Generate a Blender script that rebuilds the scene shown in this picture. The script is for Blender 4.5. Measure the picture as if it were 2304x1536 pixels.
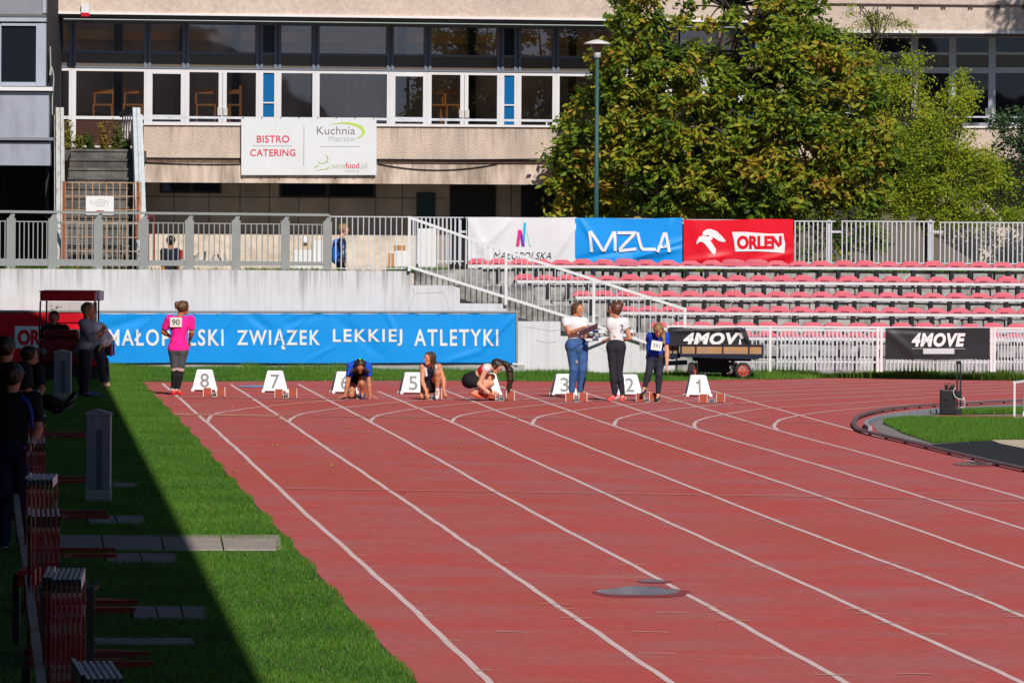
import bpy, bmesh, math, random
import numpy as np
from mathutils import Vector, Matrix
random.seed(7); rng = np.random.default_rng(7)
for _o in list(bpy.data.objects): bpy.data.objects.remove(_o)
C = bpy.context.scene.collection
R = math.radians
# ------------------------------------------------------------------ camera, sky, sun
F, CX, HY, H, ROLL, FALL = 16000.0, 1152.0, 478.0, 3.2, 0.006, 0.0095   # photo px focal length, horizon, eye height, roll, track cross fall
SUN_EL, SUN_AZ = R(38), R(16)            # azimuth measured from straight behind the camera towards the right
SUN = Vector((math.sin(SUN_AZ)*math.cos(SUN_EL), -math.cos(SUN_AZ)*math.cos(SUN_EL), math.sin(SUN_EL)))
cam = bpy.data.cameras.new('camera'); camo = bpy.data.objects.new('camera', cam); C.objects.link(camo)
cam.sensor_width = 36; cam.lens = F/2304*36; cam.shift_y = -(768-HY)/2304; cam.clip_start = 1; cam.clip_end = 2000
camo.matrix_world = Matrix.Translation((0, 0, H)) @ Matrix.Rotation(R(90), 4, 'X') @ Matrix.Rotation(ROLL, 4, 'Z')
bpy.context.scene.camera = camo
w = bpy.data.worlds.new('World'); bpy.context.scene.world = w; w.use_nodes = True
nt = w.node_tree; bg = nt.nodes['Background']; sky = nt.nodes.new('ShaderNodeTexSky'); sky.sky_type = 'NISHITA'; sky.sun_disc = False
sky.sun_elevation = SUN_EL; sky.sun_rotation = math.atan2(SUN.x, SUN.y); nt.links.new(sky.outputs[0], bg.inputs[0]); bg.inputs[1].default_value = 0.06; sky.dust_density = .05; sky.ozone_density = 4.0; sky.altitude = 1200
sl = bpy.data.lights.new('sun', 'SUN'); slo = bpy.data.objects.new('sun', sl); C.objects.link(slo)
sl.energy = 4.3; sl.angle = R(0.5); sl.color = (1, .95, .88); slo.rotation_euler = SUN.to_track_quat('Z', 'Y').to_euler(); slo.location = (0, 0, 60)
vs = bpy.context.scene.view_settings; vs.view_transform = 'Standard'; vs.look = 'None'; vs.exposure = 0.0; vs.gamma = 1
# ------------------------------------------------------------------ geometry of the photograph -> world
def W(px, py, Y):
    u = px-CX; v = HY-py+u*ROLL; u = u-v*ROLL
    return Vector((u*Y/F, Y, H+v*Y/F))
def G(px, py, z=0):
    u = px-CX; v = HY-py+u*ROLL; u = u-v*ROLL
    Y = -(H-z)*F/(v+FALL*u); return Vector((u*Y/F, Y, z-FALL*u*Y/F))
def gz(x): return -FALL*x
# ------------------------------------------------------------------ materials
def sr(r, g, b): return tuple(((c/255)/12.92 if c/255 < .04045 else ((c/255+.055)/1.055)**2.4) for c in (r, g, b))
MATS = {}
def mat(name, col, rough=.7, var=.0, vscale=6, col2=None, f2=.5, s2=2, bump=0, bscale=60, metal=0, stretch=(1, 1, 1), spec=.3, stretch2=None):
    if name in MATS: return MATS[name]
    m = bpy.data.materials.new(name); m.use_nodes = True; n = m.node_tree; b = n.nodes['Principled BSDF']; L = n.links
    b.inputs['Roughness'].default_value = rough; b.inputs['Metallic'].default_value = metal; b.inputs['Specular IOR Level'].default_value = spec
    b.inputs['Base Color'].default_value = (*col, 1)
    tc = n.nodes.new('ShaderNodeTexCoord'); mp = n.nodes.new('ShaderNodeMapping'); mp.inputs['Scale'].default_value = stretch
    L.new(tc.outputs['Object'], mp.inputs[0]); cur = None
    if col2:
        t = n.nodes.new('ShaderNodeTexNoise'); t.inputs['Scale'].default_value = s2; t.inputs['Detail'].default_value = 8; t.inputs['Roughness'].default_value = .65
        if stretch2:
            mp2 = n.nodes.new('ShaderNodeMapping'); mp2.inputs['Scale'].default_value = stretch2; L.new(tc.outputs['Object'], mp2.inputs[0]); L.new(mp2.outputs[0], t.inputs[0])
        else: L.new(mp.outputs[0], t.inputs[0])
        rp = n.nodes.new('ShaderNodeMapRange'); rp.inputs[1].default_value = f2-.12; rp.inputs[2].default_value = f2+.12; L.new(t.outputs[0], rp.inputs[0])
        mx = n.nodes.new('ShaderNodeMix'); mx.data_type = 'RGBA'; mx.inputs[6].default_value = (*col, 1); mx.inputs[7].default_value = (*col2, 1)
        L.new(rp.outputs[0], mx.inputs[0]); cur = mx.outputs[2]
    if var:
        t = n.nodes.new('ShaderNodeTexNoise'); t.inputs['Scale'].default_value = vscale; t.inputs['Detail'].default_value = 6; L.new(mp.outputs[0], t.inputs[0])
        rp = n.nodes.new('ShaderNodeMapRange'); rp.inputs[1].default_value = .25; rp.inputs[2].default_value = .75; rp.inputs[3].default_value = 1-var; rp.inputs[4].default_value = 1+var
        L.new(t.outputs[0], rp.inputs[0])
        vm = n.nodes.new('ShaderNodeVectorMath'); vm.operation = 'SCALE'
        if cur: L.new(cur, vm.inputs[0])
        else: vm.inputs[0].default_value = col
        L.new(rp.outputs[0], vm.inputs['Scale']); cur = vm.outputs[0]
    if cur: L.new(cur, b.inputs['Base Color'])
    if bump:
        t = n.nodes.new('ShaderNodeTexNoise'); t.inputs['Scale'].default_value = bscale; t.inputs['Detail'].default_value = 4; L.new(mp.outputs[0], t.inputs[0])
        bp = n.nodes.new('ShaderNodeBump'); bp.inputs['Strength'].default_value = bump; bp.inputs['Distance'].default_value = .02; L.new(t.outputs[0], bp.inputs['Height']); L.new(bp.outputs[0], b.inputs['Normal'])
    MATS[name] = m; return m
def glass(name, tint, refl=1.0):
    if name in MATS: return MATS[name]
    m = bpy.data.materials.new(name); m.use_nodes = True; n = m.node_tree; n.nodes.remove(n.nodes['Principled BSDF']); L = n.links
    tr = n.nodes.new('ShaderNodeBsdfTransparent'); tr.inputs[0].default_value = (*tint, 1); gl = n.nodes.new('ShaderNodeBsdfGlossy'); gl.inputs['Roughness'].default_value = .015; gl.inputs[0].default_value = (.66, .68, 1, 1)  # blue of the reflected sky is put into the glossy tint
    fr = n.nodes.new('ShaderNodeFresnel'); fr.inputs[0].default_value = 1.6; mu = n.nodes.new('ShaderNodeMath'); mu.operation = 'MULTIPLY'; mu.inputs[1].default_value = refl
    tc = n.nodes.new('ShaderNodeTexCoord'); no = n.nodes.new('ShaderNodeTexNoise'); no.inputs['Scale'].default_value = .7; bp = n.nodes.new('ShaderNodeBump'); bp.inputs['Strength'].default_value = .08; bp.inputs['Distance'].default_value = .02
    L.new(tc.outputs['Object'], no.inputs[0]); L.new(no.outputs[0], bp.inputs['Height']); L.new(bp.outputs[0], gl.inputs['Normal'])
    mx = n.nodes.new('ShaderNodeMixShader'); L.new(fr.outputs[0], mu.inputs[0]); L.new(mu.outputs[0], mx.inputs[0]); L.new(tr.outputs[0], mx.inputs[1]); L.new(gl.outputs[0], mx.inputs[2])
    L.new(mx.outputs[0], n.nodes['Material Output'].inputs[0]); MATS[name] = m; return m
def leafmat(name, stops, trans=.25, attr='tone'):
    m = bpy.data.materials.new(name); m.use_nodes = True; n = m.node_tree; b = n.nodes['Principled BSDF']; L = n.links
    a = n.nodes.new('ShaderNodeAttribute'); a.attribute_name = attr; r = n.nodes.new('ShaderNodeValToRGB'); e = r.color_ramp.elements
    for i, (p, c) in enumerate(stops):
        q = e[i] if i < 2 else e.new(p)
        q.position = p; q.color = (*c, 1)
    L.new(a.outputs['Fac'], r.inputs[0]); L.new(r.outputs[0], b.inputs['Base Color']); b.inputs['Roughness'].default_value = .5; b.inputs['Specular IOR Level'].default_value = .25
    t = n.nodes.new('ShaderNodeBsdfTranslucent'); L.new(r.outputs[0], t.inputs[0]); mx = n.nodes.new('ShaderNodeMixShader'); mx.inputs[0].default_value = trans
    L.new(b.outputs[0], mx.inputs[1]); L.new(t.outputs[0], mx.inputs[2]); L.new(mx.outputs[0], n.nodes['Material Output'].inputs[0]); return m
# ------------------------------------------------------------------ mesh helpers
class MB:
    def __init__(s): s.v = []; s.f = []; s.mi = []; s.m = 0
    def face(s, idx): s.f.append(tuple(idx)); s.mi.append(s.m)
    def add(s, vs, fs):
        o = len(s.v); s.v += [tuple(p) for p in vs]
        for f in fs: s.face([i+o for i in f])
        return s
    def box(s, a, b):
        x0, y0, z0 = [min(a[i], b[i]) for i in range(3)]; x1, y1, z1 = [max(a[i], b[i]) for i in range(3)]
        return s.add([(x0,y0,z0),(x1,y0,z0),(x1,y1,z0),(x0,y1,z0),(x0,y0,z1),(x1,y0,z1),(x1,y1,z1),(x0,y1,z1)], BF)
    def bpx(s, x0, y0, x1, y1, Y, d):          # box whose front face covers a photo rectangle at distance Y
        a = W(x0, (y0+y1)/2, Y); b = W(x1, (y0+y1)/2, Y); z0 = W((x0+x1)/2, y1, Y).z; z1 = W((x0+x1)/2, y0, Y).z
        return s.box((a.x, Y, z0), (b.x, Y+d, z1))
    def prism(s, pts, ax, a, b):               # polygon pts extruded along axis ax from a to b
        n = len(pts)
        def mkp(p, t): q = list(p); q.insert(ax, t); return q
        vs = [mkp(p, a) for p in pts]+[mkp(p, b) for p in pts]
        return s.add(vs, [tuple(range(n-1, -1, -1)), tuple(range(n, 2*n))]+[(i, (i+1) % n, (i+1) % n+n, i+n) for i in range(n)])
    def bar(s, p, q, w, h=None, up=(0, 0, 1)):
        h = h or w; p = Vector(p); q = Vector(q); d = (q-p).normalized(); up = Vector(up)
        if abs(d.dot(up)) > .98: up = Vector((0, 1, 0))
        r = d.cross(up).normalized()*w/2; t = r.cross(d).normalized()*h/2
        return s.add([p-r-t, p+r-t, p+r+t, p-r+t, q-r-t, q+r-t, q+r+t, q-r+t], [(0,1,2,3),(7,6,5,4),(4,5,1,0),(5,6,2,1),(6,7,3,2),(7,4,0,3)])
    def tube(s, pts, r, n=8, cap=True):
        pts = [Vector(p) for p in pts]; rr = r if isinstance(r, (list, tuple)) else [r]*len(pts); o = len(s.v); up = Vector((.13, .31, .94))
        for i, p in enumerate(pts):
            d = (pts[min(i+1, len(pts)-1)]-pts[max(i-1, 0)]).normalized(); a = d.cross(up if abs(d.dot(up)) < .95 else Vector((1, 0, 0))).normalized(); b = d.cross(a)
            for k in range(n):
                t = 2*math.pi*k/n; s.v.append(tuple(p+(a*math.cos(t)+b*math.sin(t))*rr[i]))
        for i in range(len(pts)-1):
            for k in range(n): s.face((o+i*n+k, o+i*n+(k+1) % n, o+(i+1)*n+(k+1) % n, o+(i+1)*n+k))
        if cap: s.face([o+k for k in range(n-1, -1, -1)]); s.face([o+(len(pts)-1)*n+k for k in range(n)])
        return s
    def lathe(s, prof, c=(0, 0, 0), n=20, ax=2):
        o = len(s.v)
        for r, z in prof:
            for k in range(n):
                t = 2*math.pi*k/n; q = [r*math.cos(t), r*math.sin(t)]; q.insert(ax, z); s.v.append((q[0]+c[0], q[1]+c[1], q[2]+c[2]))
        for i in range(len(prof)-1):
            for k in range(n): s.face((o+i*n+k, o+i*n+(k+1) % n, o+(i+1)*n+(k+1) % n, o+(i+1)*n+k))
        return s
    def ball(s, c, r, n=12, sc=(1, 1, 1)):
        o = len(s.v); m = n//2
        for i in range(m+1):
            a = math.pi*i/m
            for k in range(n):
                t = 2*math.pi*k/n; s.v.append((c[0]+r*sc[0]*math.sin(a)*math.cos(t), c[1]+r*sc[1]*math.sin(a)*math.sin(t), c[2]+r*sc[2]*math.cos(a)))
        for i in range(m):
            for k in range(n): s.face((o+i*n+k, o+(i+1)*n+k, o+(i+1)*n+(k+1) % n, o+i*n+(k+1) % n))
        return s
    def build(s, name, mats, parent=None, smooth=False, bevel=0):
        return mk(name, s.v, s.f, mats, parent, smooth, s.mi, bevel)
BF = [(3,2,1,0),(4,5,6,7),(0,1,5,4),(1,2,6,5),(2,3,7,6),(3,0,4,7)]
def mk(name, v, f, mats, parent=None, smooth=False, mi=None, bevel=0):
    me = bpy.data.meshes.new(name); off = Vector((0, 0, 0)); p = parent
    while p is not None: off += p.location; p = p.parent
    if len(v) and off.length: v = np.asarray(v, float)-np.array(off)
    if isinstance(f, np.ndarray):
        v = np.asarray(v, np.float32); k = f.shape[1]; me.vertices.add(len(v)); me.vertices.foreach_set('co', v.ravel()); me.loops.add(f.size); me.loops.foreach_set('vertex_index', f.astype(np.int32).ravel())
        me.polygons.add(len(f)); me.polygons.foreach_set('loop_start', np.arange(0, f.size, k, dtype=np.int32)); me.polygons.foreach_set('loop_total', np.full(len(f), k, np.int32)); me.update(calc_edges=True)
    else: me.from_pydata([tuple(p) for p in v], [], f)
    for m in (mats if isinstance(mats, (list, tuple)) else [mats]): me.materials.append(m)
    if mi is not None and len(me.materials) > 1: me.polygons.foreach_set('material_index', np.array(mi, np.int32))
    if smooth: me.polygons.foreach_set('use_smooth', np.ones(len(me.polygons), bool))
    me.update(); o = bpy.data.objects.new(name, me); C.objects.link(o)
    if parent is not None: o.parent = parent
    if bevel:
        b = o.modifiers.new('bevel', 'BEVEL'); b.width = bevel; b.segments = 2; b.limit_method = 'ANGLE'
    return o
def tag(o, label, cat, group=None):
    o['label'] = label; o['category'] = cat
    if group: o['group'] = group
    return o
def thing(name, label, cat, loc=(0, 0, 0), group=None):
    o = bpy.data.objects.new(name, None); C.objects.link(o); o.location = loc; o.empty_display_size = .1
    return tag(o, label, cat, group)
def struct(o, kind='structure'): o['kind'] = kind; return o
def dup(root, loc, rz=0, label=None, group=None):
    def cp(o, par):
        c = o.copy(); C.objects.link(c); c.parent = par
        for ch in o.children: cp(ch, c)
        return c
    r = cp(root, None); r.location = loc; r.rotation_euler = (0, 0, rz)
    if label: r['label'] = label
    if group: r['group'] = group
    return r
def spl(pts, n=12):                             # Catmull-Rom through points
    P = [np.array(p, float) for p in pts]; P = [2*P[0]-P[1]]+P+[2*P[-1]-P[-2]]; out = []
    for i in range(1, len(P)-2):
        for k in range(n):
            t = k/n; a, b, c, d = P[i-1:i+3]
            out.append(.5*(2*b+(c-a)*t+(2*a-5*b+4*c-d)*t*t+(-a+3*b-3*c+d)*t**3))
    out.append(P[-2]); return out
def text_geo(body, shear=0, bold=0, spacing=1):
    cu = bpy.data.curves.new('lettering', 'FONT'); cu.body = body; cu.shear = shear; cu.offset = bold; cu.resolution_u = 4; cu.space_character = spacing
    o = bpy.data.objects.new('lettering', cu); C.objects.link(o); dg = bpy.context.evaluated_depsgraph_get(); me = bpy.data.meshes.new_from_object(o.evaluated_get(dg))
    v = np.zeros(len(me.vertices)*3); me.vertices.foreach_get('co', v); v = v.reshape(-1, 3)[:, :2]; f = [tuple(p.vertices) for p in me.polygons]
    bpy.data.objects.remove(o); bpy.data.curves.remove(cu); bpy.data.meshes.remove(me)
    lo = v.min(0); hi = v.max(0); return (v-lo)/(hi-lo), f
def cut(v, f, nx, ny):                           # cut flat lettering into small cells so that it can follow the folds of a banner
    bm = bmesh.new(); vv = [bm.verts.new((p[0], p[1], 0)) for p in v]
    for q in f:
        try: bm.faces.new([vv[i] for i in q])
        except ValueError: pass
    for n, ax in ((int(nx), 0), (int(ny), 1)):
        for i in range(1, n+1):
            co = [0, 0, 0]; co[ax] = i/(n+1); no = [0, 0, 0]; no[ax] = 1; bmesh.ops.bisect_plane(bm, geom=bm.verts[:]+bm.edges[:]+bm.faces[:], plane_co=co, plane_no=no)
    bm.verts.index_update(); r = (np.array([p.co[:2] for p in bm.verts]), [tuple(p.index for p in q.verts) for q in bm.faces]); bm.free(); return r
def text_px(name, body, x0, y0, x1, y1, Y, m, parent, shear=0, bold=.02, disp=None, proud=.012, spacing=1, skew=0):
    v, f = text_geo(body, shear, bold, spacing); v, f = cut(v, f, (x1-x0)/6, (y1-y0)/5) if disp else (v, f); a = W(x0, y1, Y); b = W(x1, y1, Y); c = W(x0, y0, Y); vs = []
    for p in v:
        q = a+(b-a)*p[0]+(c-a)*p[1]; q.x += skew*p[1]; q.y = Y-proud-(disp(q.x, q.z) if disp else 0); vs.append(q)
    return mk(name, vs, f, m, parent)
def poly_px(name, pts, Y, m, parent, disp=None, proud=.012):
    vs = []
    for p in pts:
        q = W(p[0], p[1], Y); q.y = Y-proud-(disp(q.x, q.z) if disp else 0); vs.append(q)
    return mk(name, vs, [tuple(range(len(vs)))], m, parent)
def strip_px(name, a, b, Y, m, parent, disp=None, proud=.012):   # band between two pixel polylines of equal length
    vs = []
    for p in list(a)+list(b):
        q = W(p[0], p[1], Y); q.y = Y-proud-(disp(q.x, q.z) if disp else 0); vs.append(q)
    n = len(a); return mk(name, vs, [(i, i+1, n+i+1, n+i) for i in range(n-1)], m, parent)
# ------------------------------------------------------------------ common materials
white = mat('white paint', (.74, .74, .75), .5, var=.07, vscale=3)
dirty_white = mat('weathered white paint', (.56, .58, .63), .55, var=.12, vscale=5, col2=(.5, .5, .5), f2=.66, s2=7)
black = mat('black', (.012, .012, .014), .5)
red = mat('red paint', (.42, .015, .02), .45, var=.15)
text_white = mat('white print', (.8, .8, .8), .5)
grey_metal = mat('grey metal', (.30, .31, .31), .5, var=.08, vscale=4)
steel = mat('steel', (.45, .45, .47), .35, metal=.8)
# ------------------------------------------------------------------ ground, track, markings
def sheet(name, pts, dz, m, px=True):
    vs = []
    for p in pts:
        q = G(*p) if px else Vector((p[0], p[1], gz(p[0])))
        vs.append((q.x, q.y, gz(q.x)+dz))
    o = mk(name, vs, [tuple(range(len(vs)))], m)
    if o.data.polygons[0].normal.z < 0: o.data.flip_normals()
    return struct(o)
earth = mat('earth', (.045, .04, .025), .95, var=.3, vscale=3, col2=(.03, .045, .015), s2=.8)
track_m = mat('red rubber track', (.51, .085, .074), .85, var=.16, vscale=9, col2=(.435, .128, .126), f2=.5, s2=.55, bump=.25, bscale=120, spec=.2)
def track_detail():
    n = track_m.node_tree; L = n.links; b = n.nodes['Principled BSDF']; src = b.inputs['Base Color'].links[0].from_socket; tc = [x for x in n.nodes if x.type == 'TEX_COORD'][0]
    for sc, lo, hi, col, st in ((26, .74, .78, (.10, .02, .02), (1, .6, 1)), (1.6, .60, .80, (.50, .24, .19), (.45, 1.3, 1)), (.32, .52, .66, (.47, .085, .055), (.6, .25, 1))):
        mp = n.nodes.new('ShaderNodeMapping'); mp.inputs['Scale'].default_value = st; L.new(tc.outputs['Object'], mp.inputs[0])
        t = n.nodes.new('ShaderNodeTexNoise'); t.inputs['Scale'].default_value = sc; t.inputs['Detail'].default_value = 5; L.new(mp.outputs[0], t.inputs[0])
        r = n.nodes.new('ShaderNodeMapRange'); r.inputs[1].default_value = lo; r.inputs[2].default_value = hi; r.inputs[4].default_value = .6; L.new(t.outputs[0], r.inputs[0])
        mx = n.nodes.new('ShaderNodeMix'); mx.data_type = 'RGBA'; L.new(r.outputs[0], mx.inputs[0]); L.new(src, mx.inputs[6]); mx.inputs[7].default_value = (*col, 1); src = mx.outputs[2]
    L.new(src, b.inputs['Base Color'])
track_detail()
line_m = mat('line paint', (.74, .56, .55), .7, var=.16, vscale=14, col2=(.60, .36, .34), f2=.62, s2=9)
turf_m = mat('turf soil', (.035, .06, .012), .95, var=.35, vscale=4)
sheet('ground', [(-300, -200), (300, -200), (300, 600), (-300, 600)], 0, earth, px=False)
EDGE = [(320, 861), (420, 963), (520, 1075), (640, 1206), (800, 1385), (940, 1538), (1330, 1975)]
FAR = [(2700, 838), (2304, 843.5), (1990, 845), (1894, 850), (1750, 854), (1686, 853.5), (1546, 857), (1400, 859.5), (1319, 858.5), (1000, 857), (820, 857), (560, 858), (320, 860)]
sheet('running_track', EDGE+[(7000, 1975)]+FAR, .004, track_m)
e0 = [G(*p) for p in EDGE]
lw = [(p.x, p.y) for p in e0]
sheet('lawn', [(lw[-1][0], lw[-1][1]), (-30, lw[-1][1]), (-30, 141.4), (-2, 141.4)]+[(p[0], p[1]) for p in lw[:-1]], .003, turf_m, px=False)
farw = [G(*p) for p in FAR]
sheet('verge', [(p.x, p.y) for p in farw]+[(-6.9, 142), (25, 142)], .0035, turf_m, px=False)
LINES = [
[(366,863),(466,951),(542,1019),(684,1151.8),(890,1335),(1092,1527),(1180,1610)],
[(519,864.8),(651.6,951.5),(722,1000),(875.7,1103),(1000,1188.4),(1099,1256.5),(1279,1380),(1506,1534),(1640,1625)],
[(670,864.8),(841.7,954),(959.4,1019),(1174.5,1139.6),(1499,1312.3),(1799,1478),(2000,1590)],
[(850,880.4),(1021.9,952.8),(1161,1019),(1471,1160.5),(1828.5,1322.8),(2296,1533.9),(2500,1626)],
[(990.6,874.2),(1204,958),(1357.8,1019),(1799,1192),(2097,1303.6),(2303,1387.3),(2600,1507)],
[(1125,869.5),(1383.9,959.3),(1556,1019),(1853,1118.6),(2303,1277.4),(2600,1384)],
[(1292.7,876),(1579.7,969),(1749,1019),(1957.6,1082),(2303,1190.2),(2600,1284)],
[(1454.7,881.2),(1764.6,972.3),(1939,1019),(2303,1121.4),(2600,1205)],
[(1598,878.6),(1941.7,973.6),(2098.6,1013.5),(2210,1043)]]
BENDS = [
[(466,951),(469,945),(474,938),(490,930),(534,922.9),(600,914.5),(729.7,902.8),(850,895),(1000,887),(1235,876),(1598,865),(1999,852),(2304,847),(2600,842)],
[(649,950),(652,946),(660,940),(685,930.7),(763.5,919),(900,904.6),(1000,898),(1240,884.5),(1504,874),(1750,866),(1999,858),(2304,851),(2600,846)],
[(833,951),(836,945),(845,938),(865,932),(941,919.5),(1063.5,907),(1235,895),(1400,886),(1634,876.5),(1999,864),(2304,856.5),(2600,851)],
[(1017,953),(1019,946),(1028,939),(1050,932.5),(1110,923.6),(1235,909.8),(1400,898.5),(1650,886),(1999,872),(2304,862.5),(2600,856)],
[(1198,958),(1200,949),(1208,941),(1225,935.5),(1279.7,926),(1400,912),(1522,902.8),(1660,894),(1999,880.4),(2304,869),(2600,862)],
[(1383,959),(1384,951),(1392,943),(1410,937.5),(1452,929),(1566.7,915.8),(1684,906),(1843,897),(1999,890),(2304,876),(2600,868)],
[(1566,964),(1562,956),(1569,948),(1585,942),(1626.6,933.3),(1730.7,919),(1918,907),(2115.5,893.3),(2304,883.5),(2600,874)],
[(1752,970),(1742,960),(1748,950),(1762,943),(1801,934.6),(1870,925.5),(1954,918),(2115.5,907.8),(2304,898),(2600,887)]]
def ribbon(mb, px, wd, dz, n=14, wob=.004):
    p = [np.array(G(*q)) for q in px]; s = spl(p, n); ph = random.random()*6
    d = [np.array(s[min(i+1, len(s)-1)])-np.array(s[max(i-1, 0)]) for i in range(len(s))]; vs = []
    for i, (a, t) in enumerate(zip(s, d)):
        nrm = np.array([-t[1], t[0], 0]); nrm /= np.linalg.norm(nrm)+1e-9; k = wob*(math.sin(i*1.7+ph)+math.sin(i*.61+ph*2)+random.uniform(-.6, .6))
        for sg in (-1, 1):
            q = a+nrm*(sg*wd/2+k); vs.append((q[0], q[1], gz(q[0])+dz))
    mb.add(vs, [(2*i, 2*i+1, 2*i+3, 2*i+2) for i in range(len(s)-1)])
mb = MB()
for l in LINES: ribbon(mb, l, .055, .0065)
struct(mb.build('lane_lines', line_m))
mb = MB()
for l in BENDS: ribbon(mb, l, .055, .0085)
struct(mb.build('bend_lines', line_m))
faint = mat('faded tan line', (.54, .22, .15), .8, var=.2, vscale=3); tick_m = mat('tick mark paint', (.62, .40, .32), .8, var=.2); pale = mat('worn chalk line', (.60, .27, .25), .8, var=.1)
mb = MB()
for a, b, wd in (((390,932.5),(640,936.5),.9), ((610,936),(1500,946),.22), ((1480,946),(1850,952),.16)):
    ribbon(mb, [a, ((a[0]+b[0])/2, (a[1]+b[1])/2), b], wd, .0105, 4, .0)
struct(mb.build('faded_lines', faint))
mb = MB()
for a, b, wd in (((400,894.5),(790,898.5),.3), ((642,1100),(2310,1126),.10), ((1000,896),(1700,909),.2)):
    ribbon(mb, [a, ((a[0]+b[0])/2, (a[1]+b[1])/2), b], wd, .0125, 4, 0)
struct(mb.build('start_and_distance_lines', pale))
TICK = [(520,1090,34),(560,1045,28),(705,1152,16),(722,1167,18),(752,1196,20),(790,1227,20),(815,1250,20),(824,1263,24),(842,1276,18),(891,1320,24),(931,1356,22),(948,1372,26),(965,1387,28),(1023,1442,28),(1090,1509,36),
(1113,1266,62),(1250,1360,70),(1270,1370,50),(1296,1391,72),(1150,1423,64),(1476,1471,84),(1420,1271,62),(1510,1379,66),(1590,1365,70),(1610,1376,60),(1650,1397,74),(1465,1423,80),(1722,1276,62),(1510,1179,54),(1738,1168,52),(1775,1182,54),(1855,1212,52),(1936,1245,58),(2002,1269,60),(2030,1281,62),(2063,1295,60),(2180,1341,70),(1935,1371,64),(1960,1382,70),(2005,1403,74),(1875,1520,84),(2270,1376,60),(2295,1389,60),(2060,1517,80),(2100,1428,60),(350+90,861,24),(720,863,22),(893,864,24),(1036,866,26),(1185,867,40),(1334,869,44),(1490,868,20),(1240,1010,50),(1310,1025,60),(1500,1000,60)]
mb = MB()
for x, y, l in TICK: ribbon(mb, [(x-l/2, y), (x, y), (x+l/2, y+l*.0145)], .05 if y > 990 else .07, .0105, 2, 0)
struct(mb.build('tick_marks', tick_m))
water = mat('puddle water', (.06, .045, .13), .10, spec=.2, bump=.35, bscale=9); damp = mat('damp track', (.30, .045, .05), .6, var=.15)  # blue sky reflection is put into the water's base colour
def puddle(name, cx, cy, rx, ry, lab):
    vs = []; c = G(cx, cy); a = G(cx+rx, cy); b = G(cx, cy-ry); ex = a-c; ey = b-c
    for k in range(48):
        t = 2*math.pi*k/48; r = 1+.07*math.sin(3*t+cx)+.05*math.sin(5*t); q = c+ex*math.cos(t)*r+ey*math.copysign(abs(math.sin(t))**1.5, math.sin(t))*r; vs.append((q.x, q.y, gz(q.x)+.0098))
    vd = [((v_[0]-c.x)*1.16+c.x+.03, (v_[1]-c.y)*1.3+c.y-.15, gz(v_[0])+.0078) for v_ in vs]; struct(mk('damp_patch', vd, [tuple(range(48))], damp))
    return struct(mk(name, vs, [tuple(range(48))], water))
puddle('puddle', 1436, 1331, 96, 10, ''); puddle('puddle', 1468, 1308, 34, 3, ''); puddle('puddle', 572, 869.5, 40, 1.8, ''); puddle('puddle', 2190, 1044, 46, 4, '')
# infield: kerb rail, gutter, turf, mat, sand
KERB = [(2700,1152),(2480,1100),(2304,1062),(2162,1029),(2037,998),(1944,976),(1925,965),(1922,954),(1933,942),(1975,930),(2037,921),(2117,915.5),(2175,912.5),(2304,906),(2700,890)]
kp = spl([np.array(G(*p)) for p in KERB], 10)
kerb_m = mat('brown kerb rail', (.13, .085, .085), .45, var=.2, vscale=8)
conc = mat('concrete', (.36, .33, .31), .85, var=.2, vscale=5, col2=(.22, .2, .19), f2=.6, s2=3)
mb = MB(); prof = [(-.036, .030), (-.036, .055), (-.022, .068), (.022, .068), (.036, .055), (.036, .030)]
o = 0
for i, p in enumerate(kp):
    d = np.array(kp[min(i+1, len(kp)-1)])-np.array(kp[max(i-1, 0)]); n_ = np.array([-d[1], d[0], 0]); n_ /= np.linalg.norm(n_)
    for a, z in prof: mb.v.append((p[0]+n_[0]*a, p[1]+n_[1]*a, gz(p[0])+z))
for i in range(len(kp)-1):
    for k in range(6): mb.face((i*6+k, (i+1)*6+k, (i+1)*6+(k+1) % 6, i*6+(k+1) % 6))
kr = thing('track_kerb', 'dark brown raised kerb rail curving round the inside of the track', 'kerb', tuple(G(1944, 976)))
mb.build('rail', kerb_m, kr, smooth=False)
mb = MB()
for i in range(4, len(kp), 4): mb.tube([(kp[i][0], kp[i][1], gz(kp[i][0])-.01), (kp[i][0], kp[i][1], gz(kp[i][0])+.04)], .025, 6)
mb.build('foot', black, kr)
def off(path, d):
    out = []
    for i, p in enumerate(path):
        t = np.array(path[min(i+1, len(path)-1)])-np.array(path[max(i-1, 0)]); n_ = np.array([-t[1], t[0], 0]); n_ /= np.linalg.norm(n_); out.append(np.array(p)+n_*d)
    return out
sgn = -1 if off(kp, 1)[55][0] < kp[55][0] else 1
infield = [(p[0], p[1]) for p in off(kp, sgn*.3)]; infield += [(70, infield[-1][1]), (70, infield[0][1])]
struct(mk('infield_gutter', [(p[0], p[1], gz(p[0])+.009) for p in infield], [tuple(range(len(infield)))], mat('gutter concrete', (.24, .21, .20), .9, var=.2, vscale=5)))
sheet('infield', [(1996,949),(2040,943.5),(2120,943),(2700,949),(2700,1030),(2304,991),(2240,991.5),(2100,999),(2030,976),(2000,958)], .016, turf_m)
sheet('infield', [(2150,932),(2304,926),(2700,912),(2700,926),(2304,932.5),(2160,934)], .016, turf_m)
sheet('runway', [(2064,942),(2110,935),(2700,940),(2700,946),(2304,943)], .014, track_m)
sheet('infield', [(2690,906),(9500,906),(9500,1165),(2710,1152)], .0125, turf_m)
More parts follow.
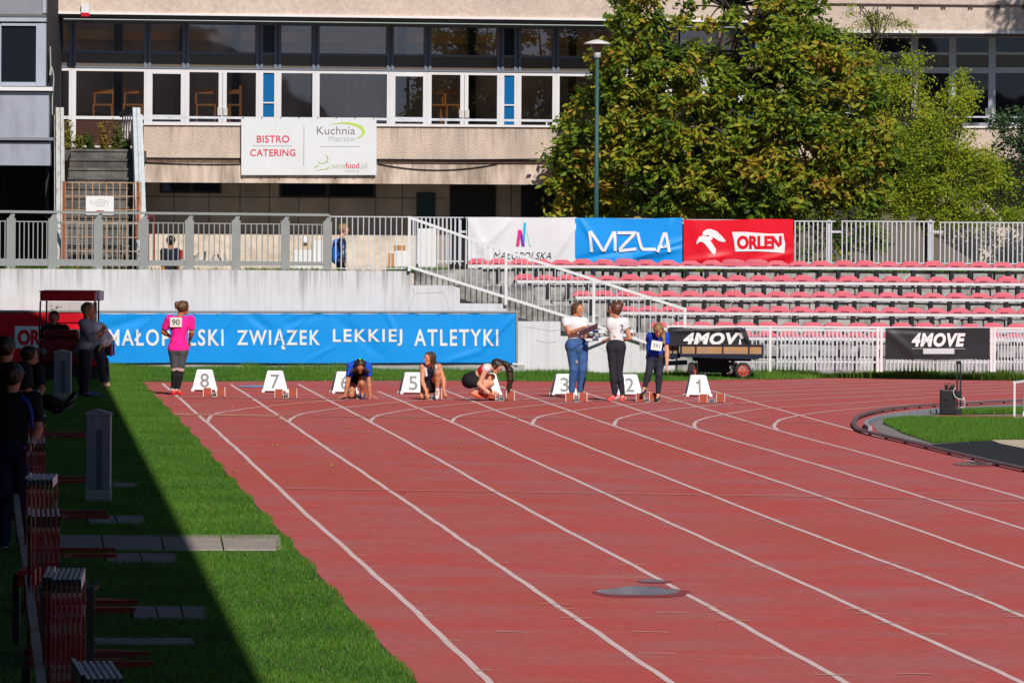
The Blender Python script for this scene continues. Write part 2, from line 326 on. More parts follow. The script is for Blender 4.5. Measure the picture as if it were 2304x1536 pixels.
sheet('rubber_mat', [(2094,1001.5),(2183,995),(2231,993),(2304,1003),(2700,1060),(2700,1140),(2420,1080),(2304,1053),(2180,1023)], .0135, mat('black rubber mat', (.018, .018, .02), .85, var=.3, vscale=20))
sheet('sandpit', [(2231,992.5),(2304,991.5),(2700,1031),(2700,1056),(2304,1011),(2250,1000)], .019, mat('sand', (.55, .45, .33), .95, var=.15, vscale=5))
gk = MB()
GW = [(1958,971),(1949,964),(1955,955),(1990,944.5),(2038,937.5),(2110,929),(2150,925.5)]
gp = spl([np.array(G(*p)) for p in GW], 6)
for i in range(len(gp)-1):
    a, b = gp[i], gp[i+1]; gk.bar((a[0], a[1], gz(a[0])+.04), (b[0], b[1], gz(b[0])+.04), .06, .085)
gkt = gk.build('gutter_edging', mat('grey blue concrete edging', (.30, .31, .34), .8, var=.3, vscale=7)); tag(gkt, 'low grey concrete edging inside the curved brown kerb rail', 'edging')
# concrete slabs in the lawn
slab_m = mat('paving slab', (.34, .29, .26), .85, var=.15, vscale=4)
PAV = [(100,637,1207,1239,4),(240,402,1248,1268,2),(300,470,1368,1393,3),(215,440,1440,1451,1),(200,312,1088,1097,2),(200,330,1163,1180,2)]
def in_pav(x, y):
    r = np.zeros(len(x), bool)
    for a, b, c, d, n in PAV:
        p, q, s, t = G(a, d), G(b, d), G(a, c), G(b, c); k = (y-p.y)/(s.y-p.y)
        r |= (k > .03) & (k < .97) & (x > p.x+(s.x-p.x)*k-.03) & (x < q.x+(t.x-q.x)*k-.04)
    return r
mb = MB()
for a, b, c, d, n in PAV:
    for i in range(n):
        x0 = a+(b-a)*i/n+2; x1 = a+(b-a)*(i+1)/n-2; q = [G(x0, d), G(x1, d), G(x1-7, c), G(x0-7, c)]
        mb.add([(p.x, p.y, gz(p.x)+.02) for p in q]+[(p.x, p.y, gz(p.x)-.02) for p in q], [(0,1,2,3),(4,5,1,0),(5,6,2,1),(7,4,0,3)])
struct(mb.build('path', slab_m))
# grass blades
grass_m = leafmat('grass blades', [(0, (.040, .125, .012)), (.35, (.078, .21, .020)), (.7, (.15, .30, .034)), (.93, (.30, .36, .06)), (1, (.32, .27, .10))], .3)
def blades(name, x, y, h, wd, lean=.5, tone=None):
    n = len(x); z = -FALL*x+.003; a = rng.uniform(0, 2*np.pi, n); ln = rng.uniform(0, lean, n)*h; b = rng.uniform(0, 2*np.pi, n)
    v = np.zeros((n, 3, 3)); v[:, 0] = np.c_[x-np.cos(a)*wd/2, y-np.sin(a)*wd/2, z]; v[:, 1] = np.c_[x+np.cos(a)*wd/2, y+np.sin(a)*wd/2, z]; v[:, 2] = np.c_[x+np.cos(b)*ln, y+np.sin(b)*ln, z+h]
    o = mk(name, v.reshape(-1, 3), np.arange(3*n).reshape(n, 3), grass_m); at = o.data.attributes.new('tone', 'FLOAT', 'POINT')
    t = tone if tone is not None else np.clip(rng.beta(2, 2.6, n), 0, 1); at.data.foreach_set('value', np.repeat(t, 3).astype(np.float32)); return struct(o, 'stuff')
def patch(x, y, s=1.): return np.sin(x*1.9*s+np.sin(y*.9*s)*2)*np.sin(y*.7*s+np.sin(x*1.3*s)*1.7)
ey = np.array([p[1] for p in lw])[::-1]; ex = np.array([p[0] for p in lw])[::-1]
n = 520000; y = rng.uniform(44, 141.3, n); d = np.abs(rng.normal(0, 1.9, n)); x = np.interp(y, ey, ex)+.012*np.sin(y*13)*np.sin(y*3.1)+.03*np.sin(y*1.3)-d
k = ~in_pav(x, y) & (x > -1200/16000*y) & ~((y > 134) & (x > -6.9)); x = x[k]; y = y[k]; p = patch(x, y)
t = np.clip(rng.normal(.42+.12*p, .17, len(x)), 0, .97); t[rng.random(len(x)) < .006] = 1
blades('grass', x, y, rng.uniform(.018, .042, len(x))*(1+.3*p), rng.uniform(.005, .009, len(x)), .8, t)
fx = np.array([p.x for p in farw])[::-1]; fy = np.array([p.y for p in farw])[::-1]
n = 150000; x = rng.uniform(-10.6, 10.6, n); y0 = np.interp(x, fx, fy); y0[x < -6.9] = 134; y = y0+(141.9-y0)*rng.random(n)**.8+.1*patch(x*3, x); p = patch(x*1.5, y); dd = (y-y0)/(142-y0)
h = rng.uniform(.03, .07, n)+np.clip(dd-.2, 0, 1)*rng.uniform(0, .17, n)*(1+.5*p)*(1+.6*np.sin(x*2.1)*np.sin(x*.7)); h[rng.random(n) < .012] *= 1.9; t = np.clip(rng.normal(.42, .2, n)+.12*p, 0, .97)
rr = x > 5; h[rr] = np.where(y[rr] < 138, rng.uniform(.03, .07, rr.sum()), h[rr]*1.25); t[rr & (y > 138)] += .16
lowr = (x > -1.5) & (x < 4.5); h[lowr] *= .62; h[x < -5.3] *= .5; h[(x > -5.3) & (x < -1.5)] *= .8
blades('verge_grass', x, y, np.clip(h, .025, .5), rng.uniform(.008, .016, n), .6, np.clip(t, 0, 1))
q = [G(1996, 949), G(2700, 949), G(2700, 1030), G(2304, 991), G(2100, 999), G(2000, 958)]
n = 70000; px_ = rng.uniform(1990, 2420, n); top = np.interp(px_, [1990, 2040, 2304, 2420], [952, 943.5, 946, 947]); bot = np.interp(px_, [1990, 2030, 2100, 2240, 2304, 2420], [955, 975, 999, 992, 991, 1001]); py_ = top+(bot-top)*rng.random(n)
g = np.array([G(a, b) for a, b in zip(px_, py_)]); blades('infield_grass', g[:, 0], g[:, 1], rng.uniform(.05, .10, n), rng.uniform(.007, .012, n), .6, np.clip(rng.normal(.5, .17, n), 0, .95))
n = 14000; px_ = rng.uniform(2155, 2420, n); py_ = rng.uniform(0, 1, n)*np.interp(px_, [2155, 2304, 2420], [3, 6.5, 8])+np.interp(px_, [2155, 2304, 2420], [931, 926, 923])
g = np.array([G(a, b) for a, b in zip(px_, py_)]); blades('infield_grass', g[:, 0], g[:, 1], rng.uniform(.06, .12, n), rng.uniform(.007, .012, n), .6, np.clip(rng.normal(.5, .17, n), 0, .95))
# fallen leaves on the track
ylw = mat('yellow leaf', (.45, .28, .03), .7)
for i, (lx, ly) in enumerate([(620,1004),(508,1074),(530,1066),(746,1050),(905,1112),(1033,996),(640,946),(523,922),(780,963)]):
    g_ = G(lx, ly); mb = MB(); a = random.random()*6; r = .05
    pts = [(math.cos(a+t)*r*s, math.sin(a+t)*r*s*.9, .012+.02*z) for t, s, z in ((0, 1.2, 1.2), (.8, .75, .2), (1.7, .8, .6), (3.1, 1, .1), (4.3, .8, .9), (5.4, .7, .3))]
    mb.add([(g_.x+p[0], g_.y+p[1], g_.z+p[2]) for p in pts], [tuple(range(6))])
    tag(mb.build('fallen_leaf', ylw), 'small yellow fallen leaf lying on the red track', 'leaf', 'fallen leaves on the track')
# ------------------------------------------------------------------ retaining wall, stair walls, terrace
def stained(name, col, stain, amt=.5, sc=(5, 1, .35), base=.5):     # vertical dirt streaks and blotches
    m = mat(name, col, .85, var=.06, vscale=2, col2=stain, f2=amt, s2=1.0, bump=.2, bscale=40, stretch2=sc); return m
wall_m = stained('stained white concrete', (.68, .67, .69), (.53, .51, .50), .62, (9, 1, .10))
grime_m = mat('grimy concrete', (.40, .38, .36), .9, var=.3, vscale=4, col2=(.12, .11, .10), f2=.5, s2=2.2, bump=.4, bscale=30)
YW = 142.0
def zt(px, py, Y): return W(px, py, Y).z
def drip(o, z, col=(.12, .11, .10), depth=.35):                    # dark weather drips that hang from a wall's top edge at height z
    m = o.data.materials[0].copy(); o.data.materials[0] = m; n = m.node_tree; L = n.links; b = n.nodes['Principled BSDF']; src = b.inputs['Base Color'].links[0].from_socket
    tc = [x for x in n.nodes if x.type == 'TEX_COORD'][0]; sp = n.nodes.new('ShaderNodeSeparateXYZ'); ge = n.nodes.new('ShaderNodeNewGeometry'); L.new(ge.outputs['Position'], sp.inputs[0])
    mp = n.nodes.new('ShaderNodeMapping'); mp.inputs['Scale'].default_value = (2.4, .05, .05); L.new(ge.outputs['Position'], mp.inputs[0])
    t = n.nodes.new('ShaderNodeTexNoise'); t.inputs['Scale'].default_value = 3.2; t.inputs['Detail'].default_value = 9; t.inputs['Roughness'].default_value = .82; L.new(mp.outputs[0], t.inputs[0])
    r = n.nodes.new('ShaderNodeMapRange'); r.inputs[1].default_value = .46; r.inputs[2].default_value = .72; r.inputs[3].default_value = 0; r.inputs[4].default_value = depth*3.0; L.new(t.outputs[0], r.inputs[0])
    d = n.nodes.new('ShaderNodeMath'); d.operation = 'SUBTRACT'; d.inputs[0].default_value = z+.01; L.new(sp.outputs['Z'], d.inputs[1])
    q = n.nodes.new('ShaderNodeMath'); q.operation = 'SUBTRACT'; L.new(r.outputs[0], q.inputs[0]); L.new(d.outputs[0], q.inputs[1])
    k = n.nodes.new('ShaderNodeMapRange'); k.inputs[1].default_value = -.02; k.inputs[2].default_value = depth*1.3; k.inputs[4].default_value = .6; L.new(q.outputs[0], k.inputs[0])
    mx = n.nodes.new('ShaderNodeMix'); mx.data_type = 'RGBA'; L.new(k.outputs[0], mx.inputs[0]); L.new(src, mx.inputs[6]); mx.inputs[7].default_value = (*col, 1); L.new(mx.outputs[2], b.inputs['Base Color'])
def wx(px, Y, py=600): return W(px, py, Y).x
zw = zt(500, 607.5, YW)
mb = MB(); mb.box((-24, YW, -.6), (wx(925, YW), YW+.35, zw))
for a, b, t in ((925, 1035, 642), (1035, 1140, 683), (1140, 1262, 723), (1262, 1440, 757), (1440, 1520, 789)):
    mb.box((wx(a, YW), YW, -.6), (wx(b, YW), YW+.35, zt((a+b)/2, t, YW)))
rw = mb.build('retaining_wall', wall_m); tag(rw, 'long white concrete retaining wall with dark drips, stepping down beside the stair', 'wall'); drip(rw, zw, (.22, .21, .20), .5)
ck = MB()                                                          # cracks in the render, thin dark grooves set 2 mm proud
def crack(pts, wd=.7):
    for a, b in zip(pts[:-1], pts[1:]): ck.bar(W(a[0], a[1], YW-.002), W(b[0], b[1], YW-.002), wd/112, .004, up=(0, 1, 0))
crack([(918, 700), (928, 678), (933, 662), (929, 648)]); crack([(933, 660), (965, 659), (998, 657), (1004, 670), (1008, 690), (1012, 700)]); crack([(1178, 735), (1205, 738), (1240, 745), (1262, 741)]); crack([(1205, 765), (1230, 771), (1255, 768)]); crack([(1340, 775), (1362, 790), (1380, 794)])
ck.build('crack', mat('crack shadow grey', (.34, .32, .30), .95), rw)
mb = MB(); mb.bpx(-260, 817, 1180, 900, YW-.32, .318); pl = mb.build('wall_plinth', mat('grey plinth concrete', (.42, .41, .40), .9, var=.15, vscale=3, col2=(.32, .31, .29), s2=2), None); tag(pl, 'low grey concrete plinth running along the foot of the white wall under the blue banner', 'plinth')
# inner stair blocks behind the white stepped wall: the stair rises to the left
mb = MB()
for a, b, t in ((931, 1085, 607), (1085, 1200, 645), (1200, 1310, 690), (1310, 1420, 735), (1420, 1520, 770)):
    mb.box((wx(a, YW+.5)+.003, YW+.352, -.5), (wx(b, YW+.5), YW+1.9, zt(b, t, YW+.5)))
for i in range(16):
    x0 = wx(935+i*36.5, YW+1); zz = zt(935, 612, YW+1)-i*.112-.1
    mb.box((x0, YW+1.902+.04*(16-i), -.5+.004*i), (wx(935+(i+1)*36.5, YW+1)-.001, YW+2.9, max(zz, .1)))
st = mb.build('stair', grime_m); tag(st, 'grimy concrete stair stepping down to the right behind the white wall', 'stair')
terr_m = mat('terrace ground', (.30, .27, .23), .95, var=.3, vscale=2)
struct(mk('terrace', [(-40, YW+.35, 1.45), (wx(1050, 148), YW+.35, 1.45), (wx(1050, 148), 190, 1.45), (-40, 190, 1.45)], [(0,1,2,3)], terr_m))
struct(mk('terrace', [(wx(1050, 148), 148.3, 1.98), (60, 148.3, 1.98), (60, 190, 1.98), (wx(1050, 148), 190, 1.98)], [(0,1,2,3)], terr_m))
n = 5000; x = rng.uniform(-10.6, -2.1, n); kk = rng.random(n) < .12+.6*(np.sin(x*1.3+1) > .35); x = x[kk]; y = rng.uniform(YW+.03, YW+.33, len(x))
def tufts(name, x, y, z, h, wd, tone):
    o = blades(name, x, y, h, wd, .7, tone); v = np.zeros(len(o.data.vertices)*3, np.float32); o.data.vertices.foreach_get('co', v); v = v.reshape(-1, 3); v[:, 2] += np.repeat(z+FALL*x, 3).astype(np.float32); o.data.vertices.foreach_set('co', v.ravel()); o.data.update(); return o
tufts('wall_top_grass', x, y, np.full(len(x), zw), rng.uniform(.02, .09, len(x)), .012, rng.uniform(.2, .95, len(x)))
n = 2500; x = rng.uniform(wx(870, YW), wx(1010, YW), n); tufts('wall_top_grass', x, rng.uniform(YW+.36, YW+1.5, n), np.full(n, zw-.05), rng.uniform(.05, .16, n), .014, rng.uniform(.2, .7, n))
n = 9000; x = rng.uniform(wx(1050, 148.5), 12, n); tufts('wall_top_grass', x, rng.uniform(148.1, 148.9, n), np.full(n, 1.98), rng.uniform(.03, .2, n)*(.4+.6*(np.sin(x*2.2) > 0)), .02, rng.uniform(.1, .7, n))
# ------------------------------------------------------------------ grey terrace railing on the wall
YR = YW+.1
rl = thing('terrace_railing', 'grey steel terrace railing of flat posts and thin bars on top of the white wall', 'railing', tuple(W(118, 607, YR)))
POSTS = [-78, 24.7, 118.5, 221, 324, 426, 531, 641.6, 736.6]
def ry(px): return 474+px*.0105                                    # top rail pixel height
a = W(-120, ry(-120)+2, YR); b = W(741, ry(741)+2, YR); MB().bar(a, b, .09, .05).build('top_rail', grey_metal, rl)
for p in POSTS:
    mb = MB(); mb.bpx(p-10, ry(p)+16.5, p+10, 607, YR-.03, .06); zz = zt(p, ry(p)+17, YR)
    c = W(p, ry(p)+17, YR); mb.prism([(c.x-.06, zz), (c.x+.06, zz), (c.x+.09, zz+.125), (c.x+.03, zz+.125)], 1, YR-.02, YR+.025); mb.build('post', grey_metal, rl)
for p, q in zip(POSTS[:-1], POSTS[1:]):
    mb = MB(); mb.bpx(p+10, ry(p)+108, q-10, 598, YR-.015, .035); mb.build('kick_board', grey_metal, rl)
    mb = MB(); n = 7; mb.bpx(p+10, ry(p)+23, q-10, ry(p)+25.5, YR-.012, .024)
    for i in range(1, n+1):
        x = p+10+(q-p-20)*(i-.1)/(n+.2); mb.bpx(x-1.2, ry(p)+25.5, x+1.2, ry(p)+108, YR-.012, .024)
    mb.build('baluster', grey_metal, rl)
# white bar fence between grey railing and stair railing
fn = thing('bar_fence', 'white thin-bar fence panel on the wall between the grey railing and the stair', 'fence', tuple(W(830, 607, YR)))
mb = MB(); mb.bpx(742, 486.5, 918, 489, YR, .03); mb.bpx(742, 603, 914, 605, YR, .02)
for i in range(13):
    x = 755.6+12.4*i; mb.bpx(x-1.1, 489, x+1.1, 606, YR+.003, .022)
mb.build('panel', dirty_white, fn)
# stair railing descending to the right
sr_ = thing('stair_railing', 'white sloping stair railing descending to the right in front of the red seats', 'railing', tuple(W(1138, 690, YW-.1)))
YS = YW-.06
top = [(920, 489), (1138, 565), (1336, 629), (1543, 696)]; low = [(918, 599), (1136, 668), (1336, 731), (1543, 800)]
for tt, nm, wd in ((top, 'handrail', .05), (low, 'bottom_rail', .05)):
    mb = MB()
    for p, q in zip(tt[:-1], tt[1:]): mb.bar(W(*p, YS), W(*q, YS), wd, wd*1.1)
    mb.build(nm, white, sr_)
for p, y0, y1 in ((921, 487, 610), (1138.5, 565, 686), (1336, 629, 760), (1541, 694, 790)):
    mb = MB(); mb.bpx(p-3.2, y0, p+3.2, y1, YS-.035, .07); mb.build('post', white, sr_)
mb = MB()
def lerp_y(l, x):
    for p, q in zip(l[:-1], l[1:]):
        if p[0] <= x <= q[0]+.01: return p[1]+(q[1]-p[1])*(x-p[0])/(q[0]-p[0])
    return l[-1][1]
for i in range(48):
    x = 934+12.6*i
    if min(abs(x-1138.5), abs(x-1336), abs(x-1541)) > 5: mb.bpx(x-.95, lerp_y(top, x), x+.95, lerp_y(low, x), YS-.01, .02)
mb.build('baluster', dirty_white, sr_)
# fence along the top of the stand, three banners hang on it
YF = 148.6
tf = thing('bar_fence', 'long pale bar fence along the top of the seating stand under the trees', 'fence', tuple(W(1900, 597, YF)))
def fpanel(x0, x1, xs, y0, wd, nm='panel'):
    mb = MB(); mb.bpx(x0, y0, x1, y0+2.5, YF, .03); mb.bpx(x0, 590+(y0-496)*.5, x1, 593+(y0-496)*.5, YF+.005, .02)
    for x in xs: mb.bpx(x-wd/2, y0+2.5, x+wd/2, 594, YF+.003, .025)
    return mb.build(nm, dirty_white, tf)
fpanel(927, 1043, [930+9.4*i for i in range(12)], 488, 3.6)
fpanel(1046, 1300, [1050+10.2*i for i in range(25)], 489, 2.6); fpanel(1302, 1540, [1306+10.2*i for i in range(23)], 491, 2.6); fpanel(1543, 1784, [1547+10.2*i for i in range(24)], 494, 2.6)
fpanel(1787, 1880, [1789+10.2*i for i in range(9)], 496.5, 2.8); fpanel(1893, 2104, [1895+10.2*i for i in range(21)], 497, 2.8); fpanel(2113, 2330, [2116+10.2*i for i in range(22)], 499.5, 2.8); fpanel(2335, 2560, [2338+10.2*i for i in range(22)], 502, 2.8)
for p in (1035, 1293, 1538, 1866, 2094, 2325): mb = MB(); mb.bpx(p-3, 495, p+3, 598, YF+.04, .06); mb.bpx(p, 519, p+28, 524, YF+.035, .03); mb.build('post', dirty_white, tf)
# ------------------------------------------------------------------ tiered seating
seat_m = mat('faded red plastic', (.70, .135, .185), .45, var=.12, vscale=1.5, col2=(.64, .18, .22), s2=1.2); slot_m = mat('dark red recess', (.36, .04, .07), .6)
beam_m = mat('white steel beam', (.70, .69, .70), .5, var=.08, vscale=3); brk_m = mat('dark bracket steel', (.02, .02, .022), .6)
ROWS = [(1057, 597.5, 602, 147.6, 'topmost'), (1161, 632.5, 636, 146.8, 'second from top'), (1293, 668.5, 671.5, 146.0, 'third from top'), (1394, 703, 705, 145.2, 'fourth from top'), (1466, 738, 740.5, 144.4, 'fifth from top'), (1560, 759, 761, 143.6, 'lowest')]
def seat_mesh():
    mb = MB()                                                      # pan with rolled front lip and a low trapezoid back
    mb.prism([(-.235, .005), (.235, .005), (.235, .04), (.19, .052), (.12, .06), (-.19, .06), (-.235, .04)], 1, -.02, .36)
    prof = [(-.225, .055), (.225, .055), (.175, .075), (.105, .122), (.07, .130), (-.10, .130), (-.135, .124), (-.2, .08)]
    n = len(prof); o = len(mb.v)
    for yy, k in ((.17, .9), (.22, 1), (.36, 1.0), (.40, .9)):
        for p in prof: mb.v.append((p[0]*(1 if k == 1 else .97), yy, .055+(p[1]-.055)*k))
    for j in range(3):
        for i in range(n): mb.face((o+j*n+i, o+j*n+(i+1) % n, o+(j+1)*n+(i+1) % n, o+(j+1)*n+i))
    mb.face([o+i for i in range(n-1, -1, -1)]); mb.face([o+3*n+i for i in range(n)])
    return mb
sm = seat_mesh(); slm = MB().box((-.13, -.026, .015), (.03, -.018, .045))
seat_me = None
for ri, (x0, ya, yb, Y, nm) in enumerate(ROWS):
    yat = lambda px: ya+(yb-ya)*(px-x0)/(2304-x0)
    b0 = W(x0, ya, Y); bt = thing('bench', 'bench of faded red plastic seats on white beam, %s tier' % nm, 'bench', tuple(b0), 'tiers of red seats')
    zc = W(1700, yat(1700)+2.5, Y).z; x1 = W(2420, yat(2420), Y).x
    mb = MB(); mb.box((b0.x+.02, Y-.02, zc-.028), (x1, Y+.04, zc+.028)); mb.box((b0.x+.02, Y+.3, zc-.03), (x1, Y+.35, zc+.02)); mb.build('beam', beam_m, bt)
    px = x0+20; k = 0
    while px < 2400:
        s = 46.6+(52.3-46.6)*(px-1057)/1250
        if ri == 5 and px < 1640: px += s; continue
        if seat_me is None:
            so = mk('seat', [(p[0], p[1], p[2]) for p in sm.v], sm.f, seat_m, None, False); bv = so.modifiers.new('b', 'BEVEL'); bv.width = .012; bv.segments = 2
            sl_o = mk('label_recess', slm.v, slm.f, slot_m, None); seat_me = (so, sl_o)
        o = seat_me[0].copy() if k or ri else seat_me[0]; l = seat_me[1].copy() if k or ri else seat_me[1]
        if k or ri: C.objects.link(o); C.objects.link(l)
        wp = W(px, yat(px), Y); o.parent = bt; o.location = Vector((wp.x, Y+random.uniform(-.01, .01), zc+.025))-b0; o.rotation_euler = (random.uniform(-.05, .03), random.uniform(-.03, .03), random.uniform(-.05, .05)); o.scale = (1, 1, random.uniform(.92, 1.06)); l.parent = o
        if ri == 0 and k in (7, 12, 13): o.rotation_euler.x = .25; o.scale = (1, 1, .45)
        k += 1; px += s
    px = x0+24+ri*7; k = 0
    while px < 2400:
        w_ = W(px, 600, Y); mb = MB(); hgt = .30 if ri < 4 else .34
        mb.box((w_.x-.038, Y-.01, zc-hgt), (w_.x+.038, Y+.34, zc-.03))
        if k % 4 == 2: mb.prism([(w_.x-.07, zc-hgt), (w_.x-.05, zc-hgt), (w_.x+.02, zc-.05), (w_.x, zc-.05)], 1, Y-.03, Y-.012)
        if not (ri == 5 and px < 1640): mb.build('bracket', brk_m, bt)
        px += 43 if ri % 2 else 41.5; k += 1
        if k % 3 == 0: px += 3
stand_m = mat('weathered stand concrete', (.46, .44, .42), .9, var=.25, vscale=7, col2=(.17, .16, .15), f2=.54, s2=2.6, bump=.4, bscale=25)
mb = MB(); zs = []
for ri, (x0, ya, yb, Y, nm) in enumerate(ROWS):
    z = W(1700, (ya+yb)/2, Y).z; zr = z-.055; xa = W(max(x0-95, 1050), ya, Y).x; zr2 = z-.145
    x = xa; zf = z-.42
    mb.box((xa, Y+.13, -.4), (26, Y+.93, zf+.10))                  # tread block
    while x < 24:                                                   # riser course of separate weathered blocks
        l = random.uniform(.36, .46); mb.box((x+.02, Y+.06+random.uniform(0, .03), zf), (x+l-.03, Y+.5, zr2+.05+random.uniform(-.015, .01))); x += l
    if ri: mb.box((wx(x0-190, Y), Y+.12, -.4), (xa-.003, Y+.9, z-.10)); mb.box((wx(x0-92, Y), Y+.10, -.4), (wx(x0-6, Y), Y+.6, z-.16))
    zs.append(zf)
sg = mb.build('seating_stand', stand_m, None, bevel=.015); tag(sg, 'weathered stepped concrete stand carrying the tiers of red seats', 'stand')
mb = MB()
for i in range(60):
    x = wx(1300, 143.4)+i*.4+random.uniform(0, .03); mb.box((x, 143.45+random.uniform(0, .04), -.4), (x+.37, 143.6, .30+random.uniform(-.02, .02))); mb.box((x+.1, 143.5, .33), (x+.44, 143.62, .56+random.uniform(-.02, .02)))
fw = mb.build('block_wall', stand_m, None, bevel=.02); tag(fw, 'low wall of weathered concrete blocks behind the white picket fence', 'wall')
# ------------------------------------------------------------------ white picket fence at the foot of the stand
YP = 141.2
pf = thing('picket_fence', 'white metal picket fence between the grass verge and the seating stand', 'fence', tuple(G(1733, 846)))
def rail(px0, px1, y0, y1, nm='rail', Y=YP): mb = MB(); mb.bpx(px0, y0, px1, y1, Y, .04); return mb.build(nm, white, pf)
rail(1500, 2420, 734.5, 738.5, 'top_rail')
for x0, x1, sp, wd, y0, y1 in ((1746, 1972, 8.95, 3.5, 745, 832), (1992, 2228, 8.8, 3.4, 800, 834), (2236, 2420, 7.2, 2.9, 744, 832)):
    rail(x0, x1, 759, 762.5) if y0 < 790 else None; rail(x0, x1, 812, 815.5)
    mb = MB(); x = x0+3
    while x < x1: mb.bpx(x-wd/2, y0+random.uniform(-1, 1), x+wd/2, y1+random.uniform(-1, 1), YP-.035, .033); x += sp
    mb.build('picket', dirty_white, pf)
mb = MB(); x = 1660
while x < 1734: mb.bpx(x-1, 737, x+1, 832, YP-.02, .02); x += 8.4
mb.build('thin_bar', dirty_white, pf); rail(1655, 1735, 813, 815)
for p in (1733, 1975, 1983.5, 2231, 2238): mb = MB(); mb.bpx(p-3, 736, p+3, 836, YP-.04, .06); mb.build('post', white, pf)
# ------------------------------------------------------------------ canteen building behind the terrace
render_m = mat('beige pebbledash', (.64, .51, .43), .95, var=.14, vscale=9, col2=(.55, .44, .37), f2=.55, s2=.9, bump=.9, bscale=42)
pebble_m = stained('stained pebbledash', (.72, .57, .47), (.50, .40, .33), .56, (1.3, 1, .5)); pebble_m.node_tree.nodes['Bump'].inputs['Strength'].default_value = 1; pebble_m.node_tree.nodes['Bump'].inputs['Distance'].default_value = .032
slab_e = stained('stained slab edge', (.72, .57, .47), (.30, .23, .18), .53, (2.2, 1, .5))
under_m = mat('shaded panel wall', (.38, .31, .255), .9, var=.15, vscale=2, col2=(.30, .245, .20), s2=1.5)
lowrend = mat('pale rough render', (.68, .58, .48), .95, var=.15, vscale=5, col2=(.42, .36, .30), f2=.58, s2=1.6, bump=.3, bscale=30)
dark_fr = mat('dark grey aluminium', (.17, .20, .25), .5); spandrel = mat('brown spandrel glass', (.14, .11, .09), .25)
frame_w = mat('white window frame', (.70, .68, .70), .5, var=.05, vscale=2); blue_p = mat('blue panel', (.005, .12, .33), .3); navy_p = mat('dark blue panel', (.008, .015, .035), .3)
pane_m = glass('window glass', (.96, .94, .92), 1.7); pane_d = glass('dark window glass', (.14, .15, .17), 1.0)
flash_m = mat('pale metal flashing', (.80, .76, .74), .5, var=.05)
SLOPE = .25
def FY(px): return 155.5+SLOPE*(px-108)*155/F                      # distance of the glazed facade at a photo column
class Fac:                                                         # box builder on the slightly turned facade plane
    def __init__(s): s.mb = MB()
    def box(s, x0, y0, x1, y1, d0, d1, ref=700):                   # d0,d1: in front (negative) / behind the plane, metres
        vs = []
        z0 = W(ref, y1, FY(ref)).z; z1 = W(ref, y0, FY(ref)).z
        for px in (x0, x1):
            Y = FY(px); X = W(px, (y0+y1)/2, Y).x
            for d in (d0, d1): vs.append((X-d*SLOPE*0, Y+d))
        (a0, a1, b0, b1) = vs
        p = [(a0[0], a0[1]), (b0[0], b0[1]), (b1[0], b1[1]), (a1[0], a1[1])]
        s.mb.prism([(0, 0)]*0, 2, 0, 0) if False else s.mb.add([(q[0], q[1], z0) for q in p]+[(q[0], q[1], z1) for q in p], BF)
        return s
    def build(s, *a, **k): return s.mb.build(*a, **k)
bd = thing('building', 'long beige pebbledash canteen building with a window band above a terrace', 'building', (0, 156, 1.45))
f = Fac(); f.box(110, -500, 1702, 37.5, -1.32, .5); f.build('fascia', render_m, bd)
f = Fac(); f.box(104, 37.5, 1703, 42.5, -1.36, -.9); f.build('fascia_flashing', flash_m, bd)
f = Fac(); f.box(104, 42.5, 1712, 47, -1.3, .7); f.build('soffit', mat('dark soffit', (.10, .085, .09), .9), bd)  # stops short: added opening lets sky light fall into the room from above
f = Fac(); f.box(-60, 42, 1712, 600, 3.2, 3.4); f.build('room_back_wall', mat('brown room wall', (.70, .50, .34), .8, var=.3, vscale=.6, col2=(.40, .24, .14), f2=.5, s2=.35, stretch2=(1, 1, .15)), bd)
f = Fac(); f.box(-60, 282, 1712, 300, .2, 3.2); f.build('room_floor', mat('room floor', (.60, .48, .36), .5), bd)
f = Fac(); f.box(-60, 66, 1712, 88, 3.1, 3.19); f.build('room_frieze', mat('orange wood frieze', (.80, .42, .14), .6, var=.3, vscale=1), bd)  # sunlit wood band, its orange glow put into the colour
for i, px in enumerate((250, 400, 520, 700, 900, 1060, 1290)):
    f = Fac(); f.box(px-9, 47, px+9, 290, 2.6+.2*(i % 3), 2.9+.2*(i % 3)); f.build('column', mat('room column', (.30, .22, .15) if i % 2 else (.03, .028, .03), .7) if i > 1 else mat('dark room column', (.03, .028, .03), .7), bd)
BAYS = [(50,163,'w'), (163,332,'w'), (332,418,'s'), (418,584,'d'), (584,625,'b'), (625,711,'w'), (711,878.5,'w'), (878.5,963,'s'), (963,1126.5,'d'), (1126.5,1165,'b'), (1165,1251,'w'), (1251,1418,'w'), (1418,1503,'s'), (1503,1668,'d'), (1668,1708,'b')]
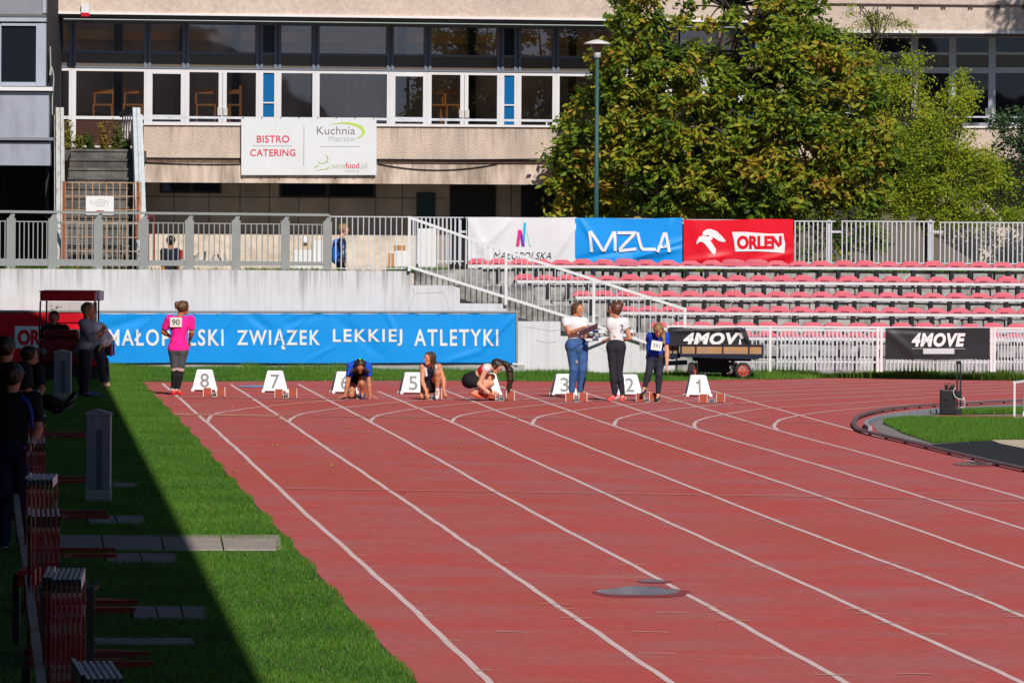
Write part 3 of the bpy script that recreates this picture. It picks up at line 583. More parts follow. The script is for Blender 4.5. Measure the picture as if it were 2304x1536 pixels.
for a, b, k in BAYS:
    lowb = a < 300; bot = 336 if lowb else 282
    # upper, in the overhang's shade
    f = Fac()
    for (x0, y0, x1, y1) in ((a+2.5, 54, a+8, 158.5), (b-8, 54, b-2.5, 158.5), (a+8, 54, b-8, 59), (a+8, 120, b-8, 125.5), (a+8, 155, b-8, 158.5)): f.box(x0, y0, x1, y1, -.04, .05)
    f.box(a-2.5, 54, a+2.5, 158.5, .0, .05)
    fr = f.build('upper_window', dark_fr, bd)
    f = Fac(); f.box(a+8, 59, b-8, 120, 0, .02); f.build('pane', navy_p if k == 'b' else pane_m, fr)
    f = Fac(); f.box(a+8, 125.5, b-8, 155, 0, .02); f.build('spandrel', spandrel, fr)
    # lower, white frames in the sun
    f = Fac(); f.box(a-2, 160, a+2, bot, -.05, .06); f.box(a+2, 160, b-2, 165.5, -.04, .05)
    e = 8 if k != 's' else 11
    f.box(a+2, 165.5, a+e, bot, -.04, .05); f.box(b-e, 165.5, b-2, bot, -.04, .05)
    if lowb: f.box(a+e, 266, b-e, 273, -.04, .05); f.box(a+e, bot-4, b-e, bot, -.04, .05)
    else: f.box(a+e, 277, b-e, bot, -.04, .05)
    if k == 's': f.box(a+e, 165.5, b-e, 170, -.05, .05); f.box(a+e, 262, b-e, 272, -.05, .05)
    c = (a+b)/2
    if k == 'd': f.box(c-9, 165.5, c-.5, bot, -.045, .05); f.box(c+.5, 165.5, c+9, bot, -.045, .05)
    if k == 'b': f.box(a+e, 231, b-e, 234, -.04, .05)
    fr = f.build('door' if k == 'd' else 'window', frame_w, bd)
    if k == 'd':
        f = Fac(); f.box(c-11, 244, c-2, 262, -.09, -.05); f.box(c+2, 244, c+11, 262, -.09, -.05); f.build('handle_plate', mat('pale handle plate', (.6, .58, .55), .4), fr)
    f = Fac()
    if k == 'b': f.box(a+e, 165.5, b-e, 231, 0, .02); f.box(a+e, 234, b-e, 277, 0, .02); f.build('blue_panel', blue_p, fr)
    elif k == 'd': f.box(a+e, 165.5, c-9, bot-5, 0, .02); f.box(c+9, 165.5, b-e, bot-5, 0, .02); f.build('pane', pane_m, fr)
    else: f.box(a+e, 165.5, b-e, 266 if lowb else 277, 0, .02); f.build('pane', pane_m, fr)
    if lowb: f = Fac(); f.box(a+e, 273, b-e, bot-4, 0, .02); f.build('lower_pane', mat('brown glass panel', (.07, .03, .025), .2), fr)
# balcony band and wall below
YB = 154.0
def zb(y): return W(780, y, YB).z
def bx(mbb, x0, y0, x1, y1, Y0, Y1): mbb.box((W(x0, y0, YB).x, Y0, zb(y1)), (W(x1, y0, YB).x, Y1, zb(y0))); return mbb
xr = 1720
mb = MB(); bx(mb, 324, 284, xr, 357, YB, YB+.25); o = mb.build('balcony_parapet', pebble_m, bd); drip(o, zb(284), (.34, .27, .22), .4)
mb = MB(); bx(mb, 324, 369, xr, 413, YB-.03, YB+.25); o = mb.build('balcony_slab', slab_e, bd); drip(o, zb(369), (.22, .17, .14), .25)
mb = MB(); bx(mb, 324, 357, xr, 369, YB+.06, YB+.25); mb.build('balcony_joint', mat('rusty dark joint', (.16, .10, .075), .8, var=.4, vscale=9), bd)
mb = MB(); bx(mb, 322, 281, xr, 284, YB-.05, YB+.3); mb.build('parapet_coping', flash_m, bd)
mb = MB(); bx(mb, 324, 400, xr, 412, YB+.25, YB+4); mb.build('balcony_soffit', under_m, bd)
hr = MB(); a = W(318, 263.5, YB+.05); b = W(xr, 268, YB+.05); hr.bar((a.x, YB+.05, a.z), (b.x, YB+.05, a.z-.04), .045, .05)
for px in (330, 560, 790, 1003, 1230, 1450): q = W(px, 272, YB+.05); hr.box((q.x-.015, YB+.035, zb(284)), (q.x+.015, YB+.065, a.z))
hr.build('balcony_handrail', mat('worn blue white paint', (.62, .64, .70), .6, var=.2, vscale=5, col2=(.25, .42, .62), f2=.68, s2=2.2), bd)
def sag(px0, px1, y, drop, Y, r=.012): return [W(px0+(px1-px0)*t/16, y+drop*4*(t/16)*(1-t/16), Y) for t in range(17)]
for p0, p1, y, dr in ((325, 1260, 357.5, 3), (325, 640, 366, 4), (850, 1120, 369, 14), (640, 1290, 363, 2)):
    mb = MB(); mb.tube(sag(p0, p1, y, dr, YB-.05), .012, 5); mb.build('cable', black, bd)
YL = 155.38
def lx(px): return W(px, 480, YL).x
def zl(y): return W(780, y, YL).z
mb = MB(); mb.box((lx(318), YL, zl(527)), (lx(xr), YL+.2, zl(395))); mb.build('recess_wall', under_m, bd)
mb = MB(); mb.box((lx(318), YL-.03, 1.4), (lx(xr), YL+.2, zl(527))); mb.build('lower_wall', lowrend, bd)
mb = MB()
for px in (392, 470, 540, 606, 672, 740, 845, 905, 1150): mb.box((lx(px)-.008, YL-.008, zl(527)), (lx(px)+.008, YL+.0, zl(395)))
mb.box((lx(324), YL-.007, zl(445)-.008), (lx(1000), YL, zl(445)+.008)); mb.build('panel_joint', mat('joint shadow', (.10, .085, .07), .95), bd)
for x0, x1, y1 in ((360, 498, 437), (628, 844, 445)):
    mb = MB(); mb.box((lx(x0), YL-.03, zl(y1)), (lx(x1), YL-.004, zl(411))); o = mb.build('basement_window', mat('black frame', (.02, .02, .022), .4), bd)
    mb = MB()
    for k in range(2): mb.box((lx(x0+6+(x1-x0)/2*k), YL-.036, zl(y1-4)), (lx(x0-5+(x1-x0)/2*(k+1)), YL-.031, zl(411))); 
    mb.build('pane', pane_d, o)
for nm, x0, x1, y0, m in (('green_door', 937, 979, 433, mat('dark green door paint', (.012, .035, .038), .5)), ('black_door', 1012, 1115, 405, mat('black door', (.008, .008, .009), .5)), ('black_door', 1172, 1250, 405, mat('black door', (.008, .008, .009), .5))):
    mb = MB(); mb.box((lx(x0), YL-.04, 1.45), (lx(x1), YL-.031, zl(y0))); mb.build(nm, m, bd)
mb = MB(); mb.box((lx(975), YL-.05, 1.45), (lx(1010), YL-.031, zl(500))); mb.build('door_reveal', under_m, bd)
# cafe chairs behind the terrace doors
wood_m = mat('orange chair wood', (.55, .23, .05), .45, var=.15)
def cafe_chair(px, lab, rz=0.0, z0=None):
    Y = FY(px)+.34; p = W(px, 282, Y); z = W(px, 282, FY(px)).z
    t = thing('cafe_chair', lab, 'chair', (p.x, Y, z), 'wooden chairs inside the canteen')
    def w_(mb): 
        v = [Matrix.Rotation(rz, 3, 'Z') @ Vector(q) for q in mb.v]; mb.v = [(q.x+p.x, q.y+Y, q.z+z) for q in v]; return mb
    w_(MB().box((-.22, -.22, .43), (.22, .22, .47))).build('seat', wood_m, t)
    for sx in (-.2, .2):
        for sy in (-.2, .2): w_(MB().box((sx-.02, sy-.02, 0), (sx+.02, sy+.02, .43 if sy < 0 else .88))).build('leg', wood_m, t)
    w_(MB().box((-.18, .18, .70), (.18, .215, .79))).build('backrest', wood_m, t)
for px, lab, rz in ((462, 'orange wooden chair behind the left half of the left terrace door', .1), (512, 'orange wooden chair behind the right half of the left terrace door', -.6), (983, 'orange wooden chair at the left edge of the middle terrace door', .1), (1014, 'orange wooden chair behind the middle terrace door, right of its twin', -.1), (232, 'wooden chair inside the canteen above the rusty stair gate', 0), (300, 'wooden chair inside the canteen beside the dark stair handrail', 0)):
    cafe_chair(px, lab, rz)
# alarm box
ab = thing('alarm_box', 'white alarm box with a red lower half on the beige fascia', 'alarm', tuple(W(191, 36, FY(191)-1.4)))
YA = FY(191)-1.45
MB().bpx(183, 8, 200, 29, YA, .12).build('cover', white, ab); MB().bpx(182.5, 29, 200.5, 37.5, YA-.01, .13).build('lens', mat('red lens', (.6, .01, .03), .3), ab)
# right wing: set back, darker, behind the trees
YWR = 160.5
def rb(name, x0, y0, x1, y1, Y, d, m, par): mb = MB(); mb.bpx(x0, y0, x1, y1, Y, d); return mb.build(name, m, par)
wg = thing('building_wing', 'right wing of the beige building with dark windows behind the trees', 'building', (8, YWR, 1.98))
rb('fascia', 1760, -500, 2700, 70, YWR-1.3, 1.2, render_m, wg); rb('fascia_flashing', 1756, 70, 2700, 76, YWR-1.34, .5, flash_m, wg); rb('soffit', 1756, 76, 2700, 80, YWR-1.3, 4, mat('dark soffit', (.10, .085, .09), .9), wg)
mb = MB(); mb.bar(W(1850, 8.5, YWR-1.34), W(2600, 16.5, YWR-1.34), .025)
for i in range(12): 
    for dx in (-3, 3): q = W(1940+61*i+dx, 13+i*.75, YWR-1.33); mb.box((q.x-.018, q.y-.03, q.z-.03), (q.x+.018, q.y+.03, q.z+.02))
mb.build('conduit', mat('dark brown conduit', (.10, .06, .05), .6), wg)
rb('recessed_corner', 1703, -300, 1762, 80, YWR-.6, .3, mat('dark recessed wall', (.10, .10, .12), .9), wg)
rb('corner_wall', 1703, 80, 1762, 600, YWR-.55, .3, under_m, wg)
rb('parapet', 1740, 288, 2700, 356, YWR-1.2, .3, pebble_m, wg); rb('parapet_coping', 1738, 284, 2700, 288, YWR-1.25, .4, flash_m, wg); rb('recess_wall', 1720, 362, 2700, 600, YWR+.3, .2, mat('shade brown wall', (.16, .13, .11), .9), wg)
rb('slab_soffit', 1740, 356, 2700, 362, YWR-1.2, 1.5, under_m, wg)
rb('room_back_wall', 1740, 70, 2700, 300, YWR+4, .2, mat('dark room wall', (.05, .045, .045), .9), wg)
for a, b, dbl in ((1740,1905,0), (1905,2057,1), (2057,2143,0), (2143,2232,0), (2232,2400,1), (2400,2560,0)):
    mb = MB()
    for r in ((a-2, 82, a+8, 284), (b-8, 82, b-2, 284), (a+8, 82, b-8, 86), (a+8, 118, b-8, 124), (a+8, 152, b-8, 165), (a+8, 276, b-8, 284)): mb.bpx(*r, YWR, .08)
    c = (a+b)/2-(78 if a == 2232 else 0)
    if a == 2232: c = 2229+2
    o = mb.build('window', mat('grey window frame', (.50, .50, .54), .5), wg)
    mb = MB(); mb.bpx(a+8, 86, b-8, 118, YWR+.03, .02); mb.bpx(a+8, 165, b-8, 276, YWR+.03, .02); mb.build('pane', pane_d, o)
    mb = MB(); mb.bpx(a+8, 124, b-8, 152, YWR+.03, .02); mb.build('spandrel', spandrel, o)
rb('door_handle', 2217, 244, 2226, 262, YWR-.06, .05, mat('pale handle plate', (.6, .58, .55), .4), wg); rb('door_handle', 2231, 244, 2240, 262, YWR-.06, .05, mat('pale handle plate', (.6, .58, .55), .4), wg)
rb('handrail', 2150, 263, 2700, 266.5, YWR-1.1, .04, dirty_white, wg)
# slanting concrete side of the stair behind the right fence
sc_ = MB(); p = [W(2055, 500, 156), W(2110, 497, 156), W(2260, 590, 156), W(2215, 600, 156)]
sc_.prism([(q.x, q.z) for q in p], 1, 156, 156.6); q2 = [W(2080, 450, 157), W(2190, 430, 157), W(2330, 560, 157), W(2330, 610, 157), W(2235, 585, 157)]
sc_.prism([(q.x, q.z) for q in q2], 1, 157, 157.3)
o = sc_.build('stair_flank', lowrend); tag(o, 'slanting pale concrete flank of an outside stair behind the bar fence at right', 'stair')
# annex at the left edge; its shade is put into darker blue-grey colours
ax = thing('annex', 'grey blue annex block at the left edge with one dark window', 'building', tuple(W(50, 600, 152)))
pan = mat('grey blue panel', (.34, .36, .43), .6, var=.12, vscale=1.5, col2=(.26, .27, .32), f2=.6, s2=1.2, stretch2=(3, 1, .6)); fr_b = mat('pale blue grey frame', (.40, .43, .50), .5, var=.06)  # panel and frame colours darkened and blued to stand in for shade
YA = 151.0
rb('upper_panel', -400, -300, 97, 31, YA, .4, mat('grey metal panel', (.25, .26, .29), .5, var=.05), ax); rb('corner_trim', 97, -300, 104, 30, YA-.03, .4, fr_b, ax); rb('lower_edge', -400, 31, 103, 37, YA-.02, .3, mat('brown grey trim', (.14, .13, .13), .6), ax)
rb('lintel', -400, 37, 103, 47.5, YA, .4, fr_b, ax); rb('shadow_gap', -400, 47.5, 104, 53, YA+.06, .3, black, ax)
mb = MB()
for r in ((-400, 53, 2.5, 194), (81, 53, 103, 194), (2.5, 53, 81, 58.5), (2.5, 185, 81, 194)): mb.bpx(*r, YA, .2)
o = mb.build('window', fr_b, ax); rb('pane', 2.5, 58.5, 81, 185, YA+.05, .03, mat('dark tinted glass', (.012, .016, .022), .12, spec=.5), o)
rb('ledge', -400, 194.5, 118, 203, YA-.12, .5, mat('pale ledge', (.78, .74, .76), .5), ax)
rb('wall', -400, 206, 109.5, 308, YA, .4, pan, ax); rb('wall_cap', -400, 308, 120, 314.5, YA-.1, .5, mat('grey cap', (.22, .22, .26), .6), ax); rb('lower_panel', -400, 319, 113, 371, YA, .4, pan, ax)
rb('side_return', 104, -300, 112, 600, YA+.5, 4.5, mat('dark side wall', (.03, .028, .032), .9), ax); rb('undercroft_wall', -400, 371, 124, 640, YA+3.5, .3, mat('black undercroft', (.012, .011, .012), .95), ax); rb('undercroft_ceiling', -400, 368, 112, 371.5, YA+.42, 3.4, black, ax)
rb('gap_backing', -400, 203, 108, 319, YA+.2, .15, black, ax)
mb = MB(); cb = spl([W(113, 105, YA+.3), W(114, 150, YA+.3), W(112, 168, YA+.3), W(115, 166, YA+.3), W(115.5, 150, YA+.3), W(121, 175, YA+.3), W(118, 215, YA+.3), W(118, 258, YA+.3)], 8); mb.tube(cb, .012, 5); o = mb.build('hanging_cable', mat('pale cable', (.45, .45, .42), .6)); tag(o, 'pale looped cable hanging at the corner of the grey annex', 'cable')
# ------------------------------------------------------------------ outside stair with rusty gate
stone = mat('old dark stair stone', (.17, .155, .145), .95, var=.25, vscale=5, col2=(.085, .078, .072), f2=.48, s2=2.4, bump=.5, bscale=30)
S0, S1, SX0, SX1 = 147.6, 152.6, 143, 302
os_ = thing('outside_stair', 'dark weathered outside stair rising between two pale posts to the canteen', 'stair', tuple(W(222, 605, S0)))
N = 15; zbs = 1.45; zt_ = W(222, 336, S1).z
mb = MB()
for i in range(N):
    Y = S0+(S1-S0)*i/N; z = zbs+(zt_-zbs)*(i+1)/N
    mb.box((W(SX0, 500, 150).x, Y, zbs+(zt_-zbs)*i/N-.02), (W(SX1, 500, 150).x, S1+1, z-.014)); mb.box((W(SX0, 500, 150).x, Y-.03, z-.05), (W(SX1, 500, 150).x, S1+1, z))
mb.build('steps', stone, os_)
mb = MB(); mb.box((W(SX0, 336, S1).x, S1, zt_-.25), (W(322, 336, S1).x, 155.3, zt_-.02)); mb.build('landing', stone, os_)
mb = MB()
for xb0, xb1, xt0, xt1 in ((122.5, 126.5, 122, 126), (126.8, 136.5, 125.5, 134.5), (137.3, 147, 136, 143.5)):
    a0, a1, b0, b1 = W(xb0, 607, S0-.2), W(xb1, 607, S0-.2), W(xt0, 242, S1), W(xt1, 242, S1)
    zz0 = W(130, 560 if xb0 > 124 else 575, S0-.2).z; zz1 = b0.z if xb0 > 124 else b0.z-.15
    mb.add([(a0.x, S0-.2, 1.4), (a1.x, S0-.2, 1.4), (a1.x, S0-.2, zz0), (a0.x, S0-.2, zz0), (b0.x, S1, 1.4), (b1.x, S1, 1.4), (b1.x, S1, zz1), (b0.x, S1, zz1)], [(0,1,2,3),(7,6,5,4),(4,5,1,0),(5,6,2,1),(6,7,3,2),(7,4,0,3)])
mb.build('left_flank', mat('peeling pale post', (.52, .53, .52), .8, var=.15, vscale=6, col2=(.30, .20, .13), f2=.62, s2=3, stretch2=(5, 1, .5)), os_)
mb = MB()
for xb0, xb1, xt0, xt1 in ((308, 318, 298.5, 306.5), (318.8, 329, 307.3, 315.5), (329.2, 331, 315.8, 320.5)):
    a0, a1, b0, b1 = W(xb0, 607, S0-.2), W(xb1, 607, S0-.2), W(xt0, 242, S1), W(xt1, 242, S1); zz0 = W(130, 560, S0-.2).z; zz1 = b0.z if xb0 < 325 else b0.z-.15
    mb.add([(a0.x, S0-.2, 1.4), (a1.x, S0-.2, 1.4), (a1.x, S0-.2, zz0), (a0.x, S0-.2, zz0), (b0.x, S1, 1.4), (b1.x, S1, 1.4), (b1.x, S1, zz1), (b0.x, S1, zz1)], [(0,1,2,3),(7,6,5,4),(4,5,1,0),(5,6,2,1),(6,7,3,2),(7,4,0,3)])
mb.build('right_flank', mat('pale blue grey post', (.55, .59, .62), .8, var=.12, vscale=6), os_)
lh = MB(); p0 = W(300, 246, S1-.05); p1 = W(272, 258, 155.2); lh.bar((p0.x, S1, p0.z), (p1.x, 155.2, p1.z), .06, .12)
lh.build('landing_rail', mat('dark rail', (.05, .05, .055), .7), os_)
for t in range(5):
    k = .05+.2*t; x = p0.x+(p1.x-p0.x)*k; Y = S1+(155.2-S1)*k; MB().box((x-.012, Y-.03, zt_), (x+.012, Y+.03, p0.z+(p1.z-p0.z)*k-.05)).build('landing_baluster', dirty_white, os_)
rust = mat('rusty iron', (.38, .20, .10), .85, var=.3, vscale=12, col2=(.48, .36, .26), f2=.5, s2=9); rust_d = mat('deep rust', (.28, .09, .035), .9, var=.3, vscale=9)
gt = thing('stair_gate', 'rusty iron grid gate closing the foot of the outside stair', 'gate', tuple(W(230, 606, S0-.35))); YG = S0-.35
mb = MB()
for i in range(11): x = 147+15.3*i; mb.bpx(x-1, 412, x+1, 607, YG, .02)
for y in (411, 441.5, 472, 503, 534, 565, 596): mb.bpx(142, y-1.2, 318, y+1.2, YG+.022, .02)
mb.build('grid', rust, gt); mb = MB(); mb.bpx(140, 408, 146.5, 607, YG-.03, .05); mb.build('post', rust_d, gt); mb = MB(); mb.bpx(306.5, 408, 313.5, 540, YG+.05, .05); mb.build('post', rust_d, gt); mb = MB(); mb.bpx(315, 410, 318, 540, YG-.02, .04); mb.build('post', rust, gt)
olive = mat('lime print', (.40, .55, .12), .6); grey_p = mat('grey print', (.20, .20, .21), .6); pale_green = mat('pale green print', (.52, .60, .40), .6); mid_grey = mat('faded grey print', (.50, .51, .52), .6)
sg_ = thing('gate_sign', 'small white sign with faded lettering and a red arrow on the rusty gate', 'sign', tuple(W(225, 483, YG-.05))); Y = YG-.05
MB().bpx(193, 441, 256, 483, Y, .02).build('board', mat('white sign board', (.80, .79, .80), .5), sg_)
text_px('lettering', 'Kuchnia', 204, 450, 237, 460.5, Y, mid_grey, sg_, bold=0, proud=.004); text_px('lettering', 'Mistrzów', 215, 461, 236, 464.5, Y, mid_grey, sg_, bold=0, proud=.004)
def swoosh(name, cx, cy, rx, ry, t0, t1, wd, Y, m, par, disp=None, n=24):
    a, b = [], []
    for i in range(n+1):
        k = i/n; t = R(t0+(t1-t0)*k); w_ = wd*math.sin(math.pi*min(1, k*1.1))**.8*(0.35+k*.9); c, s = math.cos(t), math.sin(t)
        a.append((cx+(rx+w_/2)*c, cy-(ry+w_/2)*s)); b.append((cx+(rx-w_/2)*c, cy-(ry-w_/2)*s))
    return strip_px(name, b, a, Y, m, par, disp, .004)
swoosh('emblem', 226, 458, 17, 9, 150, -60, 2.6, Y, pale_green, sg_)
poly_px('arrow', [(216, 475), (222, 471.5), (222, 473.5), (234, 473.5), (234, 477.5), (216, 477.5)], Y, mat('red print', (.55, .03, .05), .6), sg_, proud=.004)
# weeds on the landing
weed_m = leafmat('weed leaves', [(0, (.03, .07, .012)), (.45, (.09, .13, .02)), (.75, (.30, .24, .03)), (1, (.22, .09, .03))], .3)
stem_m = mat('weed stem', (.14, .10, .04), .8)
def leafcloud(name, C0, N, size, m, parent=None, droop=.4, tone=(.0, 1.0), up=.3, tones=None, aspect=.45):
    n = len(C0); d = rng.normal(0, 1, (n, 3)); d[:, 2] = d[:, 2]*.5-droop; d /= np.linalg.norm(d, axis=1)[:, None]
    nn = rng.normal(0, 1, (n, 3)); nn[:, 2] += up*3; nn[:, 1] -= .9; sd = np.cross(d, nn); sd /= np.linalg.norm(sd, axis=1)[:, None]+1e-9; nr = np.cross(sd, d)
    L_ = (size*rng.uniform(.6, 1.3, n))[:, None]; w_ = L_*aspect/2
    v = np.zeros((n, 6, 3)); v[:, 0] = C0; v[:, 1] = C0+d*L_*.45+sd*w_+nr*w_*.35; v[:, 2] = C0+d*L_; v[:, 3] = C0+d*L_*.45-sd*w_+nr*w_*.35; v[:, 4] = C0+d*L_*.8+sd*w_*.55+nr*w_*.15; v[:, 5] = C0+d*L_*.8-sd*w_*.55+nr*w_*.15
    i = np.arange(n)[:, None]*6; f_ = np.concatenate([i+np.array([[0, 1, 4, 2]]), i+np.array([[0, 2, 5, 3]])])
    o = mk(name, v.reshape(-1, 3), f_, m, parent); at = o.data.attributes.new('tone', 'FLOAT', 'POINT')
    t = tones if tones is not None else rng.uniform(tone[0], tone[1], n); at.data.foreach_set('value', np.repeat(np.clip(t, 0, 1), 6).astype(np.float32)); return o
for px, h, w_, tn, lab in ((151, 70, 9, (.5, .9), 'tall yellowing weed at the left end of the stair landing'), (178, 30, 8, (.3, .75), 'short yellow green weed second from left on the stair landing'), (202, 38, 9, (.1, .5), 'green leafy weed in the middle of the stair landing'), (238, 66, 16, (.6, 1), 'reddish dry weed beside the dark landing rail'), (262, 66, 12, (.1, .6), 'green and rusty weed growing against the landing rail'), (284, 24, 9, (.05, .4), 'small green weed at the right post of the stair landing')):
    b0 = W(px, 337, S1+.1); t = thing('weed', lab, 'plant', tuple(b0), 'weeds on the stair landing'); mb = MB(); pts = []
    for s_ in range(6):
        tip = W(px+random.uniform(-w_, w_), 337-h*random.uniform(.6, 1.05), S1+.1+random.uniform(-.15, .25)); st_ = spl([b0+Vector((random.uniform(-.05, .05), 0, 0)), (b0*2+tip)/3+Vector((random.uniform(-.04, .04), 0, .02)), tip], 6); mb.tube(st_, .006, 4)
        for q in st_[2:]: pts += [np.array(q)+rng.normal(0, .035, 3) for _ in range(6)]
    mb.build('stem', stem_m, t); leafcloud('foliage', np.array(pts), 0, .07, weed_m, t, tone=tn)
# ------------------------------------------------------------------ banners with folds and print
def cloth(name, x0, y0, x1, y1, Y, m, parent, disp, nx=120, nz=30, edge=None):
    a, b, c = W(x0, y1, Y), W(x1, y1, Y), W(x0, y0, Y); v = []
    for j in range(nz+1):
        for i in range(nx+1):
            q = a+(b-a)*(i/nx)+(c-a)*(j/nz)
            if edge: q += Vector(edge(i/nx, j/nz))
            v.append((q.x, Y-disp(q.x, q.z), q.z))
    f_ = [(j*(nx+1)+i, j*(nx+1)+i+1, (j+1)*(nx+1)+i+1, (j+1)*(nx+1)+i) for j in range(nz) for i in range(nx)]
    return mk(name, v, f_, m, parent, True)
def folds(lst, amp=.0, sc=1.0, ph=0):                              # lst: (x, z, dirx, dirz, width, height) soft diagonal creases
    def d(x, z):
        s = amp*(math.sin(x*2.3*sc+ph+1.1*z)+.6*math.sin(x*5.1*sc+z*2.7+ph*2)+.4*math.sin(z*7+x*1.3))
        for fx, fz, dx, dz, wd, hh in lst:
            hh *= 1.7
            l = math.hypot(dx, dz); ux, uz = dx/l, dz/l; t = ((x-fx)*ux+(z-fz)*uz)/l; n_ = (x-fx)*-uz+(z-fz)*ux
            if -.15 < t < 1.1: s += hh*math.exp(-(n_/wd)**2)*max(0, math.sin(math.pi*min(1, max(0, (t+.15)/1.25))))**.6
        return s
    return d
def fpx(x0, y0, x1, y1, Y, wd, hh): a, b = W(x0, y0, Y), W(x1, y1, Y); return (a.x, a.z, b.x-a.x, b.z-a.z, wd, hh)
blue_b = mat('blue vinyl', (.008, .30, .82), .42, var=.03, vscale=1.5); red_b = mat('red vinyl', (.72, .004, .02), .42, var=.04); white_b = mat('white vinyl', (.72, .72, .74), .45, var=.03); black_b = mat('black vinyl', (.022, .022, .026), .45, var=.15, vscale=3)
YBn = 141.62
bb = thing('banner', 'long blue vinyl banner lettered for an athletics association along the white wall', 'banner', tuple(W(700, 817, YBn)))
FL = [fpx(255, 790, 350, 705, YBn, .05, .012), fpx(225, 745, 330, 712, YBn, .09, -.015), fpx(620, 770, 700, 706, YBn, .05, .016), fpx(490, 760, 530, 706, YBn, .045, .014), fpx(650, 730, 720, 706, YBn, .08, -.014), fpx(1010, 760, 1035, 706, YBn, .045, .012), fpx(1080, 790, 1160, 706, YBn, .05, .02), fpx(870, 705, 900, 770, YBn, .05, .01), fpx(760, 720, 860, 800, YBn, .1, -.010), fpx(560, 706, 610, 745, YBn, .08, -.012), fpx(1000, 815, 1075, 790, YBn, .06, .012), fpx(690, 812, 760, 775, YBn, .04, .008)]
dB = folds(FL, .0035)
eB = lambda u, v: (0, 0, (-.012*abs(math.sin(u*42)) if v > .9 else 0)*(v-.9)*10+(.008*math.sin(u*9)+.01*math.sin(u*3) if v < .1 else 0))
cloth('vinyl', 222, 705, 1165, 817, YBn, blue_b, bb, dB, 300, 34, eB)
for txt, x0, x1 in (('MAŁOPOLSKI', 243, 503), ('ZWIĄZEK', 533, 720), ('LEKKIEJ', 749, 905), ('ATLETYKI', 932, 1121)):
    text_px('lettering', txt, x0, 740.5 if txt != 'ZWIĄZEK' else 740.5, x1, 778 if txt != 'ZWIĄZEK' else 786, YBn, text_white, bb, bold=.018, disp=dB, spacing=1.22, proud=.014)
for i in range(19): q = W(238+50*i, 707.5, YBn); MB().ball((q.x, YBn-.012, q.z), .014, 6).build('eyelet', steel, bb)
mb = MB(); mb.tube([W(-60, 700.5, YBn), W(1170, 702.5, YBn)], .028, 8); mb.tube([W(1163, 703, YBn-.01), W(1163, 817, YBn-.01)], .025, 8); o = mb.build('banner_rail', grey_metal); tag(o, 'grey pipe rail carrying the blue and red banners on the white wall', 'rail')
rb_ = thing('banner', 'red sponsor banner half hidden in shade behind the tractor at left', 'banner', tuple(W(60, 815, YBn)))
dR = folds([fpx(20, 720, 110, 705, YBn, .08, .012), fpx(150, 790, 180, 706, YBn, .06, .012)], .003)
cloth('vinyl', -160, 703, 218, 816, YBn, red_b, rb_, dR, 90, 24)
poly_px('panel', [(34, 733), (152, 735), (156, 782), (33, 783)], YBn, text_white, rb_, dR, .022); text_px('lettering', 'ORLEN', 40, 741, 148, 777, YBn, red_b, rb_, bold=.05, disp=dR, proud=.032)
# three banners on the upper fence
Yt = YF-.06
w1 = thing('banner', 'white regional banner with a slim pink and blue letter emblem on the upper fence', 'banner', tuple(W(1170, 600, Yt)))
dW = folds([fpx(1085, 560, 1150, 492, Yt, .08, .02), fpx(1240, 590, 1300, 500, Yt, .07, .02), fpx(1060, 500, 1100, 590, Yt, .1, .015)], .006, 1, 1)
cloth('vinyl', 1053, 489.5, 1296, 606, Yt, white_b, w1, dW, 80, 40, lambda u, v: (-.05*math.sin(u*3.1)*(1-v) if u > .9 else 0, 0, .01*math.sin(u*7)))
for a_, m in ((((1161, 554), (1168, 554), (1173, 517), (1166, 517)), mat('pink print', (.75, .02, .22), .5)), (((1168, 517), (1174, 519), (1181, 554), (1174, 554)), mat('violet print', (.20, .03, .42), .5)), (((1175, 554), (1180, 554), (1184, 501), (1178.5, 501)), mat('sky blue print', (.02, .45, .75), .5)), (((1184, 515), (1187, 525), (1196, 554), (1192, 554)), mat('pale aqua print', (.50, .72, .74), .5))): poly_px('emblem', a_, Yt, m, w1, dW, .012+.003*(m.name[0] in 'vp'))
text_px('lettering', 'MAŁOPOLSKA', 1110, 567.5, 1240, 583, Yt, mat('dark print', (.02, .02, .03), .5), w1, shear=.3, bold=0, disp=dW, spacing=1.1)
w2 = thing('banner', 'blue four letter banner hanging in the middle of the upper fence', 'banner', tuple(W(1415, 595, Yt)))
dM = folds([fpx(1310, 500, 1345, 560, Yt, .06, .022), fpx(1440, 575, 1535, 540, Yt, .05, .03), fpx(1400, 585, 1530, 560, Yt, .07, .03), fpx(1480, 590, 1510, 500, Yt, .06, .02), fpx(1300, 585, 1420, 560, Yt, .06, -.02)], .008, 1, 2)
cloth('vinyl', 1294, 491, 1535, 593, Yt-.012, blue_b, w2, dM, 90, 44, lambda u, v: (0, 0, -.03*(1-v)*math.sin(math.pi*u)+.01*math.sin(u*8)*v))
def stroke_text(name, polys, Y, m, par, wd, disp, proud):
    for k, pl_ in enumerate(polys):
        L_ = [W(p[0], p[1], Y) for p in pl_]; out_a, out_b = [], []
        for i, p in enumerate(L_):
            d0 = (L_[i]-L_[i-1]).normalized() if i else (L_[1]-L_[0]).normalized(); d1 = (L_[i+1]-L_[i]).normalized() if i < len(L_)-1 else d0
            t = (d0+d1).normalized(); n_ = Vector((-t.z, 0, t.x)); s_ = wd/2/max(.45, n_.dot(Vector((-d0.z, 0, d0.x))))
            out_a.append(p+n_*s_); out_b.append(p-n_*s_)
        vs = []
        for q in out_a+out_b: vs.append((q.x, Y-proud-disp(q.x, q.z)-.0015*k, q.z))
        n = len(L_); mk(name, vs, [(i, n+i, n+i+1, i+1) for i in range(n-1)], m, par)
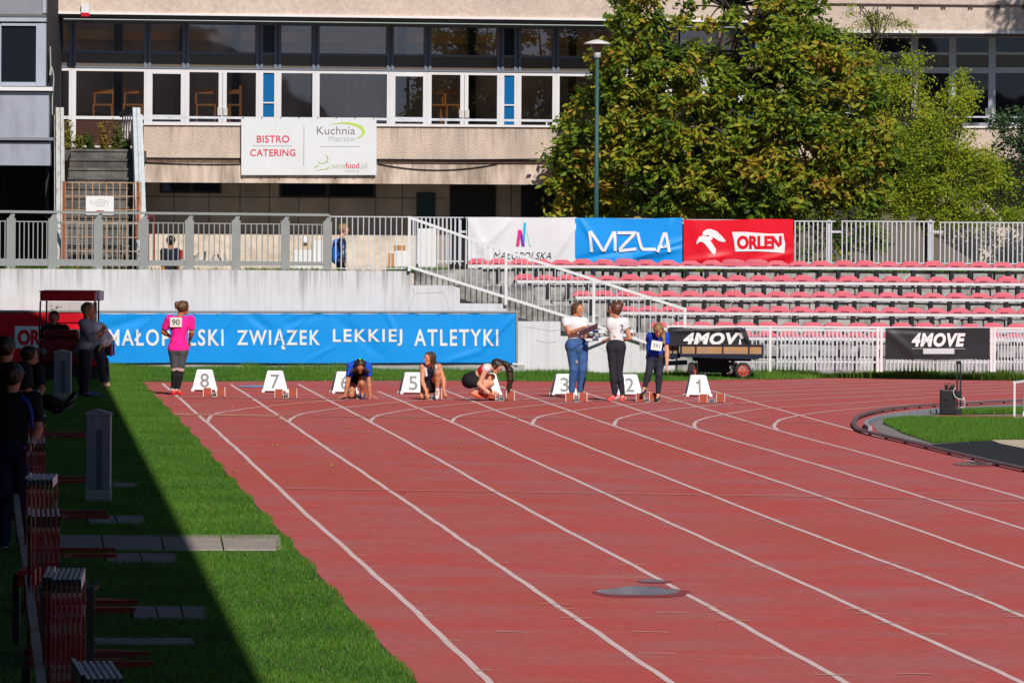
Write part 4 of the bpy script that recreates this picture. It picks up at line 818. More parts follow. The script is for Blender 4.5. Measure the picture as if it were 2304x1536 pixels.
stroke_text('lettering', [[(1331, 567), (1329, 545), (1327, 524), (1330, 523), (1345, 545), (1356, 563), (1360, 563), (1372, 540), (1380, 524), (1383, 524), (1384, 545), (1384, 565)], [(1389, 524), (1427, 524), (1424, 530), (1395, 560), (1396, 564), (1432, 560)], [(1434, 523), (1438, 540), (1443, 557), (1447, 561), (1475, 561)], [(1479, 567), (1485, 552), (1494, 526), (1498, 526), (1502, 545), (1506, 567)], [(1486, 555), (1504, 553)]], Yt-.012, text_white, w2, .062, dM, .03)
w3 = thing('banner', 'red banner with a white eagle head emblem at the right end of the upper banners', 'banner', tuple(W(1660, 595, Yt)))
dO = folds([fpx(1545, 590, 1640, 575, Yt, .08, .02), fpx(1700, 590, 1780, 570, Yt, .08, .02), fpx(1560, 500, 1600, 590, Yt, .15, .01)], .006, 1, 3)
cloth('vinyl', 1538, 494, 1785, 594, Yt, red_b, w3, dO, 80, 36, lambda u, v: (0, 0, -.012*math.sin(u*6)))
poly_px('panel', [(1647, 522), (1672, 521.5), (1700, 523.5), (1730, 526), (1762.5, 525.5), (1764, 538), (1766.5, 548), (1764.5, 569.5), (1735, 567), (1700, 565), (1654, 566), (1652, 545)], Yt, text_white, w3, dO, .014)
text_px('lettering', 'ORLEN', 1658, 530, 1759, 561, Yt, red_b, w3, bold=.055, disp=dO, proud=.02)
ring = lambda cx, cy, r, n=14: [(cx+r*math.cos(2*math.pi*i/n), cy-r*math.sin(2*math.pi*i/n)) for i in range(n)]
strip_px('emblem', [(1580, 528), (1582, 521), (1590, 516), (1600, 515.5), (1612, 520), (1624, 531), (1633, 542)], [(1588, 530), (1592, 528.5), (1598, 530), (1605, 534), (1611, 538), (1618, 542.5), (1629, 545)], Yt, text_white, w3, dO, .014)
strip_px('emblem', [(1567, 549), (1568, 541), (1573, 533), (1581, 530), (1590, 531), (1597, 539), (1604, 550), (1611, 561), (1610, 568)], [(1567.5, 550), (1571, 546), (1577, 543.5), (1583, 546), (1588, 551), (1592, 556), (1597, 563), (1602, 569), (1606, 573.5)], Yt, text_white, w3, dO, .014)
poly_px('emblem', ring(1598, 535, 5.5), Yt, text_white, w3, dO, .014)
# canteen banner on the balcony
Yb = YB-.12
cbn = thing('banner', 'large white canteen banner with red and grey lettering on the balcony', 'banner', tuple(W(695, 394, Yb)))
dC = folds([], .003); cloth('vinyl', 543, 265, 847, 394, Yb, white_b, cbn, dC, 60, 24)
pr = mat('coral print', (.70, .06, .10), .5)
text_px('lettering', 'BISTRO', 578, 305, 651, 321, Yb, pr, cbn, bold=.012, disp=dC, spacing=1.05, proud=.008); text_px('lettering', 'CATERING', 563, 336, 665, 351.5, Yb, pr, cbn, bold=.012, disp=dC, spacing=1.05, proud=.008)
text_px('lettering', 'Kuchnia', 713, 285, 799, 302.5, Yb, grey_p, cbn, bold=-.004, disp=dC, proud=.008); text_px('lettering', 'Mistrzów', 740, 306, 799, 318, Yb, mid_grey, cbn, bold=-.006, disp=dC, proud=.008)
text_px('lettering', 'sens', 747, 370, 777, 379, Yb, pale_green, cbn, bold=0, disp=dC, proud=.008); text_px('lettering', 'food', 777.5, 366, 808, 379, Yb, pr, cbn, bold=.006, disp=dC, proud=.008); text_px('lettering', '.pl', 809, 366, 826, 382.5, Yb, mid_grey, cbn, bold=0, disp=dC, proud=.008); text_px('lettering', 'Catering', 776, 381, 808, 388, Yb, mat('very pale print', (.62, .62, .63), .6), cbn, bold=0, disp=dC, proud=.008)
swoosh('emblem', 772, 297, 46, 20, 135, -72, 9, Yb, mat('bright lime print', (.46, .66, .10), .5), cbn, dC)
poly_px('rule', [(683.5, 284), (684.5, 284), (684, 373), (683, 373)], Yb, grey_p, cbn, dC, .008); poly_px('rule', [(569, 327.6), (658, 327.6), (658, 328.4), (569, 328.4)], Yb, mid_grey, cbn, dC, .008); poly_px('rule', [(721, 329.3), (811, 329.3), (811, 330.2), (721, 330.2)], Yb, mid_grey, cbn, dC, .008)
for a_ in (([(728, 345), (735, 351), (737, 360), (730, 366)], [(729, 346), (738.5, 352), (739, 361), (731, 366.5)]), ([(716, 363), (718, 368), (726, 369), (738, 365)], [(717, 363), (720, 367), (727, 367.5), (739, 364)]), ([(708, 378), (710, 374), (716, 372)], [(709, 379), (712, 376), (717, 374)]), ([(731, 380), (736, 378), (741, 375)], [(730, 382.5), (736, 381), (741, 378)]), ([(715, 384), (722, 381), (729, 380)], [(715, 385), (722, 382.5), (729, 381.5)])): strip_px('emblem', a_[0], a_[1], Yb, olive, cbn, dC, .008)
for i in range(8):
    for y in (265.5, 394.5): q = W(547+42*i, y, Yb); MB().ball((q.x, Yb-.004, q.z), .018, 6).build('tie', steel, cbn)
# black banner on the picket fence
Yk = YP-.05
bk = thing('banner', 'black sponsor banner tied to the white picket fence at right', 'banner', tuple(W(2110, 808, Yk)))
dK = folds([fpx(1995, 745, 2060, 800, Yk, .08, .012), fpx(2000, 740, 2100, 745, Yk, .05, -.012)], .005, 1, 1); cloth('vinyl', 1992, 738, 2227, 808, Yk, black_b, bk, dK, 60, 20, lambda u, v: (0, 0, .006*math.sin(u*9)))
def four(parent, x0, y0, x1, y1, Y, disp, txt='4MOVE'): text_px('lettering', txt, x0, y0, x1, y1, Y, text_white, parent, shear=.22, bold=.05, disp=disp, proud=.02, spacing=1.12)
four(bk, 2051, 749, 2172, 780, Yk, dK)
poly_px('rule', [(2052, 783.2), (2172, 784), (2172, 785), (2052, 784.2)], Yk, mid_grey, bk, dK, .014); poly_px('panel', [(2077, 783.5), (2147, 783.5), (2147, 796), (2077, 796)], Yk, mat('pale grey print', (.60, .60, .62), .5), bk, dK, .017)
# ------------------------------------------------------------------ street lamp
lp = thing('street_lamp', 'green lamp post with a white dish head in front of the walnut tree', 'lamp', (W(1343, 490, 149.4).x, 149.4, 1.98)); q = W(1344, 118, 149.4); b0 = W(1341.5, 500, 149.4)
MB().tube([(b0.x, 149.4, 1.9), (b0.x, 149.4, W(1341, 440, 149.4).z), (q.x, 149.4, W(1344, 128, 149.4).z)], [.062, .05, .038], 12).build('pole', mat('green lamp paint', (.035, .10, .095), .5, var=.1), lp, True)
s_ = 16000/149.4; zL = lambda y: W(1344, y, 149.4).z
MB().lathe([(.06, zL(131)), (.075, zL(130)), (.075, zL(120)), (.055, zL(118)), (.055, zL(117))], (q.x, 149.4, 0), 16).build('neck', mat('lamp neck grey', (.45, .45, .46), .4), lp, True)
MB().lathe([(.055, zL(118)), (.10, zL(115)), (.145, zL(101)), (.145, zL(100)), (.01, zL(100))], (q.x, 149.4, 0), 20).build('bowl', mat('brown tinted bowl', (.16, .12, .09), .25), lp, True)
MB().lathe([(.02, zL(100.5)), (.29, zL(99.5)), (.295, zL(98.5)), (.22, zL(95)), (.10, zL(91)), (.03, zL(89.5)), (.0, zL(89))], (q.x, 149.4, 0), 28).build('shade', mat('white lamp shade', (.70, .68, .66), .4), lp, True)
# ------------------------------------------------------------------ trees
walnut_m = leafmat('walnut leaves', [(0, (.035, .085, .010)), (.28, (.09, .17, .016)), (.55, (.22, .29, .022)), (.74, (.38, .36, .03)), (.88, (.46, .32, .035)), (1, (.32, .14, .03))], .35)
lime_m = leafmat('small lime leaves', [(0, (.10, .18, .012)), (.45, (.26, .36, .022)), (.8, (.44, .48, .035)), (1, (.58, .44, .04))], .4)
bluegr_m = leafmat('dark blue green leaves', [(0, (.012, .035, .014)), (.6, (.035, .085, .03)), (1, (.10, .16, .06))], .2)
bark_m = mat('grey bark', (.06, .05, .042), .95, var=.3, vscale=8, bump=.5, bscale=20)
def inside(pt, poly):
    x, y = pt; r = False; j = len(poly)-1
    for i in range(len(poly)):
        a, b = poly[i], poly[j]
        if (a[1] > y) != (b[1] > y) and x < (b[0]-a[0])*(y-a[1])/(b[1]-a[1])+a[0]: r = not r
        j = i
    return r
def tree(name, label, poly, cx, cy, Yc, dep, base, nclump, per, size, lm, crad, tone, trunk_r, reach=(.6, 1), droop=.4, gaps=0.0, toneu=0.0, thin=None, brad=.03):
    """branching tree: limbs run from the trunk to clump centres filling a 3-D crown whose silhouette follows poly"""
    b0 = W(base[0], base[1], Yc); b0.z = min(b0.z, 1.98); t = thing(name, label, 'tree', tuple(b0))
    xs = [p[0] for p in poly]; ys = [p[1] for p in poly]; cs = []; hw = (max(xs)-min(xs))/2; hh = (max(ys)-min(ys))/2
    while len(cs) < nclump:
        x, y = random.uniform(min(xs), max(xs)), random.uniform(min(ys), max(ys))
        if not inside((x, y), poly): continue
        if thin and random.random() < thin(x, y): continue
        r2 = ((x-cx)/hw)**2+((y-cy)/hh)**2; half = dep*math.sqrt(max(.06, 1-min(.97, r2*.85))); d = random.choice((-1, -1, 1))*half*random.uniform(.25, 1)**.5
        if gaps and (math.sin(x*.021+y*.013+2)*math.sin(y*.027-x*.009)+random.uniform(-.3, .3)) > 1-gaps: continue
        cs.append((W(x, y, Yc+d), x, y))
    top = W(cx, cy+hh*.55, Yc); mbt = MB(); tk = spl([b0+Vector((0, 0, -.3)), (b0+top)/2+Vector((.1, .1, 0)), top], 8); mbt.tube(tk, [trunk_r*(1-.5*i/len(tk)) for i in range(len(tk))], 10); mbt.build('trunk', bark_m, t, True)
    mbb = MB(); hubs = []
    for k in range(16):
        c = random.choice(cs)[0]; e = top.lerp(c, random.uniform(.5, .8)); m_ = top.lerp(e, .5)+Vector((random.uniform(-.2, .2), random.uniform(-.2, .2), .3)); s = spl([Vector(tk[-1-k % 3]), m_, e], 8); mbb.tube(s, [min(trunk_r*.5, brad*2.2)*(1-.75*i/len(s)) for i in range(len(s))], 6); hubs += [Vector(s[i]) for i in (4, 6, 8, 10, 12, len(s)-1) if i < len(s)]
    P, T = [], []
    for c, x, y in cs:
        h = min(hubs, key=lambda q: (q-c).length); m_ = h.lerp(c, .5)+Vector((random.uniform(-.12, .12), random.uniform(-.12, .12), random.uniform(0, .25))); s = spl([h, m_, c, c+Vector((random.uniform(-.2, .2), random.uniform(-.2, .1), random.uniform(-.35, .05)))], 4); mbb.tube(s, [brad*(1-.8*i/len(s)) for i in range(len(s))], 4)
        r = crad*random.uniform(.6, 1.25); tb = random.uniform(*tone)+toneu*(cy-y)/hh+.13*math.sin(x*.017+1)*math.sin(y*.022+x*.006)
        for tw in range(max(3, per//9)):
            u = Vector((random.gauss(0, 1), random.gauss(0, 1), random.gauss(0, .75))); u.normalize(); e = c+u*r*random.uniform(.5, 1); e.z -= .12*r
            for k in range(9):
                kk = (k+1)/9; q = c.lerp(e, kk); P.append((q.x+random.gauss(0, .03+.03*crad), q.y+random.gauss(0, .05), q.z+random.gauss(0, .03+.03*crad))); T.append(tb+random.gauss(0, .15)+(.25 if random.random() < .12 else 0))
    mbb.build('branches', bark_m, t, False)
    P = np.array(P); T = np.array(T)
    leafcloud('crown', P, 0, size, lm, t, droop=droop, tones=T)
    return t
WAL = [(1240,395),(1232,352),(1262,318),(1278,262),(1290,232),(1310,192),(1350,168),(1352,112),(1362,60),(1380,40),(1392,-40),(1450,-150),(1650,-200),(1850,-110),(1868,-10),(1862,50),(1890,95),(1950,150),(1985,215),(2005,300),(2000,390),(1985,455),(1960,490),(1800,492),(1500,492),(1262,492),(1245,460),(1262,425)]
tree('walnut_tree', 'big walnut tree with green, yellow and rusty leaves behind the banners', WAL, 1620, 200, 151.6, 2.3, (1690, 600), 700, 90, .165, walnut_m, .46, (.20, .74), .16, gaps=.16, thin=lambda x, y: (.82 if 1490 < x < 1700 and y < 120 else .5 if y < 165 and x > 1480 and x < 1720 else .45 if y < 60 else .0))
LIM = [(1860,85),(1905,60),(1960,110),(2000,140),(2060,115),(2120,130),(2185,165),(2195,230),(2170,280),(2210,330),(2250,370),(2290,420),(2304,490),(2150,505),(2020,490),(1960,400),(1930,250)]
tree('lime_tree', 'lighter small leaved tree right of and behind the walnut tree', LIM, 2060, 330, 153.6, 1.3, (2090, 600), 520, 108, .066, lime_m, .42, (.30, .68), .10, gaps=.30, brad=.014, thin=lambda x, y: .62 if y < 270 else .25 if x > 2150 else 0)
SPR = [(1885,30),(1920,8),(1965,18),(2010,32),(2060,58),(2075,66),(2030,70),(1990,75),(1950,80),(1910,70)]
tree('lime_tree', 'sparse pale topmost sprays of a small leaved tree above the window band', SPR, 1970, 45, 154.2, .5, (1960, 600), 30, 36, .05, lime_m, .34, (.45, .75), .05, brad=.007)
RGT = [(2205,285),(2240,262),(2280,246),(2330,235),(2420,230),(2450,560),(2300,520),(2262,440),(2235,395),(2225,330)]
tree('dark_tree', 'dark blue green tree at the right edge beside the beige wing', RGT, 2350, 380, 154.6, 1.1, (2370, 600), 120, 72, .085, bluegr_m, .36, (.2, .7), .12, gaps=.25, brad=.012)
TAL = [(2468,-560),(2490,-640),(2560,-680),(2650,-640),(2660,-500),(2590,-455),(2540,-470),(2500,-440),(2478,-480)]
tree('tall_tree', 'tall tree outside the right edge that throws leaf shadow on the fascia', TAL, 2560, -560, 152.5, 1.0, (2600, 600), 50, 60, .12, walnut_m, .5, (.2, .6), .16)
SHR = [(1795,470),(1830,452),(1900,458),(1985,470),(2010,520),(1990,560),(1940,590),(1800,595)]
tree('shrub', 'dark shrub under the trees behind the upper bar fence', SHR, 1900, 530, 150.6, .5, (1890, 600), 46, 54, .09, walnut_m, .32, (.1, .5), .03)
# ------------------------------------------------------------------ grandstand beside and above the camera: its roof throws the shade over the left lawn
gs = thing('grandstand', 'roofed grandstand left of the track whose roof shades the lawn', 'grandstand', (-10, 40, 0)); gm = mat('dark concrete', (.10, .10, .11), .9)
RZ = 9.0; kx = SUN.x/SUN.z*RZ; ky = -SUN.y/SUN.z*RZ
def rx(Y): return (1.72-.0706*(Y+ky))+kx
yE = 130.6
MB().prism([(rx(-40), -40), (rx(yE), yE), (-26, yE+11), (-26, -40)], 2, RZ, RZ+.5).build('roof', gm, gs)
mb = MB()
for i in range(6): mb.prism([(-3.2-i*.9, -40), (-3.2-.071*yE-i*.9, 124), (-4.2-.071*yE-i*.9, 124), (-4.2-i*.9, -40)], 2, -.5, .5+.42*i) if i else None
mb.build('tiers', gm, gs); MB().prism([(-25.4, -40), (-25.4, 124), (-26, 124), (-26, -40)], 2, -.5, RZ).build('back_wall', gm, gs)
hill_m = mat('wooded hill', (.02, .03, .018), .95, var=.3, vscale=.05)
v = []; hx = np.linspace(-420, 420, 90)
for x in hx: h = 20+11*math.sin(x*.021+1)+8*math.sin(x*.057+.4)+3*math.sin(x*.17)+rng.uniform(0, 1.6); v += [(x, -560, -12), (x, -640, h)]
struct(mk('hills', v, [(2*i, 2*i+2, 2*i+3, 2*i+1) for i in range(89)], hill_m))
# ------------------------------------------------------------------ lane number boxes
cone_m = mat('white plastic', (.80, .80, .80), .4, var=.03); dark_sl = mat('blue grey slot', (.12, .16, .24), .5); num_m = mat('grey numeral', (.20, .20, .205), .5)
def lane_box(num, px, py, rz, lab):
    p = G(px, py); t = thing('lane_marker', lab, 'lane marker', tuple(p), 'numbered lane boxes')
    def fin(mb, n, m):
        o = mk(n, mb.v, mb.f, m); o.parent = t; return o
    def sec(z): k = z/.385; return .232-.098*k, .17-.10*k
    mb = MB(); vs = []
    for z in (.035, .37, .385):
        a, b = sec(z)
        if z == .385: a -= .012; b -= .012
        vs += [(-a, -b, z), (a, -b, z), (a, b, z), (-a, b, z)]
    mb.add(vs, [(3, 2, 1, 0)]+[(4*j+i, 4*j+(i+1) % 4, 4*j+4+(i+1) % 4, 4*j+4+i) for j in range(2) for i in range(4)]+[(8, 9, 10, 11)])
    for sx in (-1, 1):
        for sy in (-1, 1): mb.prism([(sx*.236, sy*.174), (sx*.236, sy*.12), (sx*.185, sy*.12), (sx*.178, sy*.174)], 2, 0, .05)
    o = fin(mb, 'shell', cone_m); b_ = o.modifiers.new('b', 'BEVEL'); b_.width = .008; b_.segments = 2
    for sx in (-1, 1):
        mb = MB(); vs = []
        for z, k in ((.07, .62), (.33, .55)):
            a, b = sec(z)
            vs += [(sx*(a+.003), -b*k, z), (sx*(a+.003), b*k, z)]
        mb.add(vs, [(0, 1, 3, 2)]); fin(mb, 'side_slot', dark_sl)
    v_, f_ = text_geo(str(num), 0, .012); wd = .155 if num != 1 else .085; q = []
    if num == 1: v_, f_ = np.array([(.55, 0), (1, 0), (1, 1), (.70, 1), (.55, .86), (.30, .78), (0, .75), (0, .62), (.55, .64)]), [tuple(range(9))]
    for p_ in v_: z = .075+.245*p_[1]; q.append(((p_[0]-.5)*wd+(0 if num != 1 else -.01), -sec(z)[1]-.004, z))
    o = mk('numeral', q, f_, num_m); o.parent = t; t.rotation_euler = (0, 0, rz); return t
for n, px, py, rz in ((8, 460, 880.5, .06), (7, 618.5, 883, .05), (6, 774, 885, .16), (5, 927, 886.5, .17), (4, 1097, 888, .15), (3, 1268, 890, .15), (2, 1415, 890.5, .09), (1, 1570, 892, .12)): lane_box(n, px, py, rz, 'white plastic lane marker box numbered %d standing on the red track' % n)
# ------------------------------------------------------------------ starting blocks
pad_m = mat('red brown rubber pad', (.33, .065, .035), .8, var=.15, vscale=30); alu = mat('aluminium', (.55, .55, .56), .35, metal=.7)
def blocks(px, py, rz, yl, yr, lab, dx=.117):
    t = thing('starting_block', lab, 'starting block', tuple(G(px, py)), 'starting blocks'); t.rotation_euler = (0, 0, rz)
    def fin(mb, n, m): o = mk(n, mb.v, mb.f, m); o.parent = t; return o
    fin(MB().box((-.035, -.02, .02), (.035, .72, .055)).box((-.042, -.05, .0), (.042, .03, .075)).box((-.09, .68, 0), (.09, .74, .03)), 'rail', alu); fin(MB().box((-.030, -.053, .02), (-.004, -.0495, .06)).box((.004, -.053, .02), (.030, -.0495, .06)), 'rail_slot', black)
    for s, y in ((-1, yl), (1, yr)):
        c = s*dx; o = fin(MB().prism([(y, .012), (y+.075, .155), (y+.095, .148), (y+.02, .005)], 0, c-.066, c+.066), 'foot_pad', pad_m)
        mb = MB(); mb.prism([(y-.004, .008), (y+.074, .162), (y+.10, .150), (y+.024, .0)], 0, c-.0705, c-.0665).prism([(y-.004, .008), (y+.074, .162), (y+.10, .150), (y+.024, .0)], 0, c+.0665, c+.0705); mb.bar((c, y+.09, .11), (c, y+.26, .02), .02).box((c*.2, y+.10, .02), (c, y+.14, .04)); fin(mb, 'pad_bracket', alu)
    return t
LB = 'starting block with two red brown pads '
blocks(482, 893, .06, .02, .22, LB+'in front of lane box 8'); blocks(643, 896, .03, .02, .22, LB+'in front of lane box 7'); blocks(808, 898, .05, .05, .3, LB+'under the kneeling girl in blue'); blocks(971, 899.5, .05, .05, .3, LB+'under the girl in navy and white'); blocks(1128, 902, .03, .05, .18, LB+'beside the crouching girl in red and white', .16); blocks(1298, 904.5, .05, .02, .18, LB+'hiding the feet of the woman in jeans'); blocks(1456, 905, .0, .02, .22, LB+'under the raised foot of the girl in blue'); blocks(1602, 907, -.02, .0, .35, LB+'in front of lane box 1', .15)
# ------------------------------------------------------------------ hurdles
hred = mat('worn red hurdle paint', (.24, .006, .010), .4, var=.25, vscale=5, col2=(.62, .58, .58), f2=.66, s2=7); hboard = mat('hurdle board white', (.78, .78, .78), .45)
hw = thing('hurdle', 'red hurdle', 'hurdle')
def loc(mb, n, m): o = mk(n, mb.v, mb.f, m); o.parent = hw; return o
loc(MB().box((-.008, -.6, .985), (.008, .6, 1.055)), 'crossbar', hboard); mb = MB()
for sy in (-1, 1): loc(MB().box((-.0085, sy*.602, .975), (.0085, sy*.606, 1.05)), 'crossbar_cap', black)
for sy in (-1, 1):
    loc(MB().box((-.009, sy*.55-.03, .03), (.009, sy*.55+.03, .98)), 'upright', hred)
    loc(MB().box((-.03, sy*.55-.028, 0), (.66, sy*.55+.028, .05)), 'base_leg', hred)
STK = [(84, 982, 4, .07, 0, 'far stack behind the spectators'), (86, 1085, 5, .07, 0, 'stack beside the standing spectators'), (97, 1163, 5, .085, 0, 'stack just in front of the grey cabinet'), (98, 1250, 5, .066, 0, 'stack next to the concrete path'), (120, 1370, 7, .033, 1, 'seven piece stack with a taller hurdle at its left'), (129, 1490, 7, .07, 1, 'stack in the middle of the shaded row'), (182, 1694, 8, .04, 2, 'second stack from the bottom edge, two leaning higher'), (256, 2014, 7, .10, 1, 'stack cut by the bottom edge of the photo')]
first = True; hw['label'] = ''
for px, py, n, rz, ex, lab in STK:
    p = G(px, py); sp = .034 if py < 1600 else .029
    for i in range(n):
        e = i >= n-ex; l = Vector((p.x-i*sp-(.012 if e else 0), p.y+(.25 if e else 0)-i*.012, p.z)); lb = 'red hurdle in the '+lab
        if first: h_ = hw; h_.location = l; h_.rotation_euler = (0, 0, rz); h_['label'] = lb; first = False
        else: h_ = dup(hw, l, rz, lb)
        h_['group'] = 'hurdles in the '+lab
for px, rz, lab in ((1372, -1.02, 'red and white hurdle standing on the grass behind the woman in black leggings'), (1366, -1.10, 'second red and white hurdle nested against the left of its twin')):
    q = G(px, 842); h2 = dup(hw, (q.x, q.y+(.22 if px == 1366 else 0), q.z-.02), rz, lab); h2.scale = (1, 1, .86); h2['group'] = 'hurdles behind the start'
    for ch in list(h2.children):
        if ch.name.startswith('crossbar') and not ch.name.startswith('crossbar_cap') and not ch.name.startswith('crossbar_cap'):
            lo2 = MB().box((-.010, -.6, .80), (.010, .6, .86)); o = mk('lower_board', lo2.v, lo2.f, hboard); o.parent = h2
            for y0 in (-.35, .35):
                bq = MB().box((-.0105, y0-.07, .99), (.0145, y0+.07, 1.05)).box((-.0125, y0-.07, .805), (.0125, y0+.07, .855)); o = mk('blue_square', bq.v, bq.f, mat('navy square', (.02, .05, .16), .5)); o.parent = h2
        if ch.name.startswith('upright'):
            y0 = -.55 if ch.data.vertices[0].co.y < 0 else .55; dq = MB()
            for k in range(7): dq.box((-.0165, y0-.012, .42+.08*k), (.0165, y0+.012, .445+.08*k))
            o = mk('pin_hole_sticker', dq.v, dq.f, hboard); o.parent = ch
            gq = MB().box((-.0155, y0-.033, .03), (.0155, y0+.033, .33)); o = mk('lower_post', gq.v, gq.f, grey_metal); o.parent = h2
# ------------------------------------------------------------------ grey electrical cabinets in the lawn
cab_m = mat('blue grey cabinet', (.22, .25, .31), .5, var=.06, vscale=3)
def cabinet(px0, px1, ytop, ybase, lab):
    p = G((px0+px1)/2, ybase); Y = p.y; s = F/Y; w_ = (px1-px0)/s; h = (ybase-ytop)/s; t = thing('cabinet', lab, 'cabinet', tuple(p), 'grey roadside cabinets')
    def fin(mb, n, m, bv=0): o = mk(n, [(a+p.x, b+p.y, c+p.z) for a, b, c in mb.v], mb.f, m, t, False, None, bv); return o
    fin(MB().box((-w_/2-.005, -.0, -.05), (w_/2+.005, .3, h*.14)), 'plinth', conc)
    fin(MB().box((-w_/2, .01, h*.142), (w_/2, .29, h*.93)), 'body', cab_m, .005)
    fin(MB().prism([(-w_/2-.008, h*.932), (w_/2+.008, h*.932), (w_/2+.008, h*.955), (-w_*.1, h), (-w_/2-.008, h*.965)], 1, 0, .30), 'lid', cab_m)
    mb = MB()
    for k in (-.38, -.26, -.14, .20, .32, .43): mb.box((w_*k-.004, .004, h*.145), (w_*k+.004, .0095, h*.92))
    mb.box((-w_/2, .003, h*.53), (w_/2, .0098, h*.536)); fin(mb, 'rib', cab_m); fin(MB().box((-w_*.06, .002, h*.15), (w_*.17, .0090, h*.78)), 'recess', mat('dark cabinet recess', (.07, .09, .14), .5))
cabinet(193, 247, 920, 1130, 'blue grey cabinet standing alone in the shaded lawn near the path'); cabinet(121, 158.5, 787, 900, 'blue grey cabinet in front of the tractor')
# ------------------------------------------------------------------ trailer with black banner
YT = 139.3; navy = mat('dark navy paint', (.012, .016, .035), .45, var=.2); ply = mat('weathered plywood', (.42, .24, .11), .7, var=.15, vscale=4, col2=(.36, .25, .20), f2=.6, s2=3)
tr = thing('trailer', 'dark navy flatbed trailer with plywood sides and red rims on the grass verge', 'trailer', tuple(W(1620, 842, YT)))
mb = MB(); mb.bpx(1533, 777, 1716, 795.5, YT, .03); mb.bpx(1498, 778, 1528, 794.5, YT+.18, .03); mb.build('side_board', ply, tr)
mb = MB()
for x0, x1 in ((1530, 1534.5), (1564, 1567.5), (1625, 1628), (1683.5, 1687), (1714, 1718.5)): mb.bpx(x0, 775, x1, 797, YT-.02, .03)
mb.bpx(1530, 774.5, 1718.5, 778, YT-.025, .06); mb.bpx(1497, 776.5, 1530, 778.5, YT+.15, .05); mb.bpx(1512, 777, 1515, 796, YT+.16, .03)
a = [W(1530, 796, YT), W(1718, 796, YT), W(1718, 803, YT), W(1700, 809, YT), W(1530, 803, YT)]; mb.prism([(q.x, q.z) for q in a], 1, YT-.03, YT+1.5)
a = [W(1498, 795, YT), W(1532, 796, YT), W(1532, 805, YT), W(1512, 810, YT), W(1498, 803, YT)]; mb.prism([(q.x, q.z) for q in a], 1, YT+.16, YT+1.5); mb.build('bed_frame', navy, tr, bevel=.006)
mb = MB(); mb.bpx(1570, 806, 1640, 838, YT+.5, .5); mb.bpx(1560, 806, 1690, 812, YT+.25, .9); mb.bpx(1645, 808, 1652, 830, YT+.12, .05); mb.build('chassis', black, tr)
mb = MB(); mb.bar(W(1545, 815, YT+.5), W(1478, 818, YT+.3), .07, .09); mb.build('tow_bar', mat('blue grey tow bar', (.03, .06, .16), .5), tr)
tyre = mat('tyre rubber', (.035, .033, .032), .85, var=.2); rim = mat('coral red rim', (.72, .10, .08), .45)
def wheel(px, py, r, wd, yaw, Yw, nm='wheel', par=tr, rimm=rim, spokes=True):
    c = W(px, py, Yw); M = Matrix.Translation(c) @ Matrix.Rotation(yaw, 4, 'Z')
    def fin(mb, n, m, p_): mb.v = [tuple(M @ Vector(q)) for q in mb.v]; return mk(n, mb.v, mb.f, m, p_, True)
    t = fin(MB().lathe([(r*.62, -wd/2), (r*.9, -wd/2), (r, -wd*.3), (r, wd*.3), (r*.9, wd/2), (r*.62, wd/2), (r*.62, -wd/2)], n=28, ax=1), nm, tyre, par)
    mb = MB().lathe([(r*.62, -wd*.42), (r*.64, -wd*.52), (r*.55, -wd*.52), (r*.52, -wd*.2), (r*.52, wd*.3)], n=28, ax=1).lathe([(0, -wd*.5), (r*.12, -wd*.5), (r*.14, -wd*.2)], n=12, ax=1)
    if spokes:
        for k in range(8): a = k*math.pi/4; mb.bar((r*.1*math.cos(a), -wd*.36, r*.1*math.sin(a)), (r*.55*math.cos(a), -wd*.36, r*.55*math.sin(a)), r*.10, wd*.12, up=(0, 1, 0))
    fin(mb, 'rim', rimm, t); return t
wheel(1671, 834, .165, .12, 0.15, YT+.12); wheel(1557, 834, .165, .12, 1.35, YT+.2); wheel(1480, 831, .15, .1, 1.3, YT+1.2); wheel(1640, 832, .16, .11, .15, YT+1.2)
tb = thing('banner', 'black sponsor banner slumped over the trailer with its last letters folded', 'banner', tuple(W(1600, 777, YT+.1))); YTb = YT+.06
dT = folds([fpx(1530, 745, 1670, 741, YTb, .03, .02), fpx(1660, 738, 1690, 776, YTb, .04, .025)], .005, 1.5, 2)
cloth('vinyl', 1502, 736, 1676, 778, YTb, black_b, tb, dT, 60, 20, lambda u, v: (.13*(1-v)*max(0, (u-.55)/.45), 0, -.03*v*math.sin(u*3.1)**2 if v > .8 else 0))
text_px('lettering', '4MOV', 1537, 748, 1664, 775.5, YTb, text_white, tb, shear=.22, bold=.05, disp=dT, proud=.02, spacing=1.12); poly_px('lettering', [(1658, 749), (1668, 749), (1673, 760), (1668, 763)], YTb, text_white, tb, dT, .02); poly_px('lettering', [(1664, 762), (1666, 762), (1668, 775), (1662, 775)], YTb, text_white, tb, dT, .02)
for x in (1504, 1556, 1612, 1672): q = W(x, 737, YTb); MB().ball((q.x, YTb-.03, q.z), .02, 6).build('tie', mat('white tie', (.7, .7, .7), .5), tb)
